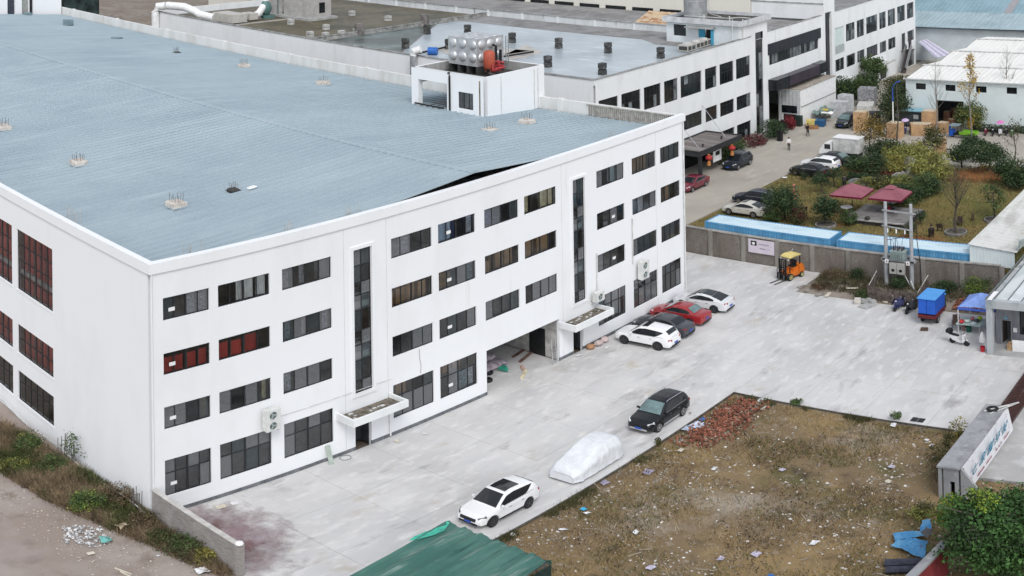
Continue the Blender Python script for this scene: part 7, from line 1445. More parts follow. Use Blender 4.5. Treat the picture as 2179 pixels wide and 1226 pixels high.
tree('palm_like_shrub', 'fresh green spreading shrub on the far wing', (136.0, 20.5), 5.2, 2.2, 1.6, 3.8, 1600, .36, L_mid, 14, .08, 6, 'shrub')
for (x, y, rx, rz, m, lab) in ((93.0, 20.6, 2.4, 1.0, L_mid, 'green shrub at the right end of the entrance canopy'), (97.2, 20.2, 2.3, .8, L_red, 'dark red low shrub along the office block wall'), (101.5, 20.3, 2.4, 1.3, L_dark, 'dark green shrub at the foot of the first stair tower'), (104.2, 20.4, 1.5, .9, L_dark, 'dark shrub left of the loading bay'), (90.5, 19.6, 1.8, 1.1, L_dark, 'dark shrub behind the blue black crossover'), (88.4, 19.3, 1.4, 1.0, L_mid, 'shrub under the entrance canopy edge')):
    tree('shrub', lab, (x, y), rz*1.6, rx, rz, rz*.9, int(900*rx*rz*.8), .22, m, 14, .05, 4, 'shrub', 'shrubs along the office block', ry=1.3)
tree('red_shrub', 'bright red leaved shrub at the corner of the loading bay', (107.0, 20.4), 1.9, 1.1, .9, 1.0, 900, .2, L_redbush, 10, .05, 4, 'shrub')
hg = thing('hedge', 'low dark hedge along the foot of the white shed behind the motorcycles', 'hedge', (114.6, -10.5, 0)); pts = NR.uniform(-1, 1, (4200, 3))*np.array([.7, 8.2, .45])+np.array([0, 0, .4]); link('foliage', quads_mesh('foliage', pts, .26, L_dark), hg, world=False)
# lawn and lot ground cover
def scat(n, x0, x1, y0, y1, zf, keep=None):
    X = NR.uniform(x0, x1, n); Y = NR.uniform(y0, y1, n); k = np.array([(keep is None or keep(a, b)) for a, b in zip(X, Y)]); X, Y = X[k], Y[k]
    return np.stack([X, Y, np.array([zf(a, b) for a, b in zip(X, Y)])], 1)
def stuff(name, me, label=None):
    o = link(name, me, None, 'stuff'); 
    o['label'] = label or name; o['category'] = name.replace('_', ' '); return o
for nm, m, n, h in (('lawn_grass', L_straw, 9000, .16), ('lawn_grass', L_bam, 9000, .18), ('lawn_grass', leafmat('tan_grass', (.16, .115, .045)), 16000, .15)):
    stuff(nm, blades_mesh(nm, scat(n, 59.5, 97, -34, 10, lawnz), h, .09, .6, m), {L_straw: 'pale dry grass blades on the garden lawn', L_bam: 'green grass blades on the garden lawn'}.get(m, 'tan autumn grass blades on the garden lawn'))
def lotk(x, y): return x < 33.9 and y < -13.1 and not (x < 8.3 and y > -19) and not (25.4 < x < 34.6 and -31.4 < y < -29.4) and not (x > 28.4 and y < -30.3)
def patchy(s, th, k): return lambda x, y: lotk(x, y) and nz(x, y, s, k) > th*NR.uniform(.2, 1.8)
stuff('dry_weeds', blades_mesh('dry_weeds', scat(60000, -6, 34, -42, -13, lotz, patchy(.16, -.12, 3)), .17, .030, .9, leafmat('dry_weed', (.23, .155, .07), .75)), 'brown dry weeds over the vacant lot')
stuff('green_weeds', blades_mesh('green_weeds', scat(70000, -6, 34, -42, -13, lotz, patchy(.2, .18, 9)), .20, .040, .8, leafmat('lot_green', (.12, .12, .038), .5)), 'green weeds in patches on the vacant lot')
stuff('straw', blades_mesh('straw', scat(26000, -6, 34, -42, -13, lotz, patchy(.14, -.1, 14)), .26, .022, 1.6, leafmat('bleached_straw', (.40, .31, .19), .4)), 'bleached straw on the vacant lot')
stuff('dark_weeds', quads_mesh('dark_weeds', scat(42000, -6, 34, -42, -13, lambda x, y: lotz(x, y)+NR.uniform(.02, .26), patchy(.19, .16, 21)), .11, leafmat('dead_brown', (.075, .05, .033), .7)), 'dead brown weeds on the vacant lot')
red_m = layered('red_soil', (.26, .105, .04), [((.16, .07, .03), .5, (1, 1, 1), .45, .64, 6, 67)], rough=1, bump=.5)
for k, (cx, cy, rx, ry) in enumerate(((92.0, -10.2, 4.2, 4.6), (90.2, -.2, 3.0, 2.6), (69.8, -11.2, 1.6, 2.4))):
    m_ = red_m.copy(); feathered(m_, cx, cy, rx, ry, 1.2, 1.9); terrain('red_soil', cx-rx*1.2, cx+rx*1.2, cy-ry*1.2, cy+ry*1.2, 30, 30, lambda x, y: lawnz(x, y)+.03, m_)
# weed fringe along the edge of the lot and taller plants
ed = [(NR.uniform(8.5, 34), -12.95-abs(NR.normal())*.35) for _ in range(2600)]+[(34.1-abs(NR.normal())*.4, NR.uniform(-29, -13)) for _ in range(2600)]
B = np.array([(x, y, lotz(x, y)) for x, y in ed if nz(x, y, .35, 2) > .17]); stuff('edge_weeds', blades_mesh('edge_weeds', np.repeat(B, 3, 0)+NR.normal(size=(len(B)*3, 3))*np.array([.06, .06, 0]), .30, .035, .7, leafmat('edge_green', (.10, .098, .045), .5)), 'green weeds along the concrete edge of the lot')
for k, (u, v, h, rx, m, lab) in enumerate(((1905, 893, .7, .35, L_mid, 'small green plant at the concrete edge left of the drain covers'), (1400, 945, .6, .2, L_olive, 'thin dry plant at the lot edge in front of the black crossover'), (1998, 985, 1.5, .75, L_olive, 'tall olive weeds at the back of the sign wall'), (2005, 1015, 1.3, .8, L_brown, 'brown weed clump at the near end of the sign wall'), (2040, 935, 1.7, .55, L_yel, 'yellow green stalky weeds behind the sign wall'), (2020, 955, 1.3, .5, L_olive, 'green weeds beside the yellow stalks behind the sign wall'), (1695, 860, .4, .4, L_mid, 'green weed tuft behind the brick rubble'), (1975, 1090, .8, .8, L_olive, 'weedy tuft at the edge of the dark tree'), (1960, 1105, .7, .7, L_bam, 'yellowish weed tuft above the blue sheets'))):
    p = G(u, v); tree('weed_clump', lab, p, h, rx, h*.5, h*.5, int(700*rx+150), .12, m, 12, .015, 6, 'weeds', None, lotz(*p) if p[0] < 34 else 0, tight=.3, bk=L_brown)
# litter, stones, brick rubble
lit_w = mat('white_litter', (.62, .60, .57), .8, .15, 3, isl=.25); lit_s = mat('pale_stones', (.30, .265, .215), .95, .25, 3, isl=.35); brk = mat('broken_red_brick', (.28, .11, .07), .95, .4, 3, isl=.55)
def chips(P, lo, hi, flat=.35):
    mb = MB()
    for (x, y, z) in P:
        s = rnd.uniform(lo, hi); a = rnd.uniform(0, 6.28); c, d = math.cos(a)*s, math.sin(a)*s; e = rnd.uniform(.4, 1); h = s*flat*rnd.uniform(.4, 1.4)
        q = [(x+c, y+d, z), (x-d*e, y+c*e, z), (x-c, y-d, z), (x+d*e, y-c*e, z)]; t_ = [(px*.75+x*.25, py*.75+y*.25, z+h) for px, py, _ in q]
        mb.loft([q, t_])
    return mb
def dens(n, f): 
    out = []
    while len(out) < n:
        x, y = rnd.uniform(-4, 33.9), rnd.uniform(-40, -13.2)
        if lotk(x, y) and rnd.random() < f(x, y): out.append((x, y, lotz(x, y)+.015))
    return out
edge_f = lambda x, y: .035+.9*math.exp(-(-13-y)/2.4)+1.4*max(0, nz(x, y, .25, 30)-.05)+.35*math.exp(-((x-22)**2+(y+27)**2)/40)
o = chips(dens(1050, edge_f), .03, .12).build('litter', lit_w, None, kind='stuff'); o['label'] = 'scattered white litter and plaster scraps on the lot'; o['category'] = 'litter'
o = chips(dens(5200, edge_f), .02, .08, .6).build('stones', lit_s, None, kind='stuff'); o['label'] = 'scattered pale stones on the lot'; o['category'] = 'stones'
RUB = [G(1600, 846), G(1618, 850), G(1590, 885), G(1545, 925), G(1490, 945), G(1452, 940), G(1500, 905), G(1545, 865)]
P = []
for (x, y) in [(a+rnd.gauss(0, .5), b+rnd.gauss(0, .5)) for a, b in scatter(RUB, 1500, rnd)]:
    if not lotk(x, y): continue
    dd = min(math.hypot(x-a[0], y-a[1]) for a in RUB); P.append((x, y, lotz(x, y)+.03+rnd.uniform(0, .28)*min(1, dd/1.2)))
o = chips(P, .04, .12, .9).build('brick_rubble', brk, None, kind='stuff'); o['label'] = 'heap of broken red brick at the corner of the lot'; o['category'] = 'rubble'
sheet_w, sheet_l = mat('white_plastic_scrap', (.74, .74, .75), .5, .1, 4), mat('lilac_plastic_scrap', (.50, .46, .56), .5, .15, 4)
o = chips([(a+rnd.gauss(0, .6), b+rnd.gauss(0, .6), lotz(a, b)+.12) for a, b in scatter(RUB, 420, rnd) if a < 32.8 and b < -14.2], .03, .11, .7).build('mortar_chips', lit_s, None, kind='stuff'); o['label'] = 'pale mortar chips among the broken bricks'; o['category'] = 'rubble'
LS = [(1620, 852, .5, sheet_w, 'white sheet at the far corner of the brick rubble'), (1548, 871, .35, sheet_w, 'white bag lying on the brick rubble'), (1484, 905, .8, mat('bluish_white_film', (.55, .62, .75), .4, .3, 3), 'bluish white plastic film heaped beside the brick rubble'), (1462, 912, .6, MATS['bluish_white_film'], 'pale blue plastic at the left end of the film heap'), (1494, 893, .35, mat('blue_plastic', (.03, .13, .42)), 'blue plastic scrap on the film heap'), (1443, 905, .3, sheet_w, 'white scrap between black crossover and rubble'), (1449, 961, .45, cream_b, 'cream bag in front of the brick rubble'), (1243, 1084, .28, mat('sky_blue_scrap', (.05, .38, .62), .5), 'bright blue scrap on the lot behind the white crossover'), (1250, 1095, .3, sheet_w, 'white scrap just below the bright blue scrap'), (1200, 1128, .35, sheet_w, 'white bag on the lot near the tarpaulin'), (1090, 1138, .22, sheet_w, 'small white scrap by the corner of the tarpaulin'), (1352, 1137, .3, sheet_w, 'white scrap in the middle foreground of the lot'), (1380, 1005, .5, mat('grey_violet_bag', (.30, .27, .34), .6), 'grey violet bag at the lot edge behind the covered car'), (1285, 1027, .45, MATS['grey_violet_bag'], 'dark violet scrap beside the covered car'), (1385, 1210, .35, sheet_l, 'lilac scrap at the bottom edge of the lot'), (1533, 1190, .35, sheet_l, 'lilac bag in the near lot, left one'), (1610, 1183, .40, sheet_l, 'grey lilac bag in the near lot, right one'), (1732, 1160, .40, sheet_w, 'white bag lying in the middle right of the lot'), (1665, 1003, .3, sheet_l, 'pale scrap in the centre of the lot'), (1898, 995, .4, sheet_l, 'lilac white scrap near the brown weeds at right'), (1900, 907, .35, sheet_w, 'white scrap at the concrete edge below the small green plant'), (1972, 938, .25, sheet_w, 'small white square on the gravel, upper one'), (1984, 949, .25, sheet_w, 'small white square on the gravel, lower one'), (1890, 1025, .35, cream_b, 'cream scrap above the dark tree'), (1640, 1225, .3, mat('blue_plastic', (.03, .13, .42)), 'blue scrap at the bottom edge near the centre right'), (1520, 1000, .3, sheet_w, 'white scrap below the brick rubble')]
for (u, v, s, m, lab) in LS:
    x, y = G(u, v); crumple('scrap', lab, 'scrap', [(x-s*.6, y-s*.4), (x+s*.5, y-s*.5), (x+s*.6, y+s*.4), (x-s*.5, y+s*.5)], lotz(x, y)+.08, m, .14, u*.37, 'plastic scraps on the vacant lot')
for k in range(46):
    x, y, z = dens(1, edge_f)[0]; a = rnd.uniform(0, 6.28); l_ = rnd.uniform(.3, .9); mb = MB(); mb.bar((x, y, z+.05), (x+l_*math.cos(a), y+l_*math.sin(a), z+.09), .035); 
    o = mb.build('stick', mat('bleached_stick', (.40, .35, .28), .9, .2, 4)); o['kind'] = 'stuff'; o['label'] = 'bleached stick lying on the vacant lot'; o['category'] = 'stick'
# yard scraps
for k, (u, v, s, m, lab) in enumerate(((905, 924, .22, sheet_w, 'white scrap on the yard in front of the left door'), (845, 940, .3, cream_b, 'pale flat scrap on the yard near the left door'), (500, 1072, .4, sheet_w, 'white scrap on the purple earth by the factory wall'), (470, 1080, .5, cream_b, 'cream scrap on the purple earth, left of the white one'), (1232, 757, .4, sheet_w, 'white strip on the ground by the bay pillar'), (1292, 742, .3, sheet_w, 'white scrap at the wall left of the white crossover'), (1398, 735, .2, cream_b, 'little scrap in front of the parked white crossover'))):
    x, y = G(u, v); crumple('scrap', lab, 'scrap', [(x-s*.6, y-s*.4), (x+s*.5, y-s*.5), (x+s*.6, y+s*.4), (x-s*.5, y+s*.5)], .03, m, .06, u*.3, 'scraps on the yard')
# ------------------------------------------------------------------ weeds and rubbish along the left side of the factory
WP = [G(0, 905), G(60, 935), G(180, 1010), G(320, 1092), (-.2, -.1), (-.2, -7.2), G(470, 1222), G(330, 1165), G(230, 1120), G(110, 1065), G(0, 1000), G(-60, 960)]
wpts = scatter(WP, 11000, rnd)
W3 = np.array([(x, y, trackz(x, y)) for x, y in wpts])
sel = np.array([nz(x, y, .25, 40) for x, y in wpts])
def wsub(mask, k, sp): b = W3[mask]; return np.repeat(b, k, 0)+NR.normal(size=(len(b)*k, 3))*np.array([sp, sp, 0])
stuff('wild_grass', blades_mesh('wild_grass', wsub(sel > .08, 5, .12), .55, .045, .7, leafmat('wild_green', (.075, .092, .028), .5)), 'wild green grass along the left wall of the factory')
stuff('dry_grass', blades_mesh('dry_grass', wsub(sel < .16, 6, .14), .55, .03, .9, leafmat('wild_dry', (.24, .18, .11), .5)), 'dry brown grass along the left wall of the factory')
lv = wsub(sel > .06, 5, .16); lv[:, 2] += NR.uniform(.03, .5, len(lv)); stuff('weed_leaves', quads_mesh('weed_leaves', lv, .12, leafmat('wild_leaf', (.09, .105, .04), .5)), 'leafy weeds along the left wall of the factory')
lv = wsub(sel < .05, 4, .2); lv[:, 2] += NR.uniform(.03, .4, len(lv)); stuff('dead_leaves', quads_mesh('dead_leaves', lv, .11, leafmat('wild_brown', (.15, .11, .075), .5)), 'brown dead weeds along the left wall of the factory')
for (u, v, h, rx, m, m2, lab) in ((185, 1090, 1.4, 1.0, L_mid, L_fresh, 'bright green bush by the rubbish heap at the lower left'), (60, 960, 1.2, 1.1, L_mid, L_bam, 'green bush in the weeds at the left edge'), (30, 1000, .9, .8, L_bam, L_mid, 'yellow green bush at the far left edge of the dirt track'), (110, 1000, 1.0, .9, L_mid, L_olive, 'olive green bush halfway along the weedy strip'), (250, 1075, 1.4, 1.0, L_brown, L_olive, 'brown dead bush against the factory wall'), (310, 1120, 1.0, .8, L_brown, L_olive, 'brown bush at the corner of the near brick wall'), (400, 1180, 1.0, 1.1, L_mid, L_olive, 'green bush against the near brick wall'), (350, 1160, .9, 1.0, L_olive, L_mid, 'dark leafy bush left of the near brick wall'), (440, 1195, .8, .7, L_yel, L_olive, 'yellowish weeds near the end pier of the brick wall')):
    p = G(u, v); tree('bush', lab, p, h, rx, h*.55, h*.55, int(1500*rx), .12, m, 20, .02, 6, 'bush', 'bushes along the factory side wall', trackz(*p), m2=m2, tight=.24)
p = (-.55, 6.4); bare('bare_shrub', 'leafy shrub with a cluster of starter bars against the side wall', (-.6, 7.6), 2.4, .03, 14, .7, bark, None, 1.0, 0, .2, 'shrub', leaves=(260, .14, L_mid, .8, 3))
for (y0, y1, lab) in ((7.6, 9.4, 'cluster of dark starter bars by the leafy shrub at the side wall'), (.2, 1.4, 'cluster of dark starter bars at the front corner of the side wall')):
    t = thing('starter_bars', lab, 'rebar', (-.45, (y0+y1)/2, 0))
    for j in range(9): mb = MB(); yy = rnd.uniform(y0, y1)-(y0+y1)/2; xx = rnd.uniform(-.25, .25); mb.tube([(xx, yy, -.1), (xx+rnd.uniform(-.08, .08), yy+rnd.uniform(-.08, .08), rnd.uniform(1.2, 2.0))], .022, 4); mb.build('rebar', rebar_m, t, world=False)
mb = MB(); mb.tube([(-.35, y, .35+.15*math.sin(y*.8)) for y in np.linspace(.2, 28, 24)], .035, 5); tag(mb.build('drain_pipe', dirty_white), 'long pale pipe snaking along the foot of the side wall', 'pipe')
WL = [(x, y, trackz(x, y)+.03+rnd.uniform(0, .2)) for x, y in scatter([G(130, 1125), G(160, 1118), G(215, 1125), G(240, 1150), G(205, 1165), G(140, 1155)], 230, rnd)]
o = chips(WL, .03, .12, .5).build('litter_heap', mat('white_rubbish', (.55, .55, .55), .7, .2, 3, isl=.4), None, kind='stuff'); o['label'] = 'heap of white rubbish beside the bright green bush'; o['category'] = 'litter'
TL = [(x, y, trackz(x, y)+.02) for x, y in scatter([G(0, 1010), G(130, 1080), G(480, 1225), G(200, 1225), G(0, 1100)], 500, rnd)]
o = chips(TL, .02, .07, .5).build('track_litter', mat('pale_track_stones', (.46, .42, .37), .9, .2, 3, isl=.3), None, kind='stuff'); o['label'] = 'small pale stones on the dirt track'; o['category'] = 'stones'
for (u, v, s, m, h_, lab) in ((264, 1130, .75, mat('tan_woven_bag', (.36, .30, .21), .9, .2, 4), .45, 'tan woven sack lying beside the white rubbish'), (225, 1152, .55, mat('teal_plastic_bag', (.16, .42, .38), .5, .2, 4), .3, 'teal plastic bag at the edge of the white rubbish'), (430, 1218, .6, sheet_w, .2, 'white bag at the foot of the brick wall end pier'), (192, 1176, .3, cream_b, .1, 'cream scrap below the white rubbish'), (337, 1184, .15, sheet_w, .1, 'small white scrap in the dark leafy weeds')):
    x, y = G(u, v); crumple('scrap' if s < .5 else 'sack', lab, 'scrap' if s < .5 else 'sack', [(x-s*.6, y-s*.4), (x+s*.5, y-s*.5), (x+s*.6, y+s*.4), (x-s*.5, y+s*.5)], trackz(x, y)+h_*.5, m, h_, u*.3)
for k, (u, v, l_, a, lab) in enumerate(((262, 1212, 1.0, 20, 'pale stick on the dirt track, upper one'), (268, 1219, .8, 10, 'pale stick on the dirt track, lower one'), (480, 1215, 1.1, 150, 'pale plank at the foot of the near brick wall'))): lying('stick', lab, 'stick', (u, v), .08, l_, .05, a, cream_b, trackz(*G(u, v)))
# planting patch behind the yard
PW = scatter([(54.2, -8.6), (58.3, -7.9), (58.3, -12.8), (54.4, -12.8)], 900, rnd)+scatter([(54.2, -13), (58.3, -12.8), (58.3, -23), (56, -23), (54.2, -18)], 900, rnd)
B = np.array([(x, y, patchz(x, y)) for x, y in PW]); stuff('patch_weeds', blades_mesh('patch_weeds', np.repeat(B, 4, 0)+NR.normal(size=(len(B)*4, 3))*np.array([.1, .1, 0]), .38, .04, .9, leafmat('patch_weed', (.095, .085, .045), .5)), 'weeds on the dirt patch by the boundary wall')
for (x, y, h, rx, m, m2, lab) in ((56.6, -9.6, 1.1, 1.3, L_brown, L_olive, 'brown bramble heap on the mound by the brick wall'), (57.6, -11.0, 1.2, .9, L_dark, L_olive, 'dark green bramble left of the transformer poles'), (54.1, -13.2, .7, .7, L_mid, L_olive, 'low green weeds at the corner of the wooden enclosure'), (57.2, -15.0, .9, .9, L_dark, L_mid, 'dark weeds inside the wooden enclosure'), (57.6, -21.6, 1.6, 1.2, L_mid, L_fresh, 'leafy green shrub by the wall behind the canopy tent'), (57.4, -19.0, .9, 1.1, L_dark, L_mid, 'low dark shrub by the wall behind the tricycle'), (54.6, -9.4, .5, .8, L_brown, L_red, 'reddish brown weeds at the planks')):
    tree('bush', lab, (x, y), h, rx, h*.55, h*.55, int(1500*rx), .13, m, 18, .02, 6, 'bush', 'bushes on the dirt patch', .1, m2=m2, tight=.26)
P = [(x, y, .15+rnd.uniform(0, .25)) for x, y in scatter([(53.8, -20.8), (55.8, -20.6), (56.2, -22.6), (53.8, -23.2)], 420, rnd)]
o = chips(P, .06, .13, .8).build('brick_rubble', brk, None, kind='stuff'); o['label'] = 'heap of red bricks behind the canopy tent'; o['category'] = 'rubble'
# ------------------------------------------------------------------ entrance canopy and clutter of the factory road
t = thing('entrance_canopy', 'flat dark entrance canopy on posts in front of the office block', 'canopy')
dk = mat('dark_canopy_metal', (.025, .027, .030), .45, .15, 2)
mb = MB(); mb.box(79.6, 89.1, 17.3, 22.28, 3.02, 3.5); mb.build('fascia', dk, t)
mb = MB(); mb.box(79.75, 88.95, 17.45, 22.27, 3.501, 3.53); mb.build('roof_deck', layered('grey_brown_canopy_roof', (.16, .14, .13), [((.27, .25, .24), .5, (1.8, .3, 1), .5, .66, 5, 110)], rough=.6), t)
for a in ((79.6, 89.1, 17.3, 17.44), (79.6, 89.1, 22.1, 22.27), (79.6, 79.74, 17.45, 22.09), (88.96, 89.1, 17.45, 22.09)): mb = MB(); mb.box(*a, 3.531, 3.66); mb.build('rim', dk, t)
for (x, y) in ((80.3, 17.7), (80.3, 21.6), (88.3, 21.6)): mb = MB(); mb.box(x-.18, x+.18, y-.18, y+.18, 0, 3.02); mb.build('post', dk, t)
for (a, b) in (((81.5, 18.6, 3.55), (82.4, YB-.01, 6.6)), ((87.5, 18.6, 3.55), (88.5, YB-.01, 6.9))): mb = MB(); mb.tube([a, b], .04, 5); mb.build('tie_rod', steel, t)
for x in (82.4, 86.6): mb = MB(); mb.tube([(x, 18.6, 3.53), (x, 18.6, 3.85)], .12, 8); mb.build('roof_drain', dk, t)
mb = MB(); mb.box(79.8, 88.9, 21.9, 22.27, .02, 3.0); mb.build('entrance_glazing', pane_dark, t)
lan = mat('red_lantern_silk', (.36, .030, .028), .55, .1, 6); gold = mat('lantern_fringe', (.50, .20, .06), .8, .2, 6)
for k, (x, y) in enumerate(((81.2, 17.1), (86.4, 17.1))):
    t = thing('lantern', 'red lantern hanging from the entrance canopy, '+('nearer one at the corner post', 'further one by the white board')[k], 'lantern', (x, y, 2.35), 0, 'red lanterns under the entrance canopy')
    mb = MB(); mb.ball((0, 0, .28), .42, .42, .30, 12, 8); mb.build('body', lan, t, smooth=60, world=False); mb = MB(); mb.tube([(0, 0, -.05), (0, 0, -.62)], [.16, .22], 8); mb.build('tassel', gold, t, world=False); mb = MB(); mb.tube([(0, 0, .60), (0, 0, .66)], .16, 8); mb.tube([(0, 0, .6), (0, 0, .8)], .02, 4); mb.build('cap', gold, t, world=False)
mb = MB(); mb.box(84.2, 86.0, 18.3, 18.36, 1.2, 2.5); nb_ = tag(mb.build('notice_board', white_p), 'white notice board under the entrance canopy beside the further lantern', 'board')
mb = MB(); mb.box(84.7, 85.6, 18.29, 18.299, 1.9, 2.4); mb.build('notice', black_m, nb_)
# white loading enclosure in the recessed bay
t = thing('container_cabin', 'large white box cabin with a corrugated end standing in the recessed bay', 'cabin', (109.9, 19.9, 0))
mb = MB(); mb.box(0, 11.2, 0, 3.4, 0, 5.0); mb.build('shell', white_p, t, world=False)
gcor = mat('grey_white_corrugation', (.52, .53, .53), .6, .12, 3)
for k in range(12): mb = MB(); y0 = .1+k*.27; mb.box(-.05-.04*(k % 2), -.001, y0, y0+.262, 1.6 if .5 < y0 < 2.6 else .1, 4.9); mb.build('end_panel', gcor, t, world=False)
mb = MB(); mb.box(-.06, -.02, .75, 2.6, .05, 1.5) ; mb.build('end_doorway', black_m, t, world=False)
mb = MB(); mb.box(-.10, -.055, .55, 2.85, 1.7, 2.75); mb.build('end_window', pane_dark, t, world=False)
mb = MB(); mb.box(.0, 11.2, -.05, -.001, 2.55, 2.72); mb.build('side_band', mat('grey_band', (.36, .36, .35), .7), t, world=False)
mb = MB(); mb.box(-.05, 11.25, -.08, 3.45, 5.0, 5.06); mb.build('roof', mat('dusty_brown_roof', (.36, .32, .27), .9, .25, 1), t, world=False)
def crate(name, label, cat, x, y, w_, l_, h_, rz_, m, z=0, tape=True, group=None, topm=None):
    t = thing(name, label, cat, (x, y, z), R(rz_), group); mb = MB(); mb.loft([[(-w_/2, -l_/2, 0), (w_/2, -l_/2, 0), (w_/2, l_/2, 0), (-w_/2, l_/2, 0)], [(-w_/2*1.02, -l_/2, h_), (w_/2, -l_/2*1.01, h_*.98), (w_/2, l_/2, h_), (-w_/2, l_/2, h_*.99)]]); mb.build('box', m, t, world=False)
    if tape: mb = MB(); mb.box(-w_/2*.9, w_/2*.9, -l_/2*.9, l_/2*.9, h_+.002, h_+.03); mb.build('flap', topm or tape_m, t, world=False)
    return t
cg = 'cartons stacked before the white shed'
for (uv, w_, l_, h_, a, lab) in (((1832, 277), 1.5, 1.7, 2.6, 10, 'tall brown carton stack beside the green grey people carrier'), ((1905, 292), 1.5, 1.8, 2.0, -5, 'brown carton stack behind the slender bare trunk'), ((1962, 286), 1.7, 2.6, 1.5, 15, 'wide low brown carton pile in front of the shed'), ((1944, 282), 1.1, .9, 1.3, 30, 'small carton at the left of the wide low pile'), ((1979, 280), 1.6, 1.8, 2.9, 5, 'tallest brown carton stack behind the wide low pile'), ((2006, 282), 1.3, 1.3, 1.4, -10, 'brown carton by the shed doorway'), ((2002, 325), 1.0, 1.2, 2.0, 8, 'upright brown carton standing alone at the garden edge')):
    x, y = G(*uv); crate('carton_stack', lab, 'carton', x, y, w_, l_, h_, a, carton_m, group=cg)
for k, (x, y, h_) in enumerate(((118.6, 2.2, 1.5), (118.9, .8, 1.1), (118.2, -.1, 1.3), (119.5, 1.5, 1.8), (117.6, 1.2, .7))): crate('carton_stack', ('carton just inside the shed doorway, at the left jamb', 'low carton inside the shed doorway', 'carton inside the shed doorway at the right jamb', 'taller carton deep inside the shed doorway', 'small carton at the sill of the shed doorway')[k], 'carton', x, y, .9, .9, h_, 20*k, mat('reddish_cardboard', (.26, .14, .09), .9, .2, 2), group='cartons inside the shed doorway')
x, y = G(2018, 280); bucket('blue tub beside the carton at the shed doorway', x, y, mat('blue_plastic', (.03, .13, .42)), .4, .7)
x, y = G(1985, 318); mb = MB(); mb.bar((x-1.2, y+1.2, .12), (x+.3, y-2.4, .12), .12, .1); tag(mb.build('kerb_beam', mat('dark_timber', (.10, .065, .045))), 'long dark beam lying on the pale yard behind the garden', 'beam')
lying('white_sheet', 'flat white sheet lying at the garden edge by the red soil', 'sheet', (1952, 326), 1.2, 2.6, .06, 5, white_p, .02)
lying('white_sheet', 'small white sheet in front of the black saloon bumper', 'sheet', (1670, 379), .4, .5, .06, 15, white_p, .05)
# food cart with blue roof, motor tricycle, motorcycles
x, y = G(1932, 268); t = thing('market_stall', 'dark stall cart with a pale blue flat roof in front of the shed', 'stall', (x, y, 0), R(90))
mb = MB(); mb.box(-2.6, 2.6, -.9, .9, 2.25, 2.38); mb.build('roof', mat('pale_blue_roof', (.22, .42, .50), .5, .1, 2), t, world=False)
mb = MB(); mb.box(-2.3, 2.3, .5, .6, .3, 2.24); mb.box(-2.3, 2.3, -.6, .49, .5, 1.0); mb.build('counter', mat('dark_cart_body', (.05, .06, .065), .6, .2, 2), t, world=False)
for a in (-2.3, 2.3):
    for b in (-.75, .75): mb = MB(); mb.bar((a, b, 0), (a, b, 2.25), .07); mb.build('post', black_m, t, world=False)
for k, a in enumerate((-1.4, 1.3)): mb = MB(); mb.box(a-.35, a+.35, .62, .66, 1.2, 1.8); mb.build('notice', mat('grey_notice', (.38, .40, .40), .6), t, world=False)
x, y = G(2044, 294); t = thing('motor_tricycle', 'small motor tricycle with a grey canopy, blue cab side and bright green load bed', 'tricycle', (x+.2, y-.2, 0), R(84))
lim = mat('lime_green_body', (.20, .42, .04), .5, .1, 3)
mb = MB(); mb.box(-2.0, .2, -.6, .6, .55, .75); mb.build('load_bed', lim, t, world=False)
for s in (-.6, .6): mb = MB(); mb.box(-2.0, .2, s-.03, s+.03, .75, .98); mb.build('side_board', lim, t, world=False)
mb = MB(); mb.box(.4, 1.7, -.65, .65, 1.65, 1.72); mb.build('canopy', mat('grey_blue_canopy', (.25, .32, .36), .6), t, world=False)
mb = MB(); mb.box(1.2, 1.65, -.55, .55, .3, 1.0); mb.build('front_panel', bl1, t, world=False)
for a in (.45, 1.6):
    for s in (-.6, .6): mb = MB(); mb.bar((a, s, .5), (a, s, 1.65), .05); mb.build('post', black_m, t, world=False)
mb = MB(); mb.box(-1.9, 1.5, -.25, .25, .35, .54); mb.box(.3, .8, -.3, .3, .55, .85); mb.build('chassis', black_m, t, world=False)
for (cx, yy) in ((-1.3, .55), (-1.3, -.55), (1.4, 0)): e = link('wheel', tm, t, world=False); e.location = (cx, yy, .32); e.scale = (1, .6, 1); link('rim', rm, e, world=False)
pink, lilac = mat('pink_umbrella', (.66, .20, .48), .6, .15, 3), mat('lilac_umbrella', (.60, .45, .66), .6, .15, 3)
for k, (u, v, yaw, pm, br, lab) in enumerate(((2097, 288, 188, sr, None, 'dark red motorcycle at the left of the row by the hedge'), (2112, 289, 192, sk, None, 'black motorcycle second in the row by the hedge'), (2128, 289, 186, sw, pink, 'motorcycle under a bright pink sun umbrella in the row by the hedge'), (2141, 288, 190, sk, None, 'dark motorcycle right of the pink umbrella'), (2152, 291, 195, paint('scooter_green', (.06, .16, .03)), None, 'green motorcycle at the right of the row by the hedge'), (1925, 284, 200, sb, lilac, 'scooter under a pale lilac sun umbrella by the carton stacks'))):
    x, y = G(u, v); scooter(lab, x+.3, y, yaw, pm, None, 'motorcycles parked by the shed' if k < 5 else None, brolly=br, name='motorcycle')
# street lamp
x, y = G(1901, 288); t = thing('street_lamp', 'white street lamp post with a blue curved top beside the evergreen', 'street lamp', (x, y, 0))
mb = MB(); mb.tube([(0, 0, 0), (0, 0, 4.6)], [.10, .08], 8); mb.build('post', white_p, t, world=False); mb = MB(); mb.tube([(0, 0, 4.6), (0, 0, 6.3), (.1, -.1, 6.8), (.4, -.5, 7.2)], [.09, .07, .06, .05], 8); mb.build('arm', mat('lamp_blue', (.03, .09, .40), .5), t, world=False); mb = MB(); mb.ball((.5, -.65, 7.22), .3, .2, .08, 10, 5); mb.build('lamp_head', mat('lamp_blue', (.03, .09, .40)), t, world=False)
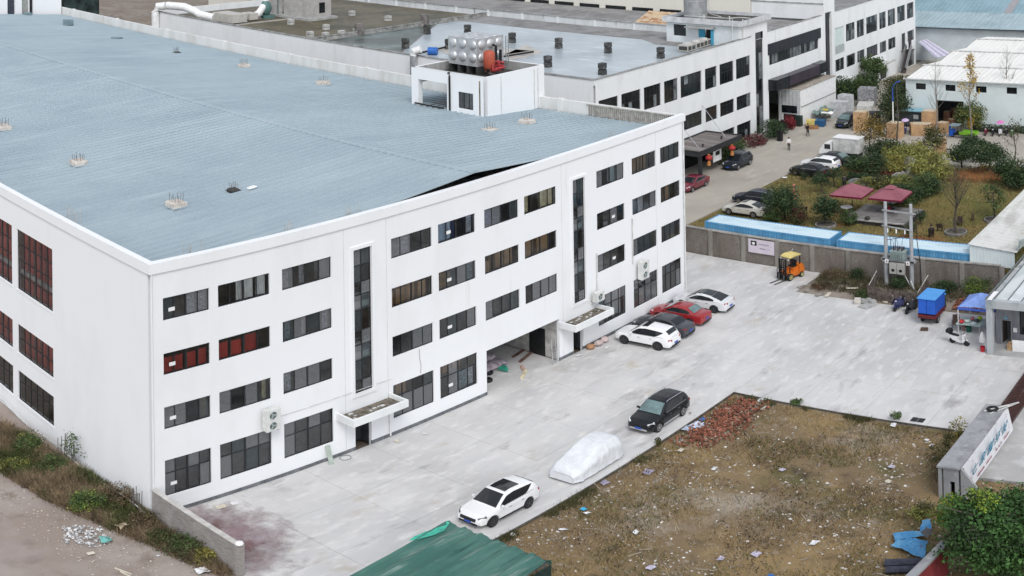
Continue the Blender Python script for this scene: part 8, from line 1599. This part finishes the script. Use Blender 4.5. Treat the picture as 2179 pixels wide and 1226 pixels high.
# heaps beside the loading bay
for (u, v, w_, l_, h_, a, m, lab) in ((1727, 268, .9, 1.4, .9, 20, mat('pale_yellow_crate', (.58, .48, .16), .7, .15, 2), 'pale yellow crate tipped beside the white cabin'), (1728, 273, 1.4, 1.6, .3, 35, mat('rusty_board', (.28, .15, .07), .9, .2, 2), 'brown board under the yellow crate'), (1745, 268, 1.2, 1.4, .9, 10, mat('deep_blue_bin', (.02, .09, .20), .5), 'deep blue bin right of the yellow crate'), (1700, 268, .8, .8, 1.5, 0, mat('dark_green_bin', (.02, .035, .03), .5), 'dark green bin at the corner of the white cabin'), (1672, 270, 1.2, 1.4, .9, 20, black_m, 'dark machine in front of the cabin doorway'), (1788, 250, 1.8, 2.2, 2.4, 8, mat('film_wrapped_goods', (.50, .51, .52), .35, .2, 2), 'pallet load wrapped in clear film behind the people carrier, left one'), (1800, 243, 1.4, 1.8, 2.9, -6, MATS['film_wrapped_goods'], 'taller film-wrapped pallet load behind the people carrier'), (1842, 235, 3.4, 2.2, 1.0, 18, mat('pale_stacked_panels', (.58, .57, .53), .8, .15, 2), 'stack of pale panels right of the wrapped pallet loads'), (1846, 226, 2.2, 2.4, 2.8, 12, mat('grey_caged_goods', (.27, .27, .28), .7, .4, 3), 'grey caged goods stacked behind the pale panels'), (1848, 205, 2.6, 2.2, 1.2, 15, mat('white_bagged_goods', (.62, .62, .62), .7, .2, 2), 'white bagged goods on top of the far heap'), (1862, 262, 1.6, 1.4, 1.6, 30, mat('dark_frame_goods', (.05, .055, .06), .7), 'dark frame goods beside the tall carton stack'), (1895, 145, 3.0, 2.6, 1.2, 10, mat('grey_caged_goods', (.27, .27, .28)), 'grey goods heap at the foot of the outside stair'), (1660, 300, .5, .6, 1.4, 0, black_m, 'dark bin post at the right of the red shrub')):
    x, y = G(u, v); crate('goods_stack', lab, 'goods', x, y, w_, l_, h_, a, m, tape=False)
x, y = G(1750, 256); crumple('tarpaulin_heap', 'grey green tarpaulin heap in front of the white cabin', 'tarpaulin', [(x-1.5, y+.9), (x+2.6, y+1.2), (x+2.6, y-1.2), (x-1.5, y-1.0)], .7, mat('grey_green_tarp', (.17, .23, .21), .6, .25, 2), 1.0, 3)
x, y = G(1757, 262); crumple('white_film', 'bright white film thrown over the heap by the people carrier', 'film', [(x-.5, y+.5), (x+.3, y+.5), (x+1.2, y-.8), (x+.4, y-.9)], 1.2, white_p, .4, 6)
x, y = G(1754, 262); crumple('yellow_bag', 'yellow bag on the tarpaulin heap', 'bag', [(x, y+.4), (x+.7, y+.4), (x+.7, y-.3), (x, y-.3)], 1.6, mat('yellow_bag', (.55, .38, .03), .6), .4, 2)
t = thing('steel_frame_shed', 'dark open steel framed shed beyond the far parapet of the factory', 'shed', (52, 118, 0))
for k in range(7): mb = MB(); mb.bar((k*2.6, 0, 0), (k*2.6, 0, 10.5), .22); mb.build('post', MATS['rusty_steel'], t, world=False)
for z_ in (6.0, 8.6, 10.5): mb = MB(); mb.box(-1, 17, .2, 9, z_, z_+.25); mb.build('deck', mat('dark_grey_deck', (.12, .12, .125), .8, .4, .8), t, world=False)
mb = MB(); mb.box(-2, 17, 9.3, 9.6, 0, 14); mb.build('back_wall', mat('dark_green_netting', (.03, .05, .045), .9, .5, .7), t, world=False)
t = thing('awning', 'lilac striped awning sloping from the end of the far wing', 'awning'); 
lw = [mat('lilac_awning', (.42, .39, .52), .7, .15, 3), mat('pale_lilac_awning', (.62, .60, .68), .7, .15, 3)]
for k in range(6): mb = MB(); f0, f1 = k/6, (k+1)/6; a, b, c, d = (159.6, 21.9), (163.5, 21.9), (157.5, 15.0), (153.8, 16.6); q = lambda f: ((a[0]+(b[0]-a[0])*f, a[1], 3.9), (d[0]+(c[0]-d[0])*f, d[1]+(c[1]-d[1])*f, 2.3)); (p0, p1), (p2, p3) = q(f0), q(f1); mb.quad(p0, p2, p3, p1); mb.build('stripe', lw[k % 2], t)
for (x, y) in ((154, 16.6), (157.4, 15.2)): mb = MB(); mb.bar((x, y, 0), (x, y, 2.3), .08); mb.build('post', steel, t)
# ------------------------------------------------------------------ garden furniture
maroon = layered('maroon_canvas', (.29, .105, .13), [((.23, .08, .10), .6, (1, 1, 1), .46, .66, 5, 111)], rough=.75); maroon_d = mat('dark_maroon_valance', (.16, .012, .035), .7)
for k, (cx, cy) in enumerate(((75.9, -2.65), (76.2, -6.65))):
    t = thing('parasol', 'square maroon garden parasol over the stone platform, '+('plain peak, left one', 'double top, right one')[k], 'parasol', (cx, cy, LZ(cx, cy)), R(2), 'maroon parasols in the garden'); a = 1.72
    cs = [(-a, a), (-a, -a), (a, -a), (a, a)]
    for j in range(4): p, q = cs[j], cs[(j+1) % 4]; mb = MB(); mb.quad((p[0], p[1], 2.35), (q[0], q[1], 2.35), (q[0]*.12, q[1]*.12, 3.2), (p[0]*.12, p[1]*.12, 3.2)); mb.build('canopy_panel', maroon, t, world=False); mb = MB(); mb.quad((p[0], p[1], 2.35), (p[0], p[1], 2.15), (q[0], q[1], 2.15), (q[0], q[1], 2.35)); mb.build('valance', maroon_d, t, world=False)
    b = .55 if k else .2; mb = MB(); mb.loft([[(x_*b, y_*b, 3.12 if k else 3.19) for x_, y_ in ((-1, 1), (-1, -1), (1, -1), (1, 1))], [(x_*.04, y_*.04, 3.42 if k else 3.3) for x_, y_ in ((-1, 1), (-1, -1), (1, -1), (1, 1))]]); mb.build('top_vent', maroon, t, world=False)
    mb = MB(); mb.tube([(0, 0, 0), (0, 0, 3.2)], .045, 8); mb.build('pole', dk, t, world=False); mb = MB(); mb.box(-.4, .4, -.4, .4, 0, .12); mb.build('base', concrete, t, world=False)
t = thing('stone_platform', 'low grey stone paved platform with a retaining wall under the parasols', 'platform', (74.6, -5.2, 0))
slabm = layered('grey_flagstone', (.22, .21, .20), [((.15, .145, .14), .9, (1, 1, 1), .45, .64, 5, 112)], rough=.9, bump=.3)
mb = MB(); mb.box(-1.7, 3.4, -4.3, 2.0, -.1, .5); mb.build('retaining_wall', mat('dark_stone_wall', (.085, .08, .075), .95, .35, 2.5, bump=.6), t, world=False)
fm = MB(); fm.box(.012, .988, .012, .988, 0, .05); fm = fm.mesh('flagstone', slabm)
for i in range(5):
    for j in range(6): o = link('flagstone', fm, t, world=False); o.location = (-1.68+i*1.01, -4.28+j*1.04, .502+rnd.uniform(0, .012)); o.scale = (1, 1.04, 1)
for k in range(6): mb = MB(); mb.box(-1.95, -1.70, -4.2+k*1.02, -3.2+k*1.02, .44, .56); mb.build('edging_stone', mat('pale_edging_stone', (.40, .39, .37), .9, .2, 2), t, world=False)
def garden_chair(lab, x, y, yaw, m, grp, z=None):
    t = thing('garden_chair', lab, 'chair', (x, y, LZ(x, y)-.02 if z is None else z), R(yaw), grp)
    mb = MB(); mb.box(-.25, .25, -.25, .25, .40, .45); mb.build('seat', m, t, world=False); mb = MB(); mb.loft([[(-.27, -.25, .45), (-.22, -.25, .45), (-.22, .25, .45), (-.27, .25, .45)], [(-.36, -.26, .92), (-.32, -.26, .92), (-.32, .26, .92), (-.36, .26, .92)]]); mb.build('backrest', m, t, world=False)
    for a in (-.22, .22):
        for b in (-.22, .22): mb = MB(); mb.bar((a, b, 0), (a, b, .40), .05); mb.build('leg', m, t, world=False)
    for s in (-.27, .27): mb = MB(); mb.bar((-.25, s, .64), (.22, s, .64), .05); mb.bar((.2, s, .4), (.2, s, .64), .04); mb.build('armrest', m, t, world=False)
    return t
rat = mat('dark_rattan', (.055, .04, .032), .8, .3, 6); blackc = mat('dark_brown_chair', (.03, .024, .022), .6)
x, y = G(1982, 505); garden_chair('dark chair with a seated person on the lawn right of the poles', x, y, 25, blackc, 'chairs on the garden lawn'); PSIT = (x, y)
x, y = G(2000, 492); garden_chair('empty brown rattan chair beside the seated person', x, y, 10, rat, 'chairs on the garden lawn')
x, y = G(2042, 480); garden_chair('brown chair behind the bare tree on the lawn', x, y, 190, rat, 'chairs on the garden lawn')
x, y = G(1710, 455); garden_chair('dark chair on the lawn right of the bushy tree', x, y, 60, blackc, 'chairs on the garden lawn')
for k, (u, v, m, lab) in enumerate(((1802, 455, white_p, 'round white table beside the dark pine'), (1898, 455, mat('pale_grey_table', (.42, .45, .45), .5), 'round grey table under the right-hand parasol'))):
    x, y = G(u, v); zt_ = .55 if 73 < x < 78 and k else LZ(x, y); t = thing('garden_table', lab, 'table', (x, y, zt_)); mb = MB(); mb.tube([(0, 0, .72), (0, 0, .76)], .62 if k == 0 else .5, 18); mb.build('table_top', m, t, world=False); mb = MB(); mb.tube([(0, 0, 0), (0, 0, .72)], .05, 8); mb.tube([(0, 0, 0), (0, 0, .04)], .3, 12); mb.build('leg', dk, t, world=False)
x, y = G(1893, 460); mb = MB(); mb.tube([(x, y, .55), (x, y, 1.0)], [.2, .2], 10); tag(mb.build('red_stool', mat('red_plastic', (.42, .02, .03))), 'red plastic stool beside the grey table', 'stool')
x, y = G(1846, 479); mb = MB(); mb.ball((x, y, .75), .28, .28, .22, 10, 6); tag(mb.build('stone_pot', mat('dark_stone_pot', (.05, .045, .04), .8), smooth=60), 'dark round pot standing on the platform edge', 'pot')
rk = layered('grey_rockery_stone', (.26, .26, .25), [((.13, .13, .125), .9, (1, 1, 1), .44, .62, 6, 113)], rough=.95, bump=.5)
for k, (u, v, s, h_, lab) in enumerate(((1948, 385, 1.3, 1.7, 'tall grey garden rock at the front of the bamboo'), (1938, 366, 1.1, 1.9, 'grey garden rock behind the tall one'), (1918, 388, 1.4, .9, 'low long grey rock left of the tall rock'), (1835, 400, 2.2, .9, 'broad flat grey rock behind the left-hand parasol'), (1862, 398, 1.4, .8, 'smaller flat grey rock beside the broad one'))):
    x, y = G(u, v); mb = MB(); N = 10
    mb.loft([[(x+s*q*math.cos(j*.628)*(1+.25*math.sin(j*2.3+k)), y+s*q*math.sin(j*.628)*(1+.22*math.cos(j*1.7+k)), LZ(x, y)-.1+h_*zz+.12*math.sin(j*1.9+k)*zz) for j in range(N)] for q, zz in ((.75, 0), (.8, .35), (.62, .7), (.35, .95), (.05, 1.0))]); tag(mb.build('garden_rock', rk, smooth=35), lab, 'rock', 'rocks in the garden')
x, y = G(1690, 425); mb = MB(); mb.tube([(x, y, LZ(x, y)), (x, y, LZ(x, y)+1.5)], [.14, .12], 10); mb.ball((x, y, LZ(x, y)+1.6), .17, .17, .17, 10, 6); tag(mb.build('marker_post', mat('salmon_post', (.50, .17, .12), .6)), 'salmon pink post on the lawn behind the bushy tree', 'post')
x, y = G(2070, 470); mb = MB(); mb.tube([(x, y, LZ(x, y)), (x+.05, y, LZ(x, y)+.8)], [.16, .12], 8); tag(mb.build('tree_stump', MATS['dark_timber']), 'dark stump on red soil at the lawn beside the lean-to', 'stump')
# ------------------------------------------------------------------ people
skin_m, hair_m = mat('skin', (.42, .27, .20), .6, .05, 8), mat('black_hair', (.012, .010, .010), .5, .1, 8)
def person(label, x, y, z, yaw, J, top, legs, coll=None):
    """one skinned body grown along the joints J; clothes by bone"""
    E = [('pelvis', 'waist'), ('waist', 'chest'), ('chest', 'neck'), ('neck', 'head'), ('head', 'crown')]
    for s in 'lr': E += [('pelvis', 'hip'+s), ('hip'+s, 'knee'+s), ('knee'+s, 'ankle'+s), ('ankle'+s, 'toe'+s), ('chest', 'sh'+s), ('sh'+s, 'elb'+s), ('elb'+s, 'wri'+s), ('wri'+s, 'hand'+s)]
    Rd = dict(pelvis=.15, waist=.135, chest=.16, neck=.055, head=.10, crown=.085); 
    for s in 'lr': Rd.update({'hip'+s: .105, 'knee'+s: .068, 'ankle'+s: .045, 'toe'+s: .04, 'sh'+s: .065, 'elb'+s: .048, 'wri'+s: .034, 'hand'+s: .036})
    nm = list(J); me = bpy.data.meshes.new('person'); me.from_pydata([J[k] for k in nm], [(nm.index(a), nm.index(b)) for a, b in E], [])
    o = bpy.data.objects.new('person', me); C.objects.link(o); o.modifiers.new('s', 'SKIN'); sv = me.skin_vertices[0].data
    for i, k in enumerate(nm): sv[i].radius = (Rd[k], Rd[k]); sv[i].use_root = (k == 'pelvis')
    sb_ = o.modifiers.new('d', 'SUBSURF'); sb_.levels = 1; sb_.render_levels = 1
    m2 = bpy.data.meshes.new_from_object(o.evaluated_get(bpy.context.evaluated_depsgraph_get())); bpy.data.objects.remove(o)
    for mt in (skin_m, top, legs, black_m): m2.materials.append(mt)
    seg = [(Vector(J[a]), Vector(J[b]), 0 if 'neck' in (a, b) and 'head' in (a, b) or 'head' in (a, b) or 'hand' in b else 3 if 'toe' in b else 2 if ('hip' in a+b or 'knee' in a+b) else 1) for a, b in E]
    def off(c, q): d = q[1]-q[0]; return (c-q[0]-d*max(0, min(1, (c-q[0]).dot(d)/max(1e-6, d.length_squared)))).length
    for p in m2.polygons: p.material_index = min(seg, key=lambda q: off(p.center, q))[2]; p.use_smooth = True
    o = bpy.data.objects.new('person', m2); C.objects.link(o); o.location = (x, y, z); o.rotation_euler = (0, 0, R(yaw)); tag(o, label, 'person')
    h = Vector(J['head']); mb = MB(); mb.ball((h.x-.02, h.y, h.z+.07), .115, .115, .105, 10, 6); mb.build('hair', hair_m, o, smooth=60, world=False); return o
def stand(step=.0, arm=.0):
    J = dict(pelvis=(0, 0, .92), waist=(0, 0, 1.08), chest=(.01, 0, 1.30), neck=(.01, 0, 1.47), head=(.03, 0, 1.58), crown=(.03, 0, 1.66))
    for s, q in (('l', 1), ('r', -1)): f = step*q; J.update({'hip'+s: (0, .10*q, .86), 'knee'+s: (.5*f+.03, .11*q, .48), 'ankle'+s: (f, .11*q, .07+(.05 if f < 0 else 0)), 'toe'+s: (f+.16, .12*q, .03), 'sh'+s: (0, .19*q, 1.40), 'elb'+s: (-.4*f-.03+arm*.10, .25*q, 1.14), 'wri'+s: (-.9*f+.05+arm*.24, .24*q-.10*q*arm, .92+.14*arm), 'hand'+s: (-1.1*f+.08+arm*.28, .23*q-.12*q*arm, .84+.14*arm)})
    return J
whitecloth, blackcloth = mat('white_jacket', (.72, .72, .72), .9, .08, 5), mat('black_clothes', (.016, .016, .018), .9, .2, 5)
x, y = G(1679, 320); person('person in a white jacket and black trousers walking on the factory road', x, y, .0, 200, stand(.16, .6), whitecloth, blackcloth)
x, y = G(1719, 290); person('person dressed all in black standing near the yellow crate', x, y, .0, 250, stand(.10, .3), blackcloth, blackcloth)
J = dict(pelvis=(0, 0, .50), waist=(-.05, 0, .66), chest=(-.06, 0, .90), neck=(-.02, 0, 1.06), head=(.01, 0, 1.17), crown=(.02, 0, 1.25))
for s, q in (('l', 1), ('r', -1)): J.update({'hip'+s: (.05, .10*q, .50), 'knee'+s: (.46, .12*q, .50), 'ankle'+s: (.46, .12*q, .08), 'toe'+s: (.62, .13*q, .04), 'sh'+s: (-.06, .19*q, .99), 'elb'+s: (.05, .27*q, .74), 'wri'+s: (.28, .22*q, .70), 'hand'+s: (.36, .20*q, .69)})
person('person in dark clothes sitting on a chair on the lawn, seen from behind', PSIT[0], PSIT[1], LZ(*PSIT)-.03, 25, J, mat('charcoal_jacket', (.035, .035, .04), .9), blackcloth)
x, y = G(1797, 405); J = stand(); J.update(chest=(.16, 0, 1.22), neck=(.30, 0, 1.34), head=(.40, 0, 1.42), crown=(.46, 0, 1.48), waist=(.04, 0, 1.07)); 
for s, q in (('l', 1), ('r', -1)): J.update({'sh'+s: (.20, .19*q, 1.30), 'elb'+s: (.30, .24*q, 1.04), 'wri'+s: (.46, .20*q, .88), 'hand'+s: (.52, .19*q, .82)})
person('person in dark clothes bending by the broad flat rock behind the parasol', x, y, LZ(x, y), 20, J, mat('dark_violet_top', (.035, .028, .038), .9), blackcloth)
# ------------------------------------------------------------------ roof air conditioners and ladder of the office block
for k, (u, v, w_) in enumerate(((1462, 109, 2.0), (1480, 103, 2.0), (1496, 98, 2.2))):
    x, y = G(u, v, RF); t = thing('rooftop_condenser', 'cream rooftop condenser with dark grilles, '+('left', 'middle', 'right')[k]+' one of the row before the blue door', 'air conditioner', (x, y, RF), 0, 'cream condensers on the flat roof')
    mb = MB(); mb.box(-.9, .9, -.7, .7, .1, .9); mb.build('case', bxm, t, world=False); mb = MB(); mb.tube([(0, 0, .9), (0, 0, 1.05)], .55, 14); mb.build('fan_ring', dirty_white, t, world=False)
    for s in (-.45, .45): mb = MB(); mb.box(s-.35, s+.35, -.72, -.701, .25, .75); mb.build('grille', vent_dark, t, world=False)
    mb = MB(); mb.box(-.92, -.901, -.6, .6, .25, .75); mb.build('grille', vent_dark, t, world=False)
x, y = G(1404, 84, RF); t = thing('wall_ladder', 'white steel ladder leaning on the far parapet by the tower', 'ladder', (103.2, 34.3, RF))
for s in (-.35, .35): mb = MB(); mb.bar((0, s, 0), (1.1, s, 2.4), .10); mb.build('rail', white_p, t, world=False)
for k in range(5): mb = MB(); mb.bar((.2*k+.15, -.35, .44*k+.3), (.2*k+.15, .35, .44*k+.3), .08); mb.build('rung', white_p, t, world=False)
